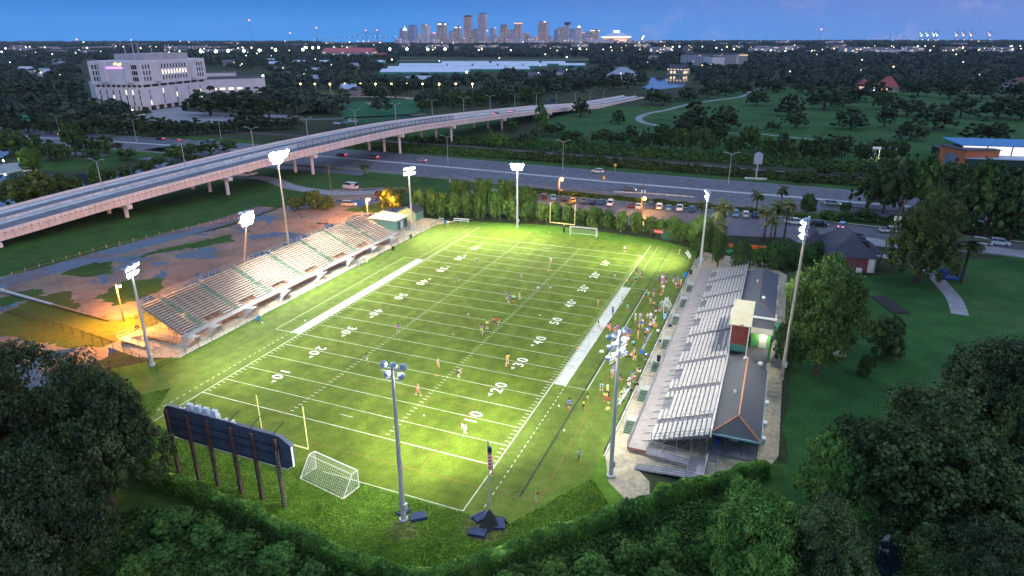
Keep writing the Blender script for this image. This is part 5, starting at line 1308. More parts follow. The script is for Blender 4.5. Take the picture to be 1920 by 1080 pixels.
def ptree(key, a, b, yt, wpx, label, cat='tree', group=None, col=None):
    p = G(a, b); h = HT(a, b, yt); d = (p-CAM).dot(FWD); w = wpx/CF*d
    return tree(key, (p.x, p.y, -.05), h, w, label, cat, group, col)
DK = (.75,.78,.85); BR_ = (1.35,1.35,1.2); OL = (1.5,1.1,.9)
# --- named trees round the ground
ptree('oakN1', 205, 960, 672, 270, 'huge dark oak nearest the scoreboard in the lower left corner', col=(.85,.85,.9))
ptree('oakN2', 40, 985, 668, 330, 'wide dark oak filling the left edge below the muddy lot', col=(.8,.8,.85))
ptree('oakN1', 120, 1120, 840, 260, 'dark low oak at the lower left behind the grassy slope', col=(.75,.8,.85))
ptree('oakN2', -60, 1090, 800, 220, 'dark oak cut by the left edge of the picture', col=(.7,.75,.8))
ptree('rndN1', 268, 880, 775, 90, 'lighter green young tree lit beside the left scoreboard post', col=(1.0,1.15,.8))
ptree('oakN1', 1690, 1010, 738, 400, 'largest dark oak in the lower right corner', col=(1.0,1.08,.9))
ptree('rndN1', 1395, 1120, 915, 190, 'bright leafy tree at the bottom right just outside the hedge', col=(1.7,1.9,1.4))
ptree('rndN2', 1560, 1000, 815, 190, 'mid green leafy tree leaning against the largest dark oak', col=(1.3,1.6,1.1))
ptree('oakN2', 1530, 1120, 945, 200, 'grey green oak at the bottom edge between bright tree and creek', col=(1.1,1.15,1.05))
ptree('oakN1', 1830, 860, 640, 240, 'dark oak on the right edge above the round palm', col=DK)
ptree('oakN2', 1930, 900, 610, 220, 'dark oak cut by the right edge of the picture', col=DK)
ptree('rndN2', 1880, 930, 730, 130, 'mid green tree beside the right edge oaks', col=DK)
ptree('oakN2', 1800, 1150, 985, 240, 'dark tree below the creek in the lower right corner', col=DK)
ptree('oakN1', 1930, 1080, 880, 230, 'dark tree filling the lower right edge', col=DK)
ptree('palm1', 1840, 975, 860, 95, 'grey green palm on the right edge of the largest dark oak', 'palm', col=(.45,.6,.5))
ptree('rndN1', 1745, 1160, 1030, 170, 'small tree over the creek at the bottom edge', col=(1.1,1.05,.8))
ptree('rndN2', 1530, 702, 478, 165, 'big round full tree beside the tall rusty pole', col=(1.0,1.02,.8))
ptree('rndN1', 1478, 690, 590, 80, 'lower dark tree tucked under the big round tree', col=DK)
ptree('bushN1', 1652, 672, 580, 85, 'dark shrub standing alone on the meadow', 'shrub', col=DK)
ptree('bushN2', 1620, 705, 660, 40, 'small dark shrub below the lone meadow shrub', 'shrub', col=DK)
ptree('oakN2', 1718, 530, 368, 140, 'tall ragged tree by the bend of the gravel driveway', col=(1.35,1.25,.9))
ptree('rndN1', 1745, 480, 350, 90, 'slimmer tree just behind the tall ragged tree', col=(1.0,1.0,.8))
ptree('palm2', 1802, 530, 432, 66, 'dull green cabbage palm beside the blue skip', 'palm', col=(.5,.6,.45))
for k, (a, b, yt, w, lab) in enumerate(((1340,470,375,34,'left of the pole by the entrance'),(1352,465,362,38,'tallest of those left of the light pole'),(1346,487,404,34,'short one in front of the entrance palms'),(1432,448,378,38,'leftmost of the clump by the access road'),(1452,445,370,40,'second of the clump by the access road'),(1470,446,366,38,'third of the clump by the access road'),(1443,455,395,34,'lowest of the clump by the access road'),(1416,410,352,30,'standing against the highway'),(1312,425,372,26,'beside the blue parked cars'),(755,388,345,34,'beside the yellow lit leaves'),(685,335,303,28,'alone on the verge by the highway'),(226,300,262,24,'left of the bridge above the pond'),(1462,400,340,24,'dark one behind the clump by the access road'))):
    ptree('palm%d' % (k % 2+1), a, b, yt, w, f'palm {lab}', 'palm', None, (1.0,1.0,.9) if k in (0,1,2,3,4,5,6,9) else (.5,.55,.45))
ptree('rndN2', 1312, 482, 402, 58, 'round green tree at the right end of the far hedge', col=BR_)
ptree('rndN1', 1345, 500, 432, 40, 'narrow green tree behind the far right light pole', col=(.9,.9,.8))
ptree('rndN1', 1386, 522, 450, 46, 'dark leafy tree growing under the entrance gantry', col=DK)
for k, (a, b, w, yt) in enumerate(((1425,500,50,455),(1450,503,56,445),(1478,502,58,446),(1505,500,56,448),(1528,495,46,446))):
    ptree('bushN%d' % (k % 3+1), a, b, yt, w, f'blue green oleander shrub, {ORD[k] if k else "first"} from the entrance gantry', 'shrub', 'oleander shrubs by the tile roofed house', (.7,.95,.85))
for k, (a, b, yt, w, lab) in enumerate(((1513,395,358,40,'left of the dazzling rusty pole head'),(1520,395,370,34,'right of the dazzling rusty pole head'),(1583,400,375,30,'round one on the verge before the highway'),(1560,412,392,50,'low one behind the tile roofed house'),(1620,412,388,50,'low one left of the leaning pole'))):
    ptree('bushN%d' % (k % 3+1), a, b, yt, w, f'dark shrub, {lab}', 'shrub', None, DK)
# trees on the right behind the driveway
for k, (a, b, yt, w) in enumerate(((1625,390,318,70),(1655,400,300,95),(1690,395,305,85),(1720,400,290,80),(1765,430,320,90),(1800,440,335,85),(1845,450,335,95),(1890,455,325,95),(1935,465,330,95),(1830,405,300,80),(1895,400,310,90),(1770,380,300,70),(1950,400,300,90),(1870,350,318,70),(1800,345,308,60),(1590,330,300,60),(1640,340,305,60),(1545,330,305,44),(1500,342,318,44),(1940,355,305,80))):
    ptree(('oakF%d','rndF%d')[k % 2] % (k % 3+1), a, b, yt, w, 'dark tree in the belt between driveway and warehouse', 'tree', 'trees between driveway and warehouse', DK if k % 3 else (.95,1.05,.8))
# far hedge behind the end line
hp = smooth_path([(-47,60),(-38,61.5),(-26,64),(-12,66.5),(0,67.3),(12,66.6),(24,65),(33,61.5),(40,56)], 6); acc = 0; last = hp[0]; k = 0
for p in hp:
    if (p-last).length > 2.5 or k == 0:
        f = p.x; h = 9.5 if f < -17 else (6.6 if f < 30 else 7.2); h *= rnd.uniform(.85, 1.15)
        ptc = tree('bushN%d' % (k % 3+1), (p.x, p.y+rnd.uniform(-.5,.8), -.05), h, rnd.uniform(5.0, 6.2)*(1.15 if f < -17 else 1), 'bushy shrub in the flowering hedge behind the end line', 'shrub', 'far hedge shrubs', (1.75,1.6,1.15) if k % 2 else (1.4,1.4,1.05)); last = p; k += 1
for k, (x, y, h) in enumerate(((-36,66,11),(-29,67.5,11.5),(-22,69,11.5),(-16,69.5,9.5))):
    tree('rndN%d' % (k % 2+1), (x,y,0), h, 8.5, f'tall round tree, {ORD[k] if k else "first"} from the left in the clump behind the far hedge', 'tree', 'clump behind the far hedge', (1.5,1.35,.85))
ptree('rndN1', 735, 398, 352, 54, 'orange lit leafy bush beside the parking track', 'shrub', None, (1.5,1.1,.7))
for k, (a, b, yt, w) in enumerate(((560,392,365,44),(590,392,352,50),(615,392,362,36))):
    ptree('bushN%d' % (k % 3+1), a, b, yt, w, f'olive bush by the bend of the track, {("left","middle","right")[k]} of three', 'shrub', None, OL)
# --- left side, canal bank
for k, (a, b, yt, w, c, lab) in enumerate(((35,392,335,80,OL,'at the left edge over the canal'),(75,390,322,85,OL,'tallest by the canal left'),(112,378,324,70,OL,'right of the tallest by the canal'),(140,365,330,50,OL,'small by the canal'),(183,352,305,52,(1.0,1.05,.7),'conical right of the canal gap'),(205,345,315,44,(.9,1.0,.75),'green beside the conical one'))):
    ptree(('rndF%d' % (k % 3+1)) if k != 4 else 'coneM1', a, b, yt, w, f'olive tree {lab} in front of the bridge', 'tree', None, c)
ptree('rndN1', 64, 326, 276, 50, 'bright green lamplit tree by the parked white car at the left', col=(1.3,1.4,.8))
for k, (a, b, yt, w) in enumerate(((-10,290,245,70),(25,292,243,66),(60,290,250,60),(95,300,262,56),(118,302,270,44),(142,290,224,54),(165,290,248,52),(200,288,255,46),(240,300,278,46),(175,300,275,40),(330,298,272,54),(360,292,268,50),(395,290,262,54),(430,284,262,44),(300,312,292,40),(330,318,300,40),(275,326,300,44),(240,336,312,44),(355,306,286,44))):
    ptree(('rndF%d','oakF%d')[k % 3 == 0] % (k % 3+1), a, b, yt, w, 'dark green tree on the canal bank behind the bridge', 'tree', 'trees on the canal bank', (.9,1.0,.85))
for k in range(17):
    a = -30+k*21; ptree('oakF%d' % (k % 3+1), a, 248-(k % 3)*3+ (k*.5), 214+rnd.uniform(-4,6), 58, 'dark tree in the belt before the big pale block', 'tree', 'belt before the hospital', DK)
for k in range(12):
    a = 330+k*20; ptree('oakF%d' % (k % 3+1), a, 254-k*1.2, 226+rnd.uniform(-5,6)-k*1.2, 44, 'dark tree in the low belt behind the tallest rack', 'tree', 'low belt behind the rack', DK)
for k, (a, b, yt, w, lab) in enumerate(((135,207,168,74,'spreading left of the big pale block'),(70,186,156,80,'beside the street at the far left'),(20,190,160,60,'at the left edge by the street'),(395,216,163,112,'widest in front of the pale block wing'),(455,218,168,90,'right of the widest before the wing'),(470,240,192,78,'darkest before the car park'),(505,222,176,66,'before the hedge of the car park'),(275,216,200,24,'small at the front corner of the pale block'))):
    ptree('oakF%d' % (k % 3+1), a, b, yt, w, f'dark oak {lab}', 'tree', None, DK)
# belt behind the bridge
for k in range(30):
    a = 500+k*24+rnd.uniform(-6,6); b = (198 if not 640 < a < 790 else 184)+rnd.uniform(-8,8)-(k*.3)
    if a > 1020: b = 176-(a-1020)*.08+rnd.uniform(-4,3)
    ptree(('oakF%d','rndF%d')[k % 3 == 0] % (k % 3+1), a, b, b-26+rnd.uniform(-5,5), 40, 'dark tree in the belt behind the bridge below the lamps', 'tree', 'belt behind the bridge', DK)
for k in range(14):
    a = 790+k*17+rnd.uniform(-5,5); b = 207-(k*1.5)+rnd.uniform(-6,3)
    ptree('rndF%d' % (k % 3+1), a, b, b-24+rnd.uniform(-4,4), 30, 'leafy tree close behind the bridge parapet', 'tree', 'trees behind the parapet', (.8,.9,.75))
# park oaks
PK = ((1088,219,183,46),(1160,232,206,34),(1222,196,166,40),(1245,197,172,40),(1290,190,164,50),(1325,184,158,40),(1360,180,158,44),(1395,176,152,40),(1300,248,192,78),(1335,252,215,60),(1358,244,196,70),(1280,262,218,60),(1418,198,167,52),(1478,218,176,62),(1492,240,208,60),(1448,246,226,34),(1595,242,204,74),(1658,238,195,44),(1545,205,160,90),(1580,200,165,60),(1610,190,160,70),(1700,218,180,90),(1752,242,192,84),(1800,222,180,70),(1850,270,222,104),(1706,262,226,66),(1540,290,250,74),(1655,205,165,60),(1870,222,178,90),(1915,225,180,70),(1505,175,150,50),(1450,172,150,50),(1640,178,150,60),(1720,180,150,60),(1780,185,150,60),(1840,185,150,60),(1900,185,150,60),(1240,262,232,40))
for k, (a, b, yt, w) in enumerate(PK):
    ptree('oakF%d' % (k % 3+1), a, b, yt, w, 'dark spreading oak on the far park lawn', 'tree', 'oaks on the park lawn', DK if k != 26 else (1.2,1.15,1.2))
# thicket between railway and park
for k in range(44):
    a = 960+k*17+rnd.uniform(-6,6); b = 262+(k*1.15)+rnd.uniform(-16,4)
    big = 1.0 if k > 14 else .55
    ptree(('rndF%d','oakF%d')[k % 2] % (k % 3+1), a, b, b-38*big+rnd.uniform(-7,7), 36, 'dark tree in the thicket behind the railway', 'tree', 'thicket behind the railway', (1.25,1.3,.8) if k in (19,21,27,28,31) else (.75,.85,.72))
for k, (a, b, yt, w, lab) in enumerate(((921,276,238,30,'light green pointed'),(938,282,252,40,'light green low round'),(1210,302,276,22,'bright sapling'),(1014,248,194,36,'pale half bare'))):
    ptree('coneM2' if k == 0 else 'rndF1', a, b, yt, w, f'{lab} tree in the scrub right of the bridge piers', 'tree', None, (1.5,1.6,.95) if k < 3 else (1.1,1.15,1.1))
print('trees', len(TREES))

def scatter(name, region_pts, n, size, m, label=None, seed=1, hgt=(.1,.5), kind='stuff', flat=.6, z0=0.0, col=(1,1,1)):
    """small leaf faces over a polygon in plan"""
    rng = np.random.default_rng(seed); P = np.array([(p[0], p[1]) for p in region_pts]); lo = P.min(0); hi = P.max(0); out = np.zeros((0,2))
    while len(out) < n:
        q = rng.uniform(lo, hi, (n*2, 2)); ins = np.zeros(len(q), bool); j = len(P)-1
        for i in range(len(P)):
            c = ((P[i,1] > q[:,1]) != (P[j,1] > q[:,1])) & (q[:,0] < (P[j,0]-P[i,0])*(q[:,1]-P[i,1])/(P[j,1]-P[i,1]+1e-12)+P[i,0]); ins ^= c; j = i
        out = np.concatenate([out, q[ins]])
    out = out[:n]; lump = (np.sin(out[:,0]*.9+seed)+np.sin(out[:,1]*1.1)+np.sin((out[:,0]+out[:,1])*.47)+3)/6
    z = z0+lump*hgt[1]*rng.uniform(.2, 1, n)+hgt[0]
    V, F = quads_at(np.c_[out, z], rng.normal(size=(n,3))+np.array([0,0,flat]), size, rng)
    me = mesh_np(name, V, F, m); o = bpy.data.objects.new(name, me); COL.objects.link(o); o.color = (*col, 1)
    return tag(o, label, None, None, kind)
scatter('undergrowth', px([(-100,1000),(250,960),(420,960),(560,1010),(700,1078),(860,1092),(1010,1048),(1200,985),(1330,935),(1420,950),(1500,1150),(900,1300),(-100,1250)]), 90000, .34, L_green, 'dark green undergrowth below the hedge', 3, (.05,1.0), col=(.75,.95,.7))
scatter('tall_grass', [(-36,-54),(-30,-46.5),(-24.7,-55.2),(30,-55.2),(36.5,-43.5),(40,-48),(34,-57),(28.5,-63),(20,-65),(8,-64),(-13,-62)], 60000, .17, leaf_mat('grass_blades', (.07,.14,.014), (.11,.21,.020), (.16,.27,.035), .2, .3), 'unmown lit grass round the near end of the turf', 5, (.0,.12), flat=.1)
for k, (a, b, w, yt) in enumerate(((330,935,90,880),(390,950,80,905),(450,975,80,925),(520,1010,90,950),(590,1040,80,980),(660,1075,90,1010),(300,1000,80,950),(400,1080,70,960),(960,1085,80,1040),(1040,1075,80,1015),(1110,1060,80,1000),(1180,1040,80,975),(1250,1025,80,955),(1150,1110,90,1040),(1240,1090,80,1020),(1330,1030,70,960),(780,1110,90,1060),(880,1120,90,1068),(730,1150,100,1075),(1050,1140,90,1075),(250,1060,70,1010))):
    if k in (7,): continue
    ptree('bushN%d' % (k % 3+1), a, b+(34 if k > 7 else 62), yt+(34 if k > 7 else 74), w*1.1, 'dark green shrub in the tangle below the near hedge', 'shrub', 'shrubs below the near hedge', (.8,1.1,.8) if k < 8 else (1.15,1.4,.95))
ptree('bushN1', 392, 1000, 965, 34, 'small pale leafy shrub alone on the dark slope at the lower left', 'shrub', None, (1.1,1.3,.9))
ptree('bushN2', 1180, 990, 930, 60, 'rounded dark shrub bulging from the near hedge by the path', 'shrub', None, (.8,1.0,.7))
# clipped hedge along the near fence
def hedge(name, pts, w, h, n, leaf, m, label, seed=1, col=(1,1,1)):
    P = smooth_path(pts, 8); rng = np.random.default_rng(seed); A = np.array([p[:2] for p in P]); seg = np.diff(A, axis=0); L_ = np.linalg.norm(seg, axis=1); cum = np.r_[0, np.cumsum(L_)]
    s = rng.uniform(0, cum[-1], n); i = np.clip(np.searchsorted(cum, s)-1, 0, len(seg)-1); f = (s-cum[i])/L_[i]; c = A[i]+seg[i]*f[:,None]; nn = np.c_[-seg[i,1], seg[i,0]]/L_[i,None]
    a = rng.uniform(-.15, PI+.15, n); hh = h*(1+.12*np.sin(s*.7)+.07*np.sin(s*2.3)); rr = w/2*(1+.25*np.sin(s*1.3)*np.sin(s*.4))
    x = np.cos(a)*rr*rng.uniform(.8,1.12,n); z = np.where(np.abs(np.cos(a)) > .8, rng.uniform(0,1,n)*hh*.8, hh*(.62+.40*np.sin(a)*rng.uniform(.85,1.1,n)))
    Pp = np.c_[c+nn*x[:,None], z]; Nn = np.c_[nn*np.cos(a)[:,None], np.sin(a)]+rng.normal(size=(n,3))*.6
    V, F = quads_at(Pp, Nn, leaf, rng)
    mb = MB()
    for q in range(len(P)-1):
        d = (P[q+1]-P[q]); d.normalize(); nv = Vector((-d.y, d.x, 0))*w*.36; u = Vector((0,0,h*.86))
        mb.add([P[q]-nv, P[q+1]-nv, P[q+1]+nv, P[q]+nv, P[q]-nv+u, P[q+1]-nv+u, P[q+1]+nv+u, P[q]+nv+u], [(0,1,5,4),(1,2,6,5),(2,3,7,6),(3,0,4,7),(4,5,6,7)])
    V2 = np.array([tuple(v) for v in mb.v]); F2 = np.array(mb.f)
    me = mesh_np(name, np.concatenate([V, V2]), np.concatenate([F, F2+len(V)]), m); o = bpy.data.objects.new(name, me); COL.objects.link(o); o.color = (*col, 1); return tag(o, label, 'hedge')
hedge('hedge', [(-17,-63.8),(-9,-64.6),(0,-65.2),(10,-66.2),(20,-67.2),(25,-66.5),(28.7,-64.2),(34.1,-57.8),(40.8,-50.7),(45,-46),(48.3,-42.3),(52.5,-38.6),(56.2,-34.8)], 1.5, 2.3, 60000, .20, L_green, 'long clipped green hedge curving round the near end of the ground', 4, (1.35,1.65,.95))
# brush along railway and highway
for k, (pts, n, sz, hg, c, lab) in enumerate((([(-60,161),(40,156),(140,153),(420,160),(420,166),(160,163),(60,168),(-60,178)], 26000, .9, 2.2, (.75,.65,.45), 'dark reddish brush between highway and railway'),
    ([(-150,162),(-60,160),(-60,178),(-150,181)], 9000, .7, 1.6, (1.0,1.1,.7), 'green brush under the bridge beside the railway'),
    ([(-160,192),(60,184),(160,176),(420,175),(420,195),(60,205),(-100,215)], 26000, 1.0, 2.6, (.7,.85,.6), 'scrub behind the railway'),
    ([(-30,101.5),(40,101),(64,99.6),(64,101.8),(40,105),(-30,107)], 12000, .45, .9, (.9,.8,.5), 'low weeds behind the parked cars'),
    ([(66,101),(125,97),(200,97),(200,106),(125,108),(66,106)], 12000, .7, 2.4, (.7,.8,.6), 'dark scrub along the near edge of the highway'))):
    scatter('brush', pts, n, sz, L_green, lab, 20+k, (.1, hg), col=c)

# ---------------------------------------------------------------- distant woodland and town
EXC = [[(160,215),(150,110),(505,135),(505,190),(340,215)], [(690,150),(740,112),(1115,112),(1112,138),(1000,142),(760,160)], [(440,110),(700,112),(900,112),(1120,115),(1120,108),(440,104)],
       [(1150,172),(1150,138),(1300,138),(1300,172)], [(1080,240),(1205,170),(1920,168),(1990,330),(1500,270),(1250,262)], [(-60,205),(-60,192),(200,178),(200,192)], [(640,214),(640,176),(790,180),(790,210)],
       [(1275,125),(1275,100),(1405,100),(1405,128)], [(230,235),(230,205),(560,205),(560,232)], [(480,226),(480,218),(830,210),(830,219)], [(1020,200),(1030,180),(1200,150),(1210,180),(1100,200)],
       [(560,300),(560,238),(740,214),(850,194),(1000,182),(1205,166),(1212,200),(1130,245),(1060,265),(850,280)], [(555,171),(900,171),(900,194),(555,198)], [(600,60),(1240,60),(1240,87.5),(600,87.5)]]
def inpoly(x, y, poly):
    r = False; j = len(poly)-1
    for i in range(len(poly)):
        if (poly[i][1] > y) != (poly[j][1] > y) and x < (poly[j][0]-poly[i][0])*(y-poly[i][1])/(poly[j][1]-poly[i][1]+1e-9)+poly[i][0]: r = not r
        j = i
    return r
def far_pts(n, y0, y1, seed, power=1.0):
    g = random.Random(seed); out = []
    while len(out) < n:
        x = g.uniform(-90, 2010); t = g.random()**power; y = y0+(y1-y0)*t
        if any(inpoly(x, y, e) for e in EXC): continue
        out.append(G(x, y))
    return out
def woods(name, pts, tw, th, quads, qs, label, seed, m):
    rng = np.random.default_rng(seed); n = len(pts); C = np.array([(p.x, p.y, 0) for p in pts]); W = rng.uniform(tw[0], tw[1], n); H = rng.uniform(th[0], th[1], n)
    D = rng.normal(size=(n, quads, 3)); D /= np.linalg.norm(D, axis=2, keepdims=True); D[:,:,2] = np.abs(D[:,:,2])*1.2-.35
    P = C[:,None,:] + D*np.stack([W/2, W/2, H*.5], 1)[:,None,:]*rng.uniform(.75, 1.08, (n, quads, 1)); P[:,:,2] += (H*.45)[:,None]
    Nn = D+rng.normal(size=D.shape)*.35; V, F = quads_at(P.reshape(-1,3), Nn.reshape(-1,3), qs, rng); VV=[V]; FF=[F]; o = len(V)
    me = mesh_np(name, V, F, m); ob = bpy.data.objects.new(name, me); COL.objects.link(ob); return tag(ob, label, None, None, 'stuff')
woods('woodland', far_pts(1500, 112, 225, 1, 1.5), (11,19), (9,15), 110, 2.9, 'dark tree cover of the district behind the highway', 1, L_far)
woods('woodland', far_pts(2600, 90, 120, 2), (22,42), (10,15), 50, 8, 'dark tree cover between the far streets', 2, L_far)
woods('woodland', far_pts(3000, 78.5, 92, 3), (60,130), (10,16), 30, 24, 'thin dark tree cover near the horizon', 3, L_far)
# ---------------------------------------------------------------- buildings of the middle distance
def facade_mat(name, color, glass=(.09,.11,.16), lit=(1,.75,.4), sx=3.5, sz=3.6, frac=.12, estr=.6, vert=True, wfrac=.5):
    """tower cladding: floors and bays cut by a grid of panes, a few of them lit"""
    m = bpy.data.materials.new(name); m.use_nodes = True; MATS[name] = m; nt = m.node_tree; N = nt.nodes; L = nt.links; b = N['Principled BSDF']
    b.inputs['Roughness'].default_value = .45
    tc = N.new('ShaderNodeTexCoord'); sp = N.new('ShaderNodeSeparateXYZ'); L.new(tc.outputs['Object'], sp.inputs[0])
    def M(op, a, bb=None):
        n = N.new('ShaderNodeMath'); n.operation = op
        if hasattr(a, 'links') or hasattr(a, 'is_linked'): L.new(a, n.inputs[0])
        else: n.inputs[0].default_value = a
        if bb is not None:
            if hasattr(bb, 'is_linked'): L.new(bb, n.inputs[1])
            else: n.inputs[1].default_value = bb
        return n.outputs[0]
    u = M('DIVIDE', M('ADD', sp.outputs['X'], sp.outputs['Y']), sx); v = M('DIVIDE', sp.outputs['Z'], sz)
    fu, fv = M('FRACT', u), M('FRACT', v); w = M('MULTIPLY', M('GREATER_THAN', fu, 1-wfrac), M('GREATER_THAN', fv, .45))
    cu, cv = M('FLOOR', u), M('FLOOR', v); cb = N.new('ShaderNodeCombineXYZ'); L.new(cu, cb.inputs[0]); L.new(cv, cb.inputs[1])
    wn = N.new('ShaderNodeTexWhiteNoise'); wn.noise_dimensions = '2D'; L.new(cb.outputs[0], wn.inputs['Vector'])
    on = M('MULTIPLY', M('LESS_THAN', wn.outputs['Value'], frac), w)
    mx = N.new('ShaderNodeMixRGB'); L.new(w, mx.inputs[0]); mx.inputs[1].default_value = (*color, 1); mx.inputs[2].default_value = (*glass, 1); L.new(mx.outputs[0], b.inputs['Base Color'])
    b.inputs['Emission Color'].default_value = (*lit, 1); L.new(M('MULTIPLY', on, estr), b.inputs['Emission Strength']); return m
def emat(name, c, s): return mat(name, (.8,.8,.8), var=0, emit=c, estr=s)
E_white = emat('lit_white', (1,.95,.88), 2.2); E_red = emat('lit_red', (1,.12,.10), 1.8); E_or = emat('lit_orange', (1,.42,.10), 1.4); E_pink = emat('lit_pink', (1,.35,.35), 1.2)
F_dark = facade_mat('dark_cladding', (.16,.16,.26), frac=.30, estr=1.1); F_blue = facade_mat('blue_cladding', (.25,.36,.58), frac=.16); F_pale = facade_mat('pale_cladding', (.70,.64,.74), frac=.22)
F_mauve = facade_mat('mauve_cladding', (.58,.46,.58), frac=.2, sx=6); F_brown = facade_mat('brown_cladding', (.45,.30,.32), frac=.3, sx=5, wfrac=.35, estr=.9); F_low = facade_mat('low_cladding', (.58,.54,.62), frac=.18, sx=6, sz=5)
FM = dict(d=F_dark, b=F_blue, p=F_pale, m=F_mauve, n=F_brown, l=F_low)
DS = 5000.0
def HAT(p, yt):
    lo, hi = 0.0, 1500.0
    for _ in range(40):
        m = (lo+hi)/2; y = PROJ((p.x, p.y, m))[1]
        if y > yt: lo = m
        else: hi = m
    return lo
def skypt(px_, D=DS):
    d = ray(px_, 80); t = D/d.dot(FWD); p = CAM+d*t; return p
def tower(x0, x1, yt, f, label, crown=None, ccol=None, D=DS, ang=.45, name='skyscraper', cat='skyscraper', dep=.8, sign=None):
    c = skypt((x0+x1)/2, D); w = (x1-x0)/CF*D; h = (540-CF*math.tan(PIT)+CZ/D*CF-yt)/CF*D
    h = HAT(c, yt)/(1.04 if crown != 'spire' else 1.3)
    bw = w/(math.cos(ang)+dep*math.sin(ang)); bd = bw*dep; t = thing(name, label, cat, (c.x, c.y, 0), -YAW-ang)
    m_ = MB(); m_.box((0,0,h/2), (bw,bd,h)); m_.build('tower_block', FM[f], t)
    m_ = MB(); m_.box((0,0,h+.02*h), (bw*.7,bd*.7,.04*h)); m_.build('roof_plant', mat('plant_grey',(.16,.16,.2),var=0), t)
    if crown:
        m_ = MB()
        if crown == 'band': m_.box((0,0,h*.985), (bw*1.012,bd*1.012,h*.035))
        elif crown == 'sign': m_.box((-bw*.1,-bd*.506,h*.955), (bw*.5,h*.008,h*.04)); m_.box((bw*.506,0,h*.955), (h*.008,bd*.5,h*.04))
        elif crown == 'spire': m_.lathe((0,0,h), [(bw*.42,0),(bw*.42,h*.06),(bw*.05,h*.14),(bw*.02,h*.30)], 10)
        elif crown == 'corner': m_.box((bw*.3,-bd*.3,h*1.01), (bw*.2,bd*.2,h*.045))
        elif crown == 'flare': m_.v = []; m_.lathe((0,0,h), [(bw*.5,-.02*h),(bw*.72,.10*h),(bw*.72,.13*h),(bw*.3,.135*h)], 12)
        elif crown == 'dome': m_.lathe((0,0,h), [(bw*.28,0),(bw*.26,.07*h),(bw*.16,.12*h),(bw*.02,.15*h)], 12)
        m_.build('crown', ccol or E_white, t)
    return t
HY = 70.5
SKY = ((750,758.5,53.7,'b','slim blue tower at the left end of the skyline',None,None),(755,766,48.5,'m','mauve tower with bright white lantern and spire','spire',E_white),(766.5,784,47,'b','wide blue grey tower right of the spire tower',None,None),
(790.5,808,46,'p','pale pink tower with red glow on its top','corner',E_pink),(808.5,821,63,'l','low tower with red lit dome','dome',E_red),(821,838.5,42,'d','dark tower with white rooftop sign left of the twin giants','sign',E_white),
(842.5,852,58,'m','slim mauve tower between two dark towers',None,None),(852,866,48.5,'d','dark tower with two white rooftop signs','sign',E_white),(853,869.5,66,'p','pale low block in front of the dark tower',None,None),
(870.5,886.5,28,'n','tall brown tower, the left one of the twin giants','band',mat('brown_crown',(.15,.10,.10),var=0)),(880,891,58,'d','dark low tower at the foot of the tall brown tower',None,None),(887,897,54,'b','dark blue tower between the twin giants',None,None),
(896.5,915,24.5,'m','tallest mauve tower of the whole skyline',None,None),(898,913,64,'p','white floodlit low block below the tallest tower','corner',E_pink),(911,915,56,'p','small white lit cone at the foot of the tallest tower','band',E_white),
(919,925,53,'b','narrow blue tower right of the tallest tower',None,None),(925,931,51.5,'p','narrow pale tower with white beacon','corner',E_white),(938,953,46,'d','dark mauve tower with flat roof',None,None),
(953.5,974,55.5,'m','broad mauve block before the orange crowned tower',None,None),(964,979,41.5,'n','stepped tower with orange glowing crown','band',E_or),(981,994,62,'d','dark low tower right of the orange crowned tower','corner',E_or),
(995,1011,68.5,'p','white and red lit low block','corner',E_red),(1008.5,1028,40,'n','broad brown tower with a white light on its right corner','corner',E_white),(1016,1027,64.5,'p','pink lit low block before the broad brown tower','band',E_pink),
(1027.5,1036,67,'l','low grey block right of the broad brown tower',None,None),(1038,1049,55.5,'b','teal tower at the left of the stepped dark cluster',None,None),(1045.5,1058.5,51,'d','stepped dark block beside the flared tower',None,None),
(1057.5,1068.5,45,'m','tower with a dark flared top like a mushroom','flare',mat('flare_dark',(.02,.03,.07),var=0)),(1065,1078,54,'b','blue glass tower right of the flared tower',None,None),(1078,1091.5,51.6,'p','pale tower with bright white rounded top','dome',E_white),
(1091,1096.5,60,'n','small orange lit block','band',E_pink),(1097,1104,60,'b','small dark blue block',None,None),(1104,1125,55,'d','broad dark block with white sign left of the dome','sign',E_white),
(1046,1076,69,'l','long pale low block below the flared tower',None,None),(1090,1126,73,'l','long pale low hall left of the dome',None,None),(916,937,66,'l','pale low block between tallest and dark mauve tower',None,None),(822,842,69,'m','low mauve block below the dark sign tower',None,None),(781,792,66,'p','low pale block with red glow','corner',E_red),
(869,881,70,'l','wide low pale hall below the tall brown tower',None,None),(938,951,68,'d','low dark block below the dark mauve tower',None,None),(955,976,71,'p','low white block below the broad mauve block',None,None),(740,752,73,'l','low block at the far left foot of the skyline',None,None))
gq = random.Random(77)
DW = ('pale', 'grey', 'dark', 'mauve', 'lit')
for k in range(40):
    a = 742+k*12+gq.uniform(-4,4); w = gq.uniform(7,15); y = gq.uniform(70.5,77)
    t = tower(a, a+w, y, gq.choice('pldmnp'), f'low downtown block at the foot of the skyline, {("one of the left part","one of the middle part","one of the right part")[k*3//40]}', gq.choice((None,None,'sign','corner')), gq.choice((E_white,E_or,E_pink)), 4600, gq.uniform(.1,.6), 'downtown_block', 'building'); t['group'] = 'low downtown blocks '+('left','middle','right')[k*3//40]
for s in SKY: tower(s[0], s[1], s[2], s[3], s[4], s[5], s[6])
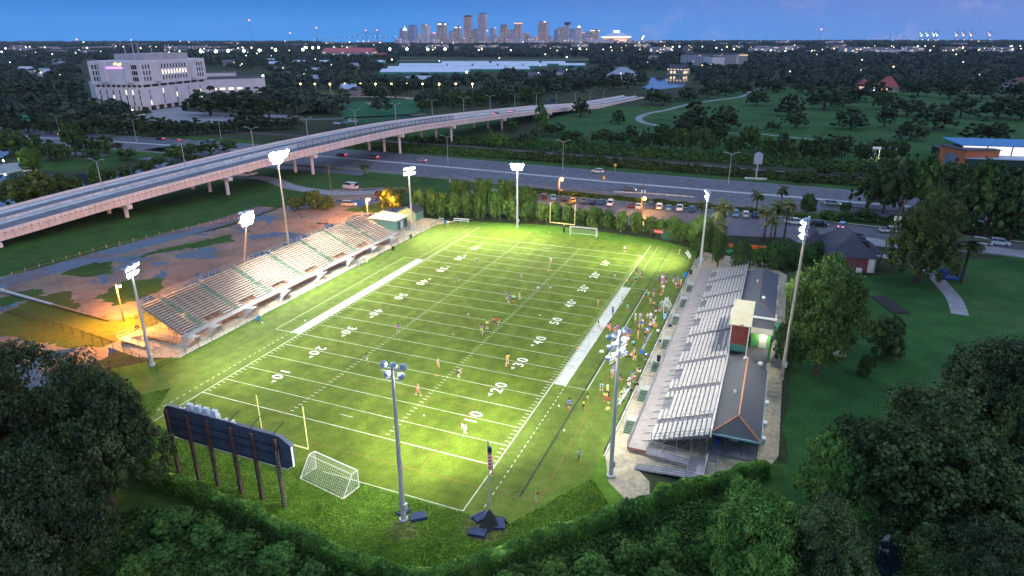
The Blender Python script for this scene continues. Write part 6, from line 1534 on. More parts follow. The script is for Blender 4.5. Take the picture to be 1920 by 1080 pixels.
# domed arena
c = skypt(1155); W_ = 56/CF*DS/2; t = thing('domed_arena', 'white domed arena glowing orange at the right end of the skyline', 'arena', (c.x, c.y, 0))
hb = HAT(c, 74); hr = HAT(c, 69); ht = HAT(c, 60)
m_ = MB(); m_.lathe((0,0,0), [(W_*.8,0),(W_*.8,hb),(W_*.96,hr)], 40); m_.build('wall', emat('arena_glow', (1,.45,.15), .55), t)
m_ = MB(); m_.lathe((0,0,hr), [(W_,0),(W_*.99,3),(W_*.7,(ht-hr)*.40),(W_*.4,(ht-hr)*.75),(W_*.18,ht-hr),(W_*.17,ht-hr+.5)], 40); m_.build('roof', mat('arena_roof',(.55,.58,.66),var=0), t)
m_ = MB(); m_.lathe((0,0,hr-3), [(W_*1.003,0),(W_*1.003,3)], 40); m_.build('rim', E_white, t)
m_ = MB(); m_.lathe((0,0,ht), [(W_*.2,0),(W_*.2,9),(W_*.1,10)], 16); m_.build('lantern', emat('arena_lantern',(1,.97,.9),3), t)
p = skypt(1201); m_ = MB(); m_.bar((0,0,20), (22,0,62), 5, 6); tag(m_.build('lit_arch', E_white, None, (p.x,p.y,0), -YAW), 'white slanting lit arch right of the domed arena', 'arch')
# distant suspension bridge left of the skyline
p0, p1 = skypt(590,7500), skypt(752,7500); t = thing('river_bridge', 'distant cantilever river bridge with lights left of the skyline', 'bridge', p0*1); t.location.z = 0; dd = p1-p0; dd.z = 0
M_truss = mat('truss_steel',(.10,.13,.24),var=0)
m_ = MB(); zz = 58
m_.bar((0,0,zz-22), dd*.35+Vector((0,0,zz)), 3); m_.bar(dd*.35+Vector((0,0,zz)), dd+Vector((0,0,zz-4)), 3); m_.build('road_deck', M_truss, t)
m_ = MB()
for f in (.60,.73): m_.bar(dd*f, dd*f+Vector((0,0,125)), 5)
m_.build('tower', M_truss, t)
m_ = MB(); P = [(.42,zz),(.50,78),(.60,122),(.665,84),(.73,122),(.82,78),(.92,zz)]
for (a, za), (b, zb) in zip(P, P[1:]): m_.bar(dd*a+Vector((0,0,za)), dd*b+Vector((0,0,zb)), 2.5)
m_.build('truss', M_truss, t)
m_ = MB()
for f in (.60,.73): m_.ball(dd*f+Vector((0,0,131)), 7, 6)
m_.build('beacon', emat('beacon_red',(1,.15,.2),4), t)
m_ = MB()
for k in range(18): m_.ball(dd*(k/17)+Vector((0,0,zz-22+min(1,k/6)*24)), 3.2, 6)
m_.build('deck_light', emat('deck_light',(.8,.85,1),2.5), t)
# masts and harbour cranes on the horizon
for k, (a, yt, red, lab) in enumerate(((473,38,1,'left of the river bridge'),(546,62,1,'short, left of the river bridge'),(596,52,1,'with red beacon left of the river bridge'),(1435,62,0,'slim dark, right of the dome'),(1536,55,1,'with red beacon right of centre'),(1667,58,0,'tallest lattice at the right'),(1678,64,0,'beside the tallest lattice'),(1692,63,0,'right of the tallest lattice'),(145,74,1,'at the far left'))):
    D = 4200; p = skypt(a, D); h = HAT(p, yt); t = thing('radio_mast', f'radio mast {lab}', 'radio mast', (p.x,p.y,0)); m_ = MB(); m_.bar((0,0,0),(0,0,h),3.2 if a == 1667 else 1.3,4,.6); m_.build('mast', mat('mast_steel',(.08,.09,.14),var=0), t)
    if red: m_ = MB(); m_.ball((0,0,h),4.5,6); m_.build('beacon', emat('beacon_red',(1,.15,.2),4), t)
for k, a in enumerate((1725,1736,1748,1754,1790,1803,1817,1852)):
    D = 6200; p = skypt(a, D); t = thing('harbour_crane', f'lit harbour crane, {ORD[k] if k else "first"} from the left on the right horizon', 'crane', (p.x,p.y,0), -YAW); h = 75
    m_ = MB(); m_.bar((-14,0,0),(-8,0,h),3); m_.bar((14,0,0),(8,0,h),3); m_.bar((-40,0,h),(30,0,h),3); m_.bar((0,0,h),(12,0,h+36),2.5); m_.bar((12,0,h+36),(-38,0,h),1.5); m_.build('frame', mat('crane_steel',(.2,.25,.35),var=0), t)
    m_ = MB(); m_.ball((0,0,h-14), 9, 6); m_.ball((-16,0,h+3), 5, 6); m_.ball((16,0,20), 6, 6); m_.build('work_light', emat('crane_light_c',(.7,1,.95),2.5) if k < 4 else emat('crane_light_r',(1,.5,.35),2.0), t)

# local frames: a block placed between two picture points of its base
def wall_block(pa, pb, depth, h, name, label, cat, m, roofm=None, z0=0.0, over=.3, roof='flat', rh=2.0):
    """front wall runs from pa to pb on the ground, body lies behind it"""
    a = Vector(pa); b = Vector(pb); a.z = b.z = z0; c = (a+b)/2; ang = math.atan2((b-a).y, (b-a).x); L_ = (b-a).length
    t = thing(name, label, cat, (c.x, c.y, z0), ang)
    m_ = MB(); m_.box((0,depth/2,h/2),(L_,depth,h)); m_.build('wall', m, t)
    m_ = MB(); rm = roofm or M_flat
    if roof == 'flat': m_.box((0,depth/2,h+.15),(L_+over*2,depth+over*2,.3))
    elif roof == 'gable':
        x = L_/2+over; y0, y1 = -over, depth+over; m_.add([(-x,y0,h),(x,y0,h),(x,y1,h),(-x,y1,h),(-x,(y0+y1)/2,h+rh),(x,(y0+y1)/2,h+rh)], [(0,1,5,4),(2,3,4,5),(1,2,5),(3,0,4),(0,3,2,1)])
    elif roof == 'hip':
        x = L_/2+over; y0, y1 = -over, depth+over; k = min(x*.8, (y1-y0)/2); m_.add([(-x,y0,h),(x,y0,h),(x,y1,h),(-x,y1,h),(-x+k,(y0+y1)/2,h+rh),(x-k,(y0+y1)/2,h+rh)], [(0,1,5,4),(2,3,4,5),(1,2,5),(3,0,4),(0,3,2,1)])
    m_.build('roof', rm, t); return t, L_
# the big pale block (hospital)
M_hosp = mat('pale_precast', (.60,.57,.60), rough=.8, var=.12, scale=.12, detail=6)
M_hospd = mat('precast_shadow_band', (.05,.04,.04), var=.1)
cf = G(276,207.5); la = G(187,206); H_ = HT(276,207.5,114.5)
dl = (la-cf); dl.z = 0; Ll = dl.length; dl.normalize(); dr = Vector((dl.y,-dl.x,0))
if dr.y < 0: dr = -dr
rb_ = G(345,196); Lr = 78
hosp = thing('medical_block', 'big pale overhanging concrete block with purple and yellow sign at the left', 'building', cf, 0)
def hb_(name, m, u0, u1, v0, v1, z0, z1, parent=None):
    m_ = MB(); P = [dl*u0+dr*v0, dl*u1+dr*v0, dl*u1+dr*v1, dl*u0+dr*v1]; m_.prism([(p.x,p.y) for p in (P if dl.cross(dr).z > 0 else P[::-1])], z0, z1); return m_.build(name, m, parent or hosp)
zb = H_*.47
hb_('lower_block', M_hosp, 0, Ll, 0, Lr, H_*.085, zb-.01)
hb_('recessed_floor', M_hospd, 1.2, Ll-1.2, 1.2, Lr-1.2, zb, zb+H_*.055)
hb_('upper_block', M_hosp, -1.0, Ll+1.0, -1.0, Lr+1.0, zb+H_*.055, H_)
pent = hb_('penthouse', mat('penthouse_grey',(.36,.34,.36),var=.15,scale=.15), Ll*.12, Ll*.75, 14, Lr*.85, H_+.01, H_*1.13)
hb_('ground_recess', M_hospd, 1.5, Ll-1.5, 1.5, Lr-1.5, 0, H_*.084)
for k in range(11): hb_('pillar', M_hosp, k*(Ll-2)/10, k*(Ll-2)/10+2, -.05, 1.3, 0, H_*.084)
for k in range(9): hb_('pillar', M_hosp, -.05, 1.3, 3+k*(Lr-6)/8, 5+k*(Lr-6)/8, 0, H_*.084)
for k in range(10): hb_('mullion', M_hosp, k*(Ll-1.2)/9, k*(Ll-1.2)/9+1.4, .2, 1.19, zb, zb+H_*.055)
for k in range(9): hb_('mullion', M_hosp, .2, 1.19, k*(Lr-1.2)/8, k*(Lr-1.2)/8+1.4, zb, zb+H_*.055)
for u in (Ll*.14, Ll*.66): hb_('stair_shaft', M_hosp, u, u+5, -2.6, -1.01, zb+H_*.1, H_*.985)
for v in (Lr*.18, Lr*.74): hb_('stair_shaft', M_hosp, -2.6, -1.01, v, v+6, zb+H_*.1, H_*.985)
M_winl = emat('window_glow', (1,.85,.45), 1.1); nw = 0
for r_i, z in enumerate((.64,.76,.88)):
    for u in [Ll*q for q in (.03,.07,.11,.80,.86,.92)]+[]:
        hb_('window', M_glass, u, u+1.3, -1.06, -.9, H_*z-1.5, H_*z+1.5); nw += 1
    for k, v in enumerate([Lr*q for q in (.03,.07,.11,.30,.345,.39,.435,.48,.525,.57,.615,.66,.86,.90,.94)]):
        hb_('window', M_winl if (r_i == 1 and 3 <= k <= 11) else M_glass, -1.06, -.9, v, v+1.4, H_*z-1.5, H_*z+1.5); nw += 1
g_ = random.Random(5)
for r_i, z in enumerate((.15,.26,.37)):
    for k in range(7): u = Ll*(.08+.135*k); hb_('window', M_winl if g_.random() < (.5 if r_i == 0 else .15) else M_glass, u, u+.8, -.07, .02, H_*z-1.6, H_*z+1.6)
    for k in range(5): v = Lr*(.08+.2*k); hb_('window', M_winl if g_.random() < (.6 if r_i == 0 else .3) else M_glass, -.07, .02, v, v+.8, H_*z-1.6, H_*z+1.6)
a0 = dl*(Ll*.60)+dr*(-1.15); zz = H_*.865
gl = random.Random(8); m_ = MB()
for k in range(22): p = a0-dl*(Ll*.12-6.5+k*.62)+Vector((0,0,zz)); m_.box(p, (.34,.34,gl.uniform(1.0,1.9)), math.atan2(dl.y, dl.x))
m_.build('sign_strokes', emat('purple_sign',(.35,.10,1),1.8), hosp); m_ = MB()
for k in range(8): p = a0-dl*(Ll*.14-.5+k*.8)+Vector((0,0,zz+2.5+.5*math.sin(k))); m_.box(p, (.6,.34,1.3), math.atan2(dl.y, dl.x))
m_.build('sign_emblem', emat('yellow_sign',(1,.65,.08),1.8), hosp)
for k, (u, v) in enumerate(((.2,.1),(.4,.3),(.6,.25),(.3,.7),(.7,.7),(.1,.5))):
    m_ = MB(); p = dl*(Ll*u)+dr*(Lr*v)+Vector((0,0,H_)); m_.bar(p, p+Vector((0,0,11)), .35, 5); m_.build('aerial', M_lamp, hosp)
w1, _ = wall_block(G(357,181), G(500,176), 45, HT(500,176,146), 'hospital_wing', 'long pale low wing right of the big pale block', 'building', M_hosp)
for k in range(14): m_ = MB(); m_.box((-50+k*7.5,-.08,6),(4.6,.1,1.6)); m_.build('window', M_winl if k < 9 else M_glass, w1)
w2, _ = wall_block(G(388,150), G(440,149), 40, HT(388,150,137), 'hall', 'pale flat hall behind the low wing', 'hall', M_hosp)
w3, _ = wall_block(G(154,196)+Vector((0,10,0)), G(186,203)+Vector((0,12,0)), 30, HT(154,196,152), 'hospital_wing', 'pale blank low wing left of the big pale block', 'building', M_hosp)
# grandstand and stables of the race course
M_rr = mat('red_metal_roof', (.42,.07,.07), rough=.5, var=.1); M_wroof = mat('white_metal_roof', (.50,.56,.66), rough=.5, var=.15, scale=.05); M_gst = mat('stable_green', (.04,.22,.16), var=.1)
t, _ = wall_block(G(604,111), G(697,111), 60, 17, 'grandstand', 'race course grandstand with long red roof', 'grandstand', facade_mat('stand_front',(.40,.36,.38),frac=.25,sx=8,sz=6,estr=.9), M_rr, roof='gable', rh=10)
t, _ = wall_block(G(702,111), G(722,111), 40, 8, 'clubhouse', 'small red roofed clubhouse right of the grandstand', 'building', F_low, M_rr, roof='gable', rh=6)
ribbon('race_track', smooth_path(px([(600,115.5),(720,114),(900,112.8),(1110,112)])), 26, .012, mat('track_dirt', (.32,.29,.26), var=.1, scale=.02))
sheet('infield_turf', px([(740,122),(700,117),(1000,115),(1110,114),(1000,118)]), .008, M_rough)
k = 0
for row, (y0, xs) in enumerate(((140,(735,775,815,858)),(134,(748,790,835,880,925,972)),(127.5,(770,815,862,910,958,1005)),(123,(850,895,945,990,1040)))):
    for xx in xs:
        pa, pb = G(xx-22, y0), G(xx+22, y0); d = (pb-pa).length
        t, _ = wall_block(pa, pb, 58, 3.6, 'stable', 'long low stable with white metal roof', 'stable', M_gst, M_wroof, roof='gable', rh=3.6); t['group'] = 'white roofed stables'; t.rotation_euler.z += .12; k += 1
for k, xx in enumerate((690,705,560,600,1060,1085)):
    t, _ = wall_block(G(xx-12, 128 if k > 3 else 121), G(xx+12, 128 if k > 3 else 121), 30, 5, 'shed', 'pale roofed shed beside the race course stables', 'shed', M_gst, M_wroof, roof='gable', rh=3); t['group'] = 'sheds beside the stables'
# pale hotel blocks right of centre
M_hot = facade_mat('hotel_front', (.46,.43,.44), frac=.06, sx=6, sz=3.4, wfrac=.4)
wall_block(G(1275,124), G(1337,126), 24, HT(1275,124,102), 'hotel', 'pale hotel slab with rows of small windows above the lake', 'hotel', M_hot)
wall_block(G(1333,130), G(1357,130), 60, HT(1333,130,107), 'hotel_tower', 'blank pale end wall of the middle hotel wing', 'hotel', M_hosp)
wall_block(G(1358,124), G(1400,124), 30, HT(1358,124,102), 'hotel', 'pale hotel slab right of the blank end wall', 'hotel', facade_mat('hotel_front_b',(.44,.42,.40),frac=.04,sx=500,sz=3.4,wfrac=.99))
t, _ = wall_block(G(1250,140), G(1282,141), 20, 8, 'lakeside_hall', 'lit lakeside hall with gable and warm windows', 'hall', facade_mat('lit_front',(.4,.35,.3),frac=.8,sx=5,sz=5,estr=1.6,lit=(1,.7,.35)), M_roof, roof='gable', rh=6)
t, _ = wall_block(G(1216,120), G(1232,120), 12, 16, 'chapel', 'beige chapel tower behind the lake trees', 'chapel', mat('beige_wall',(.42,.33,.27),var=.1), M_roof, roof='hip', rh=4)
wall_block(G(1043,150), G(1062,150), 18, 9, 'house', 'white house with steep roof right of the stables', 'house', M_hosp, M_roofblue, roof='hip', rh=5)
wall_block(G(1137,155), G(1187,156), 30, 9, 'house', 'big grey roofed house left of the lake', 'house', M_hosp, mat('grey_metal_roof',(.26,.29,.36),var=.1), roof='hip', rh=8)
wall_block(G(1035,167), G(1048,166), 14, 6, 'house', 'small pink gabled house by the bridge end', 'house', mat('pink_wall',(.40,.24,.22),var=.1), M_roof, roof='gable', rh=4)
wall_block(G(645,179), G(672,178), 18, 6, 'house', 'pale blue roofed house behind the ball field', 'house', mat('pinkish_wall',(.36,.28,.26),var=.1), mat('pale_blue_roof',(.30,.38,.50),var=.1), roof='gable', rh=4)
wall_block(G(673,180), G(684,179), 14, 5, 'house', 'small pink house right of the blue roofed house', 'house', mat('pinkish_wall',(0,0,0)), M_roof, roof='gable', rh=3)
t, _ = wall_block(G(1645,172), G(1684,173), 28, 5, 'park_pavilion', 'park house with broad red roof among the oaks', 'house', facade_mat('warm_front',(.4,.3,.22),frac=.7,sx=4,sz=4,estr=1.5,lit=(1,.6,.25)), mat('tile_red',(.30,.06,.05),var=.15), roof='hip', rh=9)
t, _ = wall_block(G(1616,171), G(1634,171), 18, 5, 'park_pavilion', 'small orange lit red roofed house left of the park house', 'house', emat('orange_wall',(1,.40,.12),.5), mat('tile_red',(0,0,0)), roof='hip', rh=6)
m_ = MB(); m_.ball((0,0,0), 1.6, 8); tag(m_.build('blue_light', emat('blue_light',(.25,.4,1),7), None, G(1639,167,3)), 'bright blue light between the two red roofed houses', 'light')
wall_block(G(1879,166), G(1925,168), 25, 5, 'park_house', 'dull red roofed house at the right edge of the park', 'house', M_hosp, mat('dull_red_roof',(.12,.05,.05),var=.15), roof='hip', rh=6)
# warehouse and canopy
wa, wb = G(1806,322), G(2060,332)
t, L_ = wall_block(wa, wb, 30, 5.2, 'warehouse', 'green warehouse with glowing white clerestory and blue roof', 'warehouse', mat('dark_green_metal',(.012,.05,.035),var=.15), mat('silver_roof',(.30,.38,.48),var=.1,scale=.2))
m_ = MB(); m_.box((0,8,7.5),(L_*.98,.3,3.6)); m_.build('clerestory', mat('clerestory_white', (.62,.62,.66), var=.05, emit=(.75,.72,.8), estr=.8), t)
m_ = MB(); m_.box((0,18,9.5),(L_+1,22,.35)); m_.build('upper_roof', mat('blue_metal_roof',(.05,.20,.42),var=.08), t)
for k in range(6): m_ = MB(); m_.box((-L_/2+.6+k*L_/5.2,7.8,7.5),(.35,.3,3.8)); m_.build('frame_post', M_dark, t)
t, L_ = wall_block(G(1756,309), G(1806,322)-Vector((.6,0,0)), 14, 8.2, 'brick_annex', 'orange brick annex with grey roller door left of the warehouse', 'building', mat('orange_brick',(.36,.12,.05),var=.15,scale=.6), M_roof)
m_ = MB(); m_.box((-L_*.0,-.06,3.0),(L_*.45,.1,6.0)); m_.build('roller_door', mat('roller_grey',(.12,.17,.24),var=.1), t)
wall_block(G(1742,302), G(1757,308), 14, 6.5, 'dark_shed', 'dark shed left of the orange brick annex', 'shed', M_dark, M_roof)
t = thing('pavilion', 'open white pavilion lit from inside beyond the railway', 'pavilion', G(1655,299), .1)
for x in (-4,-1.3,1.3,4):
    for y in (-2.5,2.5): m_ = MB(); m_.bar((x,y,0),(x,y,4.6),.16,6); m_.build('column', M_white, t)
m_ = MB(); m_.box((0,0,4.8),(9.4,6.2,.4)); m_.build('roof', M_white, t)
m_ = MB(); m_.ball((0,0,4.3),.25,6); m_.build('bulb', emat('pav_bulb',(1,.9,.6),30), t)
l = bpy.data.lights.new('lamp_light','POINT'); l.energy = 1600; l.color = (1,.88,.6); l.shadow_soft_size = .3; o = bpy.data.objects.new('lamp_light', l); COL.objects.link(o); o.parent = t; o.location = (0,0,3.8)
# tile roofed house right of the stadium
M_tile = mat('slate_tiles', (.050,.052,.075), rough=.8, var=.35, scale=2.5, detail=6, bump=.3)
t = thing('tile_roofed_house', 'brick house with steep dark tile roofs right of the stadium', 'house', (70,60,0), .12)
m_ = MB(); m_.box((0,0,1.7),(10,15,3.4)); m_.build('wall', mat('maroon_brick',(.16,.05,.06),var=.25,scale=1.5), t)
m_ = MB(); m_.add([(-5.6,-8,3.4),(5.6,-8,3.4),(5.6,8,3.4),(-5.6,8,3.4),(0,-3.2,7.6),(0,4,7.6)], [(0,1,4),(1,2,5,4),(2,3,5),(3,0,4,5),(0,3,2,1)])
m_.add([(-9,2,3.2),(-4,2,3.2),(-4,10,3.2),(-9,10,3.2),(-6.5,3.5,6.2),(-6.5,8.5,6.2)], [(0,1,4),(1,2,5,4),(2,3,5),(3,0,4,5),(0,3,2,1)])
m_.add([(5.0,-4,3.3),(7.2,-4,3.3),(7.2,5,3.3),(5.0,5,3.3),(4,0,5.8)], [(0,1,4),(1,2,4),(2,3,4)])
m_.build('roof', M_tile, t)
m_ = MB(); m_.box((-6.5,6,1.6),(4,7,3.2)); m_.build('side_wall', M_gwall, t)
m_ = MB(); m_.box((4.2,-7.56,1.6),(1.3,.1,3.2)); m_.box((5.04,-6.0,1.6),(.1,3,3.2)); m_.build('porch_trim', M_white, t)
m_ = MB(); m_.box((-4.3,-7.56,1.8),(.9,.1,2.6)); m_.build('door', M_gwall, t)
m_ = MB(); m_.box((1.8,-7.9,.5),(1.1,.7,1.0)); m_.build('air_conditioner', M_white, t)
for y in (-2,1,4): m_ = MB(); m_.box((3.2,y,5.6),(1.6,1.2,.9)); m_.build('dormer', M_tile, t)
# blue skip and small things on the meadow
t = thing('skip', 'blue skip with white scrawl beside the gravel driveway', 'skip', G(1783,522), .25)
m_ = MB(); m_.box((0,0,.9),(4.2,2.2,1.8),0,1.06); m_.build('body', mat('skip_blue',(.015,.06,.28),var=.3,scale=1.5), t)
m_ = MB(); 
for k in range(7): m_.bar((-1.7+k*.5,-1.18,.5),(-1.5+k*.5,-1.18,1.25 if k % 2 else .8),.06)
m_.build('scrawl', M_white, t); m_ = MB(); m_.box((0,0,1.86),(4.0,2.2,.12)); m_.build('lid', mat('skip_lid',(.02,.04,.16),var=.2), t)
t = MB(); t.box((0,0,.1),(3.4,9,.2)); tag(t.build('soil_bed', mat('dark_bed',(.025,.022,.02),var=.3), None, G(1668,572), .35), 'dark rectangular soil bed on the right meadow', 'soil bed')
t = thing('golf_cart', 'white utility cart parked under the big round tree', 'utility cart', G(1568,668), .1)
m_ = MB(); m_.box((0,0,.55),(2.6,1.3,.5)); m_.box((.8,0,.95),(.9,1.25,.35)); m_.build('body', M_white, t)
m_ = MB(); m_.box((-.2,0,1.9),(1.7,1.35,.08)); m_.build('roof', M_blk, t)
m_ = MB(); [m_.bar((x,y,.8),(x,y,1.9),.04) for x in (-1,.6) for y in (-.6,.6)]; m_.build('frame', M_blk, t)
for x in (-.9,.9):
    for y in (-.65,.65): m_ = MB(); m_.bar((x,y-.08,.3),(x,y+.08,.3),.3,10); m_.build('wheel', M_blk, t)

# ---------------------------------------------------------------- far town: roofs and lights
g_ = random.Random(21)
HM_ = [facade_mat('town_wall_a', (.30,.29,.31), frac=.22, sx=7, sz=4, estr=1.2), facade_mat('town_wall_b', (.20,.16,.16), frac=.15, sx=7, sz=4, estr=1.2), facade_mat('town_wall_c', (.38,.38,.42), frac=.3, sx=9, sz=4, estr=1.3)]
RM_ = [mat('town_roof_a',(.24,.27,.34),var=0), mat('town_roof_b',(.10,.11,.14),var=0), mat('town_roof_c',(.42,.45,.52),var=0)]
zones = (('low buildings on the left horizon', 'low pale building among trees on the left horizon', 0, 560, 84, 104, 48), ('low buildings before the skyline', 'low building in front of the downtown skyline', 560, 1230, 80, 94, 95), ('low buildings on the right horizon', 'low building among lights on the right horizon', 1230, 1920, 82, 106, 64), ('houses behind the highway', 'small house roof among the trees behind the highway', 0, 1200, 108, 160, 46))
for grp, lab, x0, x1, y0, y1, n in zones:
    k = 0
    while k < n:
        a = g_.uniform(x0, x1); b = y0+(y1-y0)*g_.random()**1.6
        if any(inpoly(a, b, e) for e in EXC[:-1]): continue
        p = G(a, b); d = (p-CAM).dot(FWD); near = b > 108; w = g_.uniform(14, 24) if near else g_.uniform(30, 90); h = g_.uniform(5, 8) if near else g_.uniform(9, 24)
        t = thing('town_house' if near else 'town_building', lab, 'house' if near else 'building', (p.x,p.y,0), -YAW+g_.uniform(-.5,.5), grp)
        dpt = w*g_.uniform(.4,.8); m_ = MB(); m_.box((0,0,h/2),(w,dpt,h)); m_.build('wall', g_.choice(HM_), t)
        m_ = MB()
        if near: m_.add([(-w/2-.5,-dpt/2-.5,h),(w/2+.5,-dpt/2-.5,h),(w/2+.5,dpt/2+.5,h),(-w/2-.5,dpt/2+.5,h),(-w/2,0,h+4),(w/2,0,h+4)], [(0,1,5,4),(2,3,4,5),(1,2,5),(3,0,4)])
        else: m_.box((0,0,h+.4),(w*1.01,dpt*1.01,.8))
        m_.build('roof', g_.choice(RM_), t); k += 1
# long bright buildings on the right horizon
for k, (a, b, c_, lab) in enumerate(((1590,1640,96,'left part of the long pale apartments on the right'),(1642,1690,97,'middle part of the long pale apartments on the right'),(1694,1722,97,'right part of the long pale apartments on the right'),(1548,1562,86,'grey slab left of the latticed mast'),(1565,1582,86,'pale slab beside the grey slab'),(1455,1480,86,'red brown lit block right of the dome'),(1385,1420,85,'lit wide block under the lights right of the dome'))):
    D = 1800 if k < 3 else 3600; yt = (93,93,92,77,77,77,79)[k]
    tower(a, b, yt, 'p' if k in (0,1,2,4) else ('n' if k == 5 else 'l'), lab, None, None, D, .1, 'apartment_block', 'building', .25)
def town_light(a, b, z, r, m, label, group):
    p = G(a, b); o = bpy.data.objects.new('town_light', None)
    m_ = MB(); m_.ball((0,0,z), r, 6); m_.bar((0,0,0),(0,0,z), r*.12, 3); me = bpy.data.meshes.new('town_light'); me.from_pydata(m_.v, [], m_.f); me.materials.append(m)
    return me
LMS = [emat('street_white',(1,.95,.85),2.6), emat('street_amber',(1,.55,.18),2.4), emat('street_yellow',(1,.78,.35),2.4), emat('street_cool',(.65,.95,1),2.2)]
LME = {}
def light_mesh(r, z, m):
    k = (round(r, 1), z, m.name)
    if k not in LME:
        m_ = MB(); m_.ball((0,0,z), r, 6); me = bpy.data.meshes.new('lamp'); me.from_pydata(m_.v, [], m_.f); me.materials.append(m); LME[k] = me
    return LME[k]
for grp, lab, x0, x1, y0, y1, n, pw in (('lights on the left horizon','small light of the distant town on the left',0,560,80,110,70,1.8),('lights before the skyline','small light of the town before the skyline',560,1230,80,106,80,1.8),('lights on the right horizon','small light of the distant town on the right',1230,1920,80,112,110,1.8),('lights among the trees','small lamp among the dark trees behind the highway',0,1900,108,165,40,1)):
    for k in range(n):
        a = g_.uniform(x0, x1); b = y0+(y1-y0)*g_.random()**pw; p = G(a, b); d = (p-CAM).dot(FWD); r = max(.25, d*g_.choice((.00055,.0007,.0009,.0013)))
        me = light_mesh(r, 11 if d > 600 else 8, g_.choices(LMS, (4,3,3,1.2))[0]); o = bpy.data.objects.new('town_light', me); COL.objects.link(o); o.location = (p.x, p.y, g_.uniform(2,6)); tag(o, lab, 'light', grp)
# brighter named lamps
BL = emat('big_white_lamp', (.95,1,.95), 9); YL = emat('yellow_lamp', (1,.72,.18), 8)
for k, (a, b) in enumerate(((380,109),(408,109),(431,107),(460,107),(489,106),(519,104),(570,103),(576,96),(588,97),(599,96))):
    p = G(a, b+9); me = light_mesh(3.2, 24, BL); o = bpy.data.objects.new('mast_light', me); COL.objects.link(o); o.location = p; tag(o, f'bright white mast light, {ORD[k] if k else "first"} from the left behind the pale wing', 'light', 'mast lights behind the pale wing')
for k, (a, b) in enumerate(((732,101),(764,101),(803,102),(835,101))):
    p = G(a, b+7); me = light_mesh(3.4, 22, BL); o = bpy.data.objects.new('mast_light', me); COL.objects.link(o); o.location = p; tag(o, f'bright white mast light, {ORD[k] if k else "first"} from the left along the race track', 'light', 'mast lights along the race track')
for k, (a, b, lab, m, rr) in enumerate(((576,132,'large warm white lamp among trees left of the stables',E_white,2.4),(453,148,'glaring white lamp on the roof corner of the low wing',BL,1.6),(494,143,'glaring white lamp at the right end of the low wing',BL,1.6),(401,147,'small wall lamp on the round part of the wing',BL,.8),(427,147,'second wall lamp on the round part of the wing',BL,.8),(1575,121,'orange lamp among the dark trees right of the hotel',E_or,2.8),(1285,118,'white lamp at the foot of the hotel',BL,1.6),(875,136,'warm lamp in front of the green stables',YL,1.4),(247,71,'reddish glow on the left horizon',E_or,8))):
    p = G(a, b+ (6 if b > 80 else 10)); d = (p-CAM).dot(FWD); z = 6/CF*d; me = light_mesh(rr, round(z,1), m); o = bpy.data.objects.new('town_light', me); COL.objects.link(o); o.location = p; tag(o, lab, 'light')
for k, a in enumerate((565,592,620,648,677,705,735,764,793,824,855,886)):
    p = G(a, 173); t = thing('street_lamp', f'yellow street lamp, {ORD[k] if k else "first"} from the left in the row behind the ball field', 'street lamp', p, 0, 'yellow lamps behind the ball field'); d = (p-CAM).dot(FWD); z = 15/CF*d
    m_ = MB(); m_.bar((0,0,0),(0,0,z),.14,5); m_.build('post', M_lamp, t); m_ = MB(); m_.ball((0,0,z),.85,8); m_.build('bulb', YL, t)
    if k in (2,5,6,9,11): l = bpy.data.lights.new('lamp_light','POINT'); l.energy = 2600; l.color = (1,.75,.2); l.shadow_soft_size = .4; o = bpy.data.objects.new('lamp_light', l); COL.objects.link(o); o.parent = t; o.location = (0,-1,z-1)
for (a, b, z, e, c_, r_) in ((64,300,4,900,(1,.95,.6),.3),(14,330,6,2600,(.8,1,.85),.5),(250,214,3,2500,(1,.8,.4),.4),(160,206,4,3000,(1,.8,.35),.4),(20,365,7,3500,(.9,.95,1),.4)):
    p = G(a, b); t = thing('yard_lamp', f'yard lamp glowing near {"the lamplit tree" if a == 64 else "the left edge" if a == 14 else "the corner of the pale block" if a == 250 else "the forecourt of the pale block" if a == 160 else "the canal at the left edge"}', 'lamp', p); m_ = MB(); m_.bar((0,0,0),(0,0,z),.1,5); m_.build('post', M_lamp, t); m_ = MB(); m_.ball((0,0,z),.3,8); m_.build('bulb', BL, t)
    l = bpy.data.lights.new('lamp_light','POINT'); l.energy = e; l.color = c_; l.shadow_soft_size = r_; o = bpy.data.objects.new('lamp_light', l); COL.objects.link(o); o.parent = t; o.location = (0,0,z+.9)
# ---------------------------------------------------------------- vehicles
M_paint = mat('car_paint', (1,1,1), rough=.28, metal=.15, var=.04, scale=1, obj_color=True, spec=.6)
M_tyre = mat('tyre', (.015,.015,.015), var=0, rough=.9); M_rim = mat('wheel_rim', (.35,.35,.37), metal=.7, rough=.35, var=0); M_cglass = mat('car_glass', (.012,.016,.022), rough=.08, var=0, spec=.9)
M_hl = mat('headlamp_glass', (.6,.62,.65), rough=.1, var=0); M_hlon = emat('headlamp_on', (1,.97,.88), 14); M_tl = mat('tail_lamp', (.30,.01,.01), rough=.3, var=0); M_tlon = emat('tail_lamp_on', (1,.03,.05), 12)
def loft_x(st):
    """stations (x, z0, z1, w0, w1): a ring of four corners each"""
    mb = MB()
    for x, z0, z1, w0, w1 in st: mb.v += [(x,-w0,z0),(x,w0,z0),(x,w1,z1),(x,-w1,z1)]
    n = len(st)
    for k in range(n-1):
        for i in range(4): mb.f.append((k*4+i, (k+1)*4+i, (k+1)*4+(i+1) % 4, k*4+(i+1) % 4))
    mb.f += [(0,1,2,3), ((n-1)*4+3,(n-1)*4+2,(n-1)*4+1,(n-1)*4)]; return mb
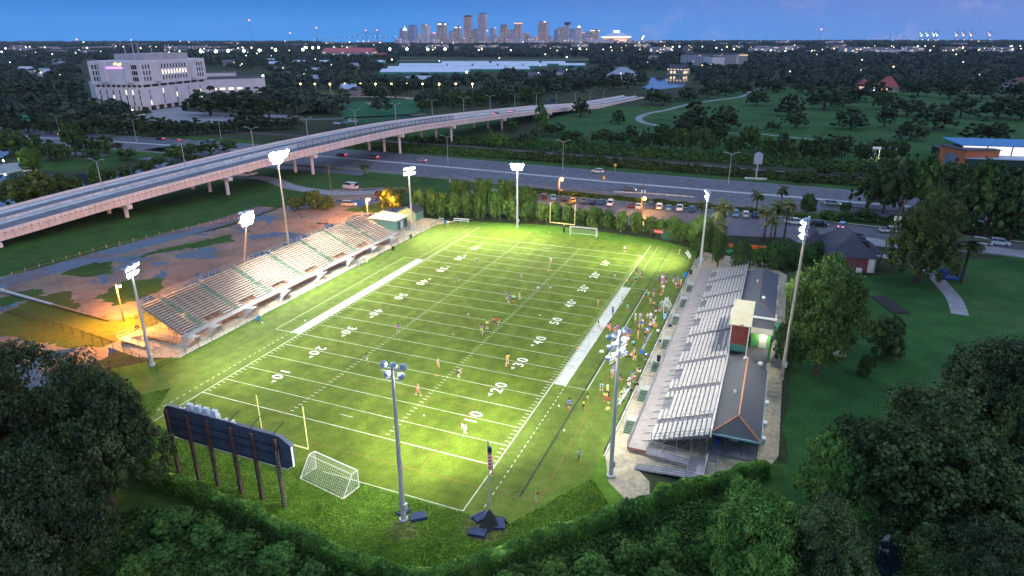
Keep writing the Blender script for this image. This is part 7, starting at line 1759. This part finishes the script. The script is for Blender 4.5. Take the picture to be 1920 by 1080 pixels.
KINDS = dict(
 sedan=(4.6, [(-2.3,.35,.85,.75,.78),(-2.15,.28,.95,.86,.86),(-1.4,.22,1.0,.91,.88),(0,.20,.98,.92,.90),(1.2,.22,.94,.91,.88),(2.0,.28,.80,.86,.80),(2.3,.36,.66,.72,.66)], [(-1.75,.97,1.02,.80,.76),(-1.0,.97,1.42,.84,.64),(.25,.97,1.44,.86,.64),(1.15,.93,1.0,.84,.78)], (-1.0,.25,1.44,.64)),
 suv=(4.7, [(-2.35,.45,.98,.80,.80),(-2.2,.32,1.08,.90,.88),(-1.3,.28,1.12,.95,.92),(0,.26,1.10,.96,.93),(1.3,.28,1.06,.94,.90),(2.1,.34,.96,.90,.84),(2.35,.44,.80,.80,.74)], [(-2.2,1.05,1.10,.84,.80),(-1.9,1.05,1.66,.86,.72),(.5,1.05,1.72,.88,.72),(1.35,1.05,1.12,.86,.80)], (-1.9,.5,1.72,.72)),
 van=(5.9, [(-2.95,.45,1.3,.95,.97),(-2.8,.35,1.35,.99,.99),(0,.32,1.35,1.0,.99),(1.7,.34,1.30,.99,.97),(2.5,.38,1.15,.95,.88),(2.95,.48,.85,.85,.80)], [(-2.9,1.3,2.1,.97,.90),(-2.75,1.3,2.35,.98,.88),(1.0,1.3,2.38,.98,.88),(1.5,1.3,2.2,.97,.86),(2.4,1.12,1.2,.9,.84)], (-2.75,1.2,2.38,.88)),
 pickup=(5.5, [(-2.75,.5,1.0,.88,.90),(-2.6,.42,1.05,.93,.92),(-.5,.36,1.05,.95,.93),(.0,.34,1.12,.95,.92),(1.5,.36,1.10,.94,.90),(2.5,.42,1.0,.90,.84),(2.75,.5,.85,.82,.78)], [(-.85,1.05,1.12,.84,.80),(-.6,1.05,1.75,.86,.72),(.7,1.05,1.76,.88,.72),(1.4,1.05,1.14,.86,.80)], (-.6,.7,1.76,.72)))
CARP = {}
def make_car(kind, key):
    L_, body, cab, rf = KINDS[kind]; t = thing('parked_car', 'x', 'car')
    b = loft_x(body).build('body', M_paint, t)
    loft_x(cab).build('cabin_glass', M_cglass, t)
    m_ = MB(); x0, x1, z, w = rf; m_.box(((x0+x1)/2,0,z+.005),(x1-x0+.1,w*2+.04,.06)); 
    for sx in (x0, x1, (x0+x1)/2):
        for s in (-1,1): m_.bar((sx,s*w,z),(sx+(.0 if sx != x1 else .75),s*(w+.2),z-.42),.045)
    if kind == 'van':
        for s in (-1,1): m_.box((-1.9,s*.955,1.75),(1.6,.06,.9)); m_.box((0,s*.965,1.42),(5.2,.05,.22))
    if kind == 'pickup': m_.box((-1.7,0,1.03),(1.9,1.6,.04))
    r_ = m_.build('roof', M_paint, t)
    for sx in (-1,1):
        for s in (-1,1):
            x = sx*L_*.305; m_ = MB(); m_.bar((x,s*.72,.34),(x,s*.96,.34),.34,14); w_ = m_.build('wheel', M_tyre, t); m_ = MB(); m_.bar((x,s*.955,.34),(x,s*.975,.34),.2,10); m_.build('rim', M_rim, w_)
    zb = body[0][1]*.3+body[0][2]*.7; zf = body[-1][1]*.3+body[-1][2]*.7
    for s in (-1,1):
        m_ = MB(); m_.box((-L_/2-.005,s*.6,zb),(.06,.32,.16)); m_.build('tail_light', M_tl, t); m_ = MB(); m_.box((L_/2-.02,s*.55,zf),(.08,.3,.14)); m_.build('headlight', M_hl, t)
    CARP[kind] = (t, [c for c in bpy.data.objects if c.parent == t]); return t
for kd in KINDS: make_car(kd, kd)
USED = set()
CC = dict(white=(.62,.63,.64), silver=(.34,.36,.38), black=(.012,.013,.016), blue=(.03,.10,.26), lblue=(.12,.28,.42), grey=(.10,.11,.12), maroon=(.12,.02,.035), yellow=(.60,.30,.01), darkblue=(.012,.03,.09), red=(.30,.02,.02))
def car(kind, base, rz, col, label, cat='car', lights=None, name=None, group=None):
    src, kids = CARP[kind]; first = kind not in USED; USED.add(kind)
    if first: t = src
    else:
        t = src.copy(); COL.objects.link(t); nk = []
        for c in kids:
            n = c.copy(); COL.objects.link(n); n.parent = t; nk.append(n)
            for g2 in [q for q in bpy.data.objects if q.parent == c][:1]: d = g2.copy(); COL.objects.link(d); d.parent = n
        kids = nk
    t.location = (base[0], base[1], base[2] if len(base) > 2 else .015); t.rotation_euler.z = rz; t['label'] = label; t['category'] = cat
    if group: t['group'] = group
    if name: t.name = name
    for c in kids:
        c.color = (*CC[col], 1)
        if lights and c.name.startswith('headlight') and 'h' in lights: c.data = HLM.setdefault(kind+'h', relit(c, M_hlon))
        if lights and c.name.startswith('tail_light') and 't' in lights: c.data = relit(c, M_tlon)
    return t
HLM = {}
def relit(c, m): d = c.data.copy(); d.materials[0] = m; return d
LOT = ((940,364,'suv','darkblue'),(959,366,'sedan','blue'),(977,368.5,'suv','black'),(991,371,'suv','silver'),(1005,372,'sedan','lblue'),(1020,372,'suv','maroon'),(1037.5,374,'sedan','lblue'),(1057,376.5,'suv','black'),(1073.5,379,'sedan','yellow'),(1094,379.5,'sedan','grey'),(1111,382,'sedan','darkblue'),(1128,381.5,'sedan','blue'),(1144,385,'suv','white'),(1183,388,'sedan','maroon'),(1197,390,'sedan','white'),(1220,390,'suv','darkblue'),(1236,391,'suv','white'),(1254,393,'sedan','lblue'),(1274,394,'pickup','white'),(1297,396,'suv','blue'),(1358,402,'pickup','white'),(1378,405,'suv','lblue'),(1397.5,406,'suv','white'),(1416,406,'sedan','blue'))
CN = dict(white='white', silver='silver', black='black', blue='blue', lblue='pale blue', grey='grey', maroon='maroon', yellow='yellow', darkblue='dark blue', red='red')
for k, (a, b, kd, c_) in enumerate(LOT):
    w = 'just left of' if k < 8 else 'right of'
    d = {0:'hidden at the left end of the row',1:'second in the row',2:'behind the light pole',3:'right of the light pole',4:'left of the maroon car',5:'between the two pale blue cars',6:'under the orange lamp',7:'left of the yellow car',8:'under the orange lamp glow',9:'right of the yellow car',10:'third from the yellow car towards the right',11:'left of the white car above the orange leaves',12:'right of the dark blue ones above the orange leaves',13:'left of the transformer pole',14:'half behind the transformer pole',15:'right of the transformer pole',16:'broad one right of the transformer pole',17:'between white ones before the palms',18:'with dark lower body before the palms',19:'just left of the entrance palms',20:'just right of the entrance palms',21:'between the two white ones right of the palms',22:'right of the entrance palms next to a pale blue one',23:'at the right end of the row'}[k]
    p = G(a, b); car(kd, (p.x, p.y), (PI/2 if k % 3 else -PI/2)+(.35 if a < 1100 else .12), c_, f'{CN[c_]} {"pickup" if kd == "pickup" else "car"} parked {d}', 'pickup' if kd == 'pickup' else 'car', None, None, 'cars parked behind the far hedge')
for a, b, kd, c_, rz, lab, cat, li in ((657,354,'van','white',-.05+PI,'white passenger van parked on the track','van',None),(716,367,'suv','maroon',.2,'dark maroon car beside the yellow lit leaves','car',None),(655,386,'suv','silver',.3,'silver car driving across the orange lit dirt','car','h'),(690,412,'suv','darkblue',.5,'dark blue car parked behind the far end of the cream stand','car',None),
    (453,331,'van','white',.2,'white van parked under the bridge','van',None),(472,329,'suv','white',1.4,'white car parked under the bridge beside the van','car',None),(57,322,'suv','white',1.2,'white car parked by the lamplit tree','car',None),(48,312,'suv','black',1.2,'black car parked left of the lamplit tree','car',None),
    (631,233,'sedan','white',.1,'white car behind the bridge, leftmost of three','car',None),(645,232,'sedan','lblue',.1,'pale blue car behind the bridge in the middle of three','car',None),(662,230,'van','white',.1,'white van behind the bridge, rightmost of three','van',None),
    (1490,420,'pickup','white',.1,'white pickup left of the tall rusty pole','pickup',None),(1535,424,'suv','black',.1,'black car beside the tile roofed house','car','h'),(1579,427,'suv','lblue',1.3,'pale blue car behind the tile roofed house','car','t'),(1669,436,'pickup','white',.2,'white pickup beside the leaning pole','pickup',None),(1690,436,'suv','white',.2,'white car right of the leaning pole','car',None),(1841,458,'suv','white',-.2,'white car half behind the cabbage palm','car',None),(1873,459,'suv','white',-.1,'white car at the right edge by the road','car',None)):
    p = G(a, b); car(kd, (p.x, p.y), rz, c_, lab, cat, li)
for k, (a, b, off, c_, li, lab) in enumerate(((105,253,0,'grey','t','driving away near the green sign'),(300,262,0,'black','t','driving away left of the bridge'),(330,264,0,'grey','t','second driving away left of the bridge'),(395,268,0,'silver','t','third driving away left of the bridge'),(640,292,0,'black','t','with red lamps just under the bridge'),(700,297,0,'grey','t','with red lamps right of the bridge piers'),(790,303,0,'silver','t','with red lamps behind the bright rack'),(1120,324,0,'white','t','with red lamps beyond the orange lamp'),(1180,357,0,'grey','h','on the near lanes above the parked cars'),(1560,385,0,'silver','h','on the near lanes at the right'))):
    p = G(a, b); car('suv' if k % 2 else 'sedan', (p.x, p.y, .02), (PI if 't' in li else 0)+.05, c_, f'{CN[c_]} car {lab} on the highway', 'car', li, 'driving_car')
for k, (a, li, c_) in enumerate(((935,'t','grey'),(962,'t','white'))):
    q = min(range(len(BP)), key=lambda j: abs(PROJ(boff(j, 4.5, 0))[0]-a)); n, tt = bnorm(q); p = boff(q, 5+2*k, .015)
    car('sedan', p, math.atan2(tt.y, tt.x), c_, f'{CN[c_]} car with red tail lamps {"climbing" if k else "crossing"} the bridge', 'car', li, 'driving_car')
for kd, (t, kids) in list(CARP.items()):
    if kd not in USED:
        for c in kids: bpy.data.objects.remove(c)
        bpy.data.objects.remove(t)
# ---------------------------------------------------------------- people
M_skin = mat('skin', (1,1,1), rough=.6, var=.05, scale=5, obj_color=True); M_cloth = mat('cloth', (1,1,1), rough=.85, var=.08, scale=6, obj_color=True); M_hair = mat('hair', (1,1,1), rough=.8, var=.1, scale=20, obj_color=True)
def skin_mesh(nodes, edges, name, m, sub=1):
    me = bpy.data.meshes.new(name); me.from_pydata([n[0] for n in nodes], edges, []); o = bpy.data.objects.new(name, me); COL.objects.link(o)
    md = o.modifiers.new('Skin', 'SKIN'); md.use_smooth_shade = True
    for i, n in enumerate(nodes): r = n[1]; me.skin_vertices[0].data[i].radius = r if isinstance(r, tuple) else (r, r)
    me.skin_vertices[0].data[0].use_root = True
    s = o.modifiers.new('Sub', 'SUBSURF'); s.levels = sub; s.render_levels = sub
    dg = bpy.context.evaluated_depsgraph_get(); dg.update(); out = bpy.data.meshes.new_from_object(o.evaluated_get(dg)); out.name = name; out.materials.clear(); out.materials.append(m); bpy.data.objects.remove(o); return out
def pose(name, J, bend=False):
    """J: joint positions, x forward, z up"""
    j = {k: Vector(v) for k, v in J.items()}
    N_ = []; E_ = []; idx = {}
    def add(k, p, r, frm=None):
        idx[k] = len(N_); N_.append((tuple(p), r))
        if frm: E_.append((idx[frm], idx[k]))
    add('pel', j['pel'], (.13,.11)); add('waist', j['pel'].lerp(j['chest'], .5), (.12,.10), 'pel'); add('chest', j['chest'], (.15,.11), 'waist'); add('neck', j['neck'], .055, 'chest')
    h = j['head']-j['neck']; add('chin', j['neck']+h*.45, .075, 'neck'); add('brow', j['head'], .10, 'chin'); add('top', j['head']+h.normalized()*.10, .065, 'brow')
    for s in 'LR':
        add('sh'+s, j['sh'+s], .06, 'chest'); add('el'+s, j['el'+s], .045, 'sh'+s); add('wr'+s, j['wr'+s], .032, 'el'+s); d = (j['wr'+s]-j['el'+s]).normalized(); add('ha'+s, j['wr'+s]+d*.09, (.042,.022), 'wr'+s); add('fi'+s, j['wr'+s]+d*.18, (.030,.014), 'ha'+s)
        add('hp'+s, j['hp'+s], .095, 'pel'); add('kn'+s, j['kn'+s], .062, 'hp'+s); add('ca'+s, j['kn'+s].lerp(j['an'+s], .3), .058, 'kn'+s); add('an'+s, j['an'+s], .038, 'ca'+s); f = Vector((1,0,0)); add('to'+s, j['an'+s]+f*.17+Vector((0,0,-.045)), (.042,.030), 'an'+s)
    body = skin_mesh(N_, E_, 'body', M_skin)
    sh = [(tuple(j['pel']+(j['chest']-j['pel'])*.1), (.155,.135)), (tuple(j['pel'].lerp(j['chest'], .55)), (.15,.13)), (tuple(j['chest']), (.175,.135)), (tuple(j['chest'].lerp(j['neck'], .7)), .085)]
    se = [(0,1),(1,2),(2,3)]
    for s in 'LR': k = len(sh); sh += [(tuple(j['sh'+s]), .078), (tuple(j['sh'+s].lerp(j['el'+s], .7)), .072)]; se += [(2,k),(k,k+1)]
    shirt = skin_mesh(sh, se, 'shirt', M_cloth)
    so = [(tuple(j['pel']+Vector((0,0,.06)) if not bend else j['pel']), (.15,.13))]; sE = []
    for s in 'LR': k = len(so); so += [(tuple(j['hp'+s]), .115), (tuple(j['hp'+s].lerp(j['kn'+s], .75)), .095)]; sE += [(0,k),(k,k+1)]
    shorts = skin_mesh(so, sE, 'shorts', M_cloth)
    hd = h.normalized(); bk = Vector((-.035,0,0)); hr = skin_mesh([(tuple(j['head']+hd*.04+bk), .112), (tuple(j['head']+hd*.11+bk*.5), .085), (tuple(j['head']-hd*.06+bk*2), .075)], [(0,1),(0,2)], 'hair', M_hair)
    sho = MB()
    for s in 'LR': p = j['an'+s]; sho.box((p.x+.07, p.y, p.z-.045), (.28,.10,.09), 0, .8)
    me = bpy.data.meshes.new('shoes'); me.from_pydata(sho.v, [], sho.f); me.materials.append(M_cloth)
    return dict(body=body, shirt=shirt, shorts=shorts, hair=hr, shoes=me)
ST = dict(pel=(0,0,.95), chest=(0,0,1.30), neck=(0,0,1.48), head=(.02,0,1.66), shL=(0,.18,1.40), shR=(0,-.18,1.40), elL=(-.02,.25,1.12), elR=(-.02,-.25,1.12), wrL=(.08,.26,.88), wrR=(.08,-.26,.88), hpL=(0,.10,.90), hpR=(0,-.10,.90), knL=(.03,.12,.50), knR=(.03,-.12,.50), anL=(-.02,.13,.09), anR=(-.02,-.13,.09))
def var(**k): d = dict(ST); d.update(k); return d
PZ = {'stand': pose('stand', ST),
 'stride': pose('stride', var(knL=(.22,.11,.52), anL=(.30,.12,.10), knR=(-.05,-.11,.50), anR=(-.36,-.12,.14), elL=(-.16,.24,1.14), wrL=(-.10,.26,.90), elR=(.14,-.24,1.14), wrR=(.32,-.22,.98), chest=(.05,0,1.30), neck=(.08,0,1.47), head=(.11,0,1.65), shL=(.05,.18,1.39), shR=(.05,-.18,1.39))),
 'hips': pose('hips', var(elL=(-.05,.40,1.16), wrL=(.06,.20,1.00), elR=(-.05,-.40,1.16), wrR=(.06,-.20,1.00), anL=(.02,.20,.09), knL=(.04,.16,.50), anR=(-.02,-.18,.09))),
 'run': pose('run', var(knL=(.36,.10,.66), anL=(.30,.11,.24), knR=(-.12,-.10,.52), anR=(-.52,-.11,.42), elL=(-.18,.24,1.18), wrL=(.04,.24,1.02), elR=(.20,-.24,1.18), wrR=(.36,-.18,1.34), chest=(.12,0,1.28), neck=(.20,0,1.44), head=(.26,0,1.61), shL=(.13,.18,1.37), shR=(.13,-.18,1.37))),
 'reach': pose('reach', var(elL=(.20,.28,1.46), wrL=(.38,.26,1.66), elR=(.18,-.28,1.30), wrR=(.40,-.26,1.40), anL=(.12,.22,.09), knL=(.14,.17,.50), anR=(-.14,-.20,.09))),
 'bend': pose('bend', var(pel=(-.12,0,.86), hpL=(-.12,.10,.82), hpR=(-.12,-.10,.82), chest=(.18,0,1.02), neck=(.34,0,1.10), head=(.50,0,1.14), shL=(.24,.18,1.06), shR=(.24,-.18,1.06), elL=(.30,.22,.80), elR=(.30,-.22,.80), wrL=(.38,.16,.56), wrR=(.38,-.16,.56), knL=(.10,.14,.48), knR=(.10,-.14,.48), anL=(-.06,.16,.09), anR=(-.06,-.16,.09)), True),
 'sit': pose('sit', var(pel=(0,0,.50), hpL=(.02,.11,.48), hpR=(.02,-.11,.48), chest=(.04,0,.86), neck=(.08,0,1.04), head=(.12,0,1.22), shL=(.04,.18,.96), shR=(.04,-.18,.96), elL=(.10,.25,.70), elR=(.10,-.25,.70), wrL=(.32,.16,.60), wrR=(.32,-.16,.60), knL=(.45,.16,.50), knR=(.45,-.14,.50), anL=(.42,.18,.09), anR=(.50,-.16,.09)), True),
 'crouch': pose('crouch', var(pel=(-.05,0,.34), hpL=(-.03,.11,.32), hpR=(-.03,-.11,.32), chest=(.10,0,.68), neck=(.18,0,.84), head=(.25,0,1.00), shL=(.12,.18,.78), shR=(.12,-.18,.78), elL=(.26,.24,.58), elR=(.26,-.24,.58), wrL=(.44,.14,.50), wrR=(.44,-.14,.50), knL=(.36,.16,.50), knR=(.34,-.20,.46), anL=(.16,.17,.09), anR=(.02,-.18,.09)), True)}
SKN = ((.50,.30,.20),(.38,.21,.13),(.20,.10,.06),(.56,.36,.25)); HRC = ((.02,.015,.01),(.10,.06,.03),(.30,.20,.09),(.01,.01,.01))
PC = dict(blue=(.02,.10,.62), lblue=(.28,.50,.75), white=(.72,.72,.72), red=(.65,.05,.06), pink=(.75,.20,.24), yellow=(.62,.75,.10), gold=(.70,.50,.04), orange=(.75,.25,.03), green=(.05,.35,.16), teal=(.10,.42,.38), purple=(.22,.10,.50), black=(.015,.015,.018), grey=(.25,.25,.26), navy=(.02,.03,.10), tan=(.55,.40,.20), mint=(.25,.60,.42))
gp_ = random.Random(99)
def person(a, b, ps, shirt, shorts, label, face=None, hair=None, cap=None, group=None):
    p = G(a, b, .02); t = thing('person', label, 'person', p, gp_.uniform(0, 6.28) if face is None else face, group); s = gp_.uniform(.97, 1.1); t.scale = (s*1.08, s*1.08, s)
    sk = gp_.choice(SKN); hc = cap and PC[cap] or gp_.choice(HRC); cols = dict(body=sk, shirt=PC[shirt], shorts=PC[shorts], hair=hc, shoes=gp_.choice(((.03,.03,.03),(.6,.6,.6),(.5,.1,.05))))
    for k, me in PZ[ps].items():
        nm = 'hat' if (k == 'hair' and cap) else k
        o = bpy.data.objects.new(nm, me); COL.objects.link(o); o.parent = t; o.color = (*cols[k], 1)
    return t
FIELD = ((894,494,'stride','lblue','black','pale blue shirt walking on the far left part of the field'),(1032,494,'run','lblue','grey','pale blue shirt running near the far centre'),(1030,507,'stride','teal','teal','teal shirt beside the small far cone'),(1171,473,'stand','white','black','white shirt standing alone inside the far right corner'),(1193,516,'stand','black','black','black clothes just outside the far right sideline'),(1203,522,'stand','navy','black','dark clothes walking outside the far right sideline'),(1192,526,'crouch','green','black','green shirt bending outside the far right sideline'),
(977,524,'run','teal','grey','teal shirt running across the far middle'),(1008,548,'bend','lblue','grey','pale blue shirt lunging at the right hash marks'),(1032,549,'stand','lblue','black','pale blue shirt standing right of the lunging player'),(974,560,'hips','green','tan','green shirt beside the two blue shirts'),(951,560,'stand','blue','black','blue shirt, left one of the close pair at midfield'),(953.5,567,'stand','blue','navy','blue shirt, front one of the close pair at midfield'),(963.5,567,'hips','mint','black','mint shirt and black shorts beside the blue pair'),
(1153,525,'stride','lblue','teal','pale blue shirt striding near the right thirty yard number'),(856,528,'stride','green','teal','green shirt running left of the hash marks'),(1148.5,591,'stand','blue','navy','blue shirt standing on the white strip'),(1176,583,'stride','teal','teal','teal clothes walking right of the white strip'),(1166,573,'stand','green','grey','green shirt right of the white strip'),
(747,623,'hips','purple','grey','lilac shirt alone on the left hash marks'),(903,625,'stride','grey','yellow','grey shirt and lime shoes at the centre'),(913.5,616,'hips','yellow','black','lime shirt at the centre'),(926,610,'reach','pink','black','pink shirt at the centre'),(935,609,'run','red','red','red clothes leaping at the centre'),(951.7,682,'hips','gold','tan','golden shirt and tan shorts near the right thirty'),(689,681,'stand','grey','white','grey shirt and white shorts on the left hash marks'),(860,706,'bend','grey','black','grey shirt bending at the right hash marks'),(784,741,'stride','pink','red','pink shirt and red shorts near the near hash marks'),(872,815,'stride','white','white','white clothes beside the nearest number ten'),(822,690,'run','grey','orange','grey shirt sprinting across the near forty'),(1086,866,'stride','mint','green','mint shirt walking near the red line'),(1122,620,'stride','tan','grey','tan shirt striding near the right sideline'),(1121,574,'stand','tan','grey','tan shirt near the right forty number'),(1140,618,'crouch','pink','red','pink shirt crouching on the white strip'),
(1067,768,'stand','blue','navy','blue shirt standing near the dark line'),(1093.5,769,'stand','yellow','black','lime shirt, front one of the pair near the dark line'),(1101,757,'stand','yellow','grey','lime shirt, rear one of the pair near the dark line'))
for a, b, ps, s1, s2, lab in FIELD: person(a, b, ps, s1, s2, 'player in '+lab)
SIDE = ((1235,531,'stand','blue','navy'),(1240.6,525,'stand','blue','white'),(1242.6,534,'stand','red','blue'),(1249.3,529,'hips','blue','black'),(1243,547,'stand','white','grey'),(1240.6,540,'stand','pink','black'),(1262,532,'stand','blue','white'),(1269.7,531,'hips','blue','grey'),(1268,540,'bend','white','navy'),(1272,542,'stand','purple','black'),(1276,540,'stand','gold','orange'),
(1210,558,'bend','green','black'),(1215,559,'stand','mint','green'),(1219,571,'stride','green','tan'),(1225,557,'stand','black','tan'),(1238.5,555,'crouch','red','tan'),(1225,579,'stand','tan','black'),(1235.5,583,'crouch','black','red'),(1242.6,573,'sit','mint','green'),(1238,579,'sit','green','teal'),(1229,588,'crouch','white','black'),
(1190.7,606,'hips','lblue','gold'),(1200,601,'stand','lblue','grey'),(1213,602,'stand','white','tan'),(1219,602,'hips','white','lblue'),(1198.4,617,'hips','blue','tan'),(1204,617,'stand','blue','tan'),(1227.3,607,'stand','gold','blue'),(1224.7,612,'stand','lblue','white'),(1228.8,615,'crouch','orange','gold'),(1219,611,'crouch','tan','white'),
(1143.4,621,'stand','red','tan'),(1152.6,628,'hips','red','pink'),(1156,624,'stand','purple','blue'),(1169.3,638,'stand','pink','grey'),(1178,636,'hips','blue','gold'),(1181.5,632,'reach','blue','purple'),(1196,634,'stand','pink','tan'),(1209,634,'stand','pink','black'),(1214,625,'bend','blue','white'),(1174,643,'stand','pink','grey'),(1171,651,'stand','purple','pink'),(1187.6,648,'crouch','teal','black'),(1233.5,626,'crouch','white','black'),(1210,648,'sit','navy','black'),
(1174.4,668,'crouch','blue','green'),(1183.5,668,'crouch','gold','white'),(1188.6,666,'stand','purple','tan'),(1189,674,'crouch','gold','tan'),(1210,674,'bend','white','navy'),(1158,689,'stand','white','navy'),(1147.3,708,'stand','lblue','tan'),(1149.5,703,'stand','purple','tan'),(1166,714,'crouch','black','grey'),(1178.4,728,'crouch','white','navy'),(1182.5,708,'crouch','green','grey'),(1189.6,715,'crouch','red','green'),(1199,699,'crouch','black','white'),(1186,703,'crouch','black','mint'),(1177,719,'crouch','white','black'),
(1127.5,731,'bend','lblue','white'),(1133.6,753,'stand','yellow','red'),(1138.7,743,'stand','yellow','black'),(1140.7,755,'stand','black','red'),(1163,753,'sit','mint','yellow'),(1166,743,'sit','yellow','mint'),(1169.3,739,'sit','mint','white'),(1160,759,'sit','mint','green'))
zone = lambda b: 'by the far right goal frame' if b < 550 else ('beside the green team bench' if b < 592 else ('below the far bench' if b < 620 else ('among the pink shirts' if b < 660 else ('below the middle bench' if b < 700 else 'by the white bench'))))
seen = {}
PN = dict(stand='standing', stride='striding', hips='with hands on hips', run='running', reach='reaching out', bend='bending', sit='sitting on the bench', crouch='crouching on the grass')
SN = dict(lblue='pale blue', gold='golden yellow', yellow='lime', mint='mint green')
for a, b, ps, s1, s2 in SIDE:
    lab = f'{SN.get(s1, s1)} shirt and {SN.get(s2, s2)} shorts, {PN[ps]} {zone(b)}'
    if lab in seen: lab += f', farther {"right" if a > seen[lab] else "left"}' 
    seen[lab] = a; cap = gp_.choice((None,None,None,'white','blue','black'))
    person(a, b, ps, s1, s2, lab, None, None, cap, 'people along the right touchline')
# kit lying about
def bag(a, b, col, lab, s=1.0):
    p = G(a, b, .02); m_ = MB(); m_.box((0,0,.16*s),(.75*s,.36*s,.32*s),0,.75); m_.bar((-.2*s,0,.34*s),(.2*s,0,.40*s),.03); o = m_.build('kit_bag', M_cloth, None, p, gp_.uniform(0,3)); o.color = (*PC[col],1); tag(o, lab, 'bag')
for a, b, c_, lab in ((1128,660,'white','white kit bag on the turf left of the lamp rack'),(1165,660,'white','small white bag near the crouching group'),(1239.7,641,'black','black bag behind the white shirted crouching person'),(1203,661,'blue','blue bag at the end of the middle bench'),(1139.7,767,'tan','tan bag on the turf below the lime shirts'),(1247,588,'black','black bag beside the green team bench'),(1193,722,'black','black bag against the right fence near the white bench'),(1200,712,'grey','grey bag against the right fence'),(1182,733,'navy','navy bag behind the white bench'),(1256,612,'navy','navy bag by the pale blue barrel')): bag(a, b, c_, lab)
cone = MB(); cone.lathe((0,0,0), [(.22,0),(.22,.03),(.12,.05),(.03,.34)], 8); ball = MB(); ball.ball((0,0,.11), .14, 8)
CME = cone.build('cone', mat('cone_orange',(.80,.22,.03),var=0)); BME = ball.build('ball', M_white); cd, bd = CME.data, BME.data; bpy.data.objects.remove(CME); bpy.data.objects.remove(BME)
for k, (a, b, lab) in enumerate(((1029,507,'beside the teal player at the far end'),(818.5,704,'on the near thirty yard line'),(1083,652,'near the right fifty number'),(1176,526,'on the far right sideline'),(1136,581,'beside the white strip'),(949,686,'at the feet of the golden shirted player'))):
    o = bpy.data.objects.new('marker_cone', cd); COL.objects.link(o); o.location = G(a, b, .02); tag(o, f'small orange marker cone {lab}', 'cone', 'marker cones')
for k, (a, b, lab) in enumerate(((992,437,'left of the far goalpost stem'),(1031,436,'beside the far goalpost stem'),(878,590,'near the centre left hash marks'),(1012,592,'between the forty lines'),(849,628,'left of the centre group'),(906,623,'at the feet of the grey player'),(492,606,'left of the near cream stand strip'),(572,602,'near the left strip end'),(795,780,'near the near hash marks'),(1048,762,'by the blue shirted player'),(1058,808,'right of the near sideline dashes'))):
    o = bpy.data.objects.new('ball', bd); COL.objects.link(o); o.location = G(a, b, .02); tag(o, f'small white ball {lab}', 'ball', 'white balls')
# ---------------------------------------------------------------- evening haze
def build_haze():
    m = bpy.data.materials.new('haze'); m.use_nodes = True; nt = m.node_tree; nt.nodes.remove(nt.nodes['Principled BSDF'])
    v = nt.nodes.new('ShaderNodeVolumePrincipled'); v.inputs['Color'].default_value = (.72,.80,1,1); v.inputs['Density'].default_value = 0.000032; v.inputs['Anisotropy'].default_value = 0.3
    nt.links.new(v.outputs[0], nt.nodes['Material Output'].inputs['Volume'])
    mb = MB(); R_ = 9600; mb.b2((CX-R_, CY-R_, -1.2), (CX+R_, CY+R_, 330)); o = mb.build('haze', m); tag(o, 'thin blue evening haze over the whole town', None, None, 'stuff')
build_haze()

# ---------------------------------------------------------------- place words for look-alikes
CARD = ['', 'first', 'second', 'third', 'fourth', 'fifth', 'sixth', 'seventh', 'eighth', 'ninth', 'tenth', 'eleventh', 'twelfth', 'thirteenth', 'fourteenth', 'fifteenth', 'sixteenth', 'seventeenth', 'eighteenth', 'nineteenth', 'twentieth']
TENS = {20: 'twenty', 30: 'thirty', 40: 'forty', 50: 'fifty'}
def ordw(n): return CARD[n] if n <= 20 else (TENS[n//10*10].replace('ty', 'tieth') if n % 10 == 0 else TENS[n//10*10]+' '+CARD[n % 10])
def number_groups():
    G_ = {}
    for o in SC.objects:
        if o.parent is None and o.get('group') and o.get('label') and o.get('category') in ('tree', 'shrub', 'stable', 'shed'): G_.setdefault((o['group'], o['label']), []).append(o)
    for (g, l), L_ in G_.items():
        if 2 <= len(L_) < 60:
            L_.sort(key=lambda o: PROJ(o.location)[0])
            for k, o in enumerate(L_): o['label'] = (l if len(l.split()) < 12 else ' '.join(l.split()[:12]))+', '+ordw(k+1)+' from the left'
number_groups()
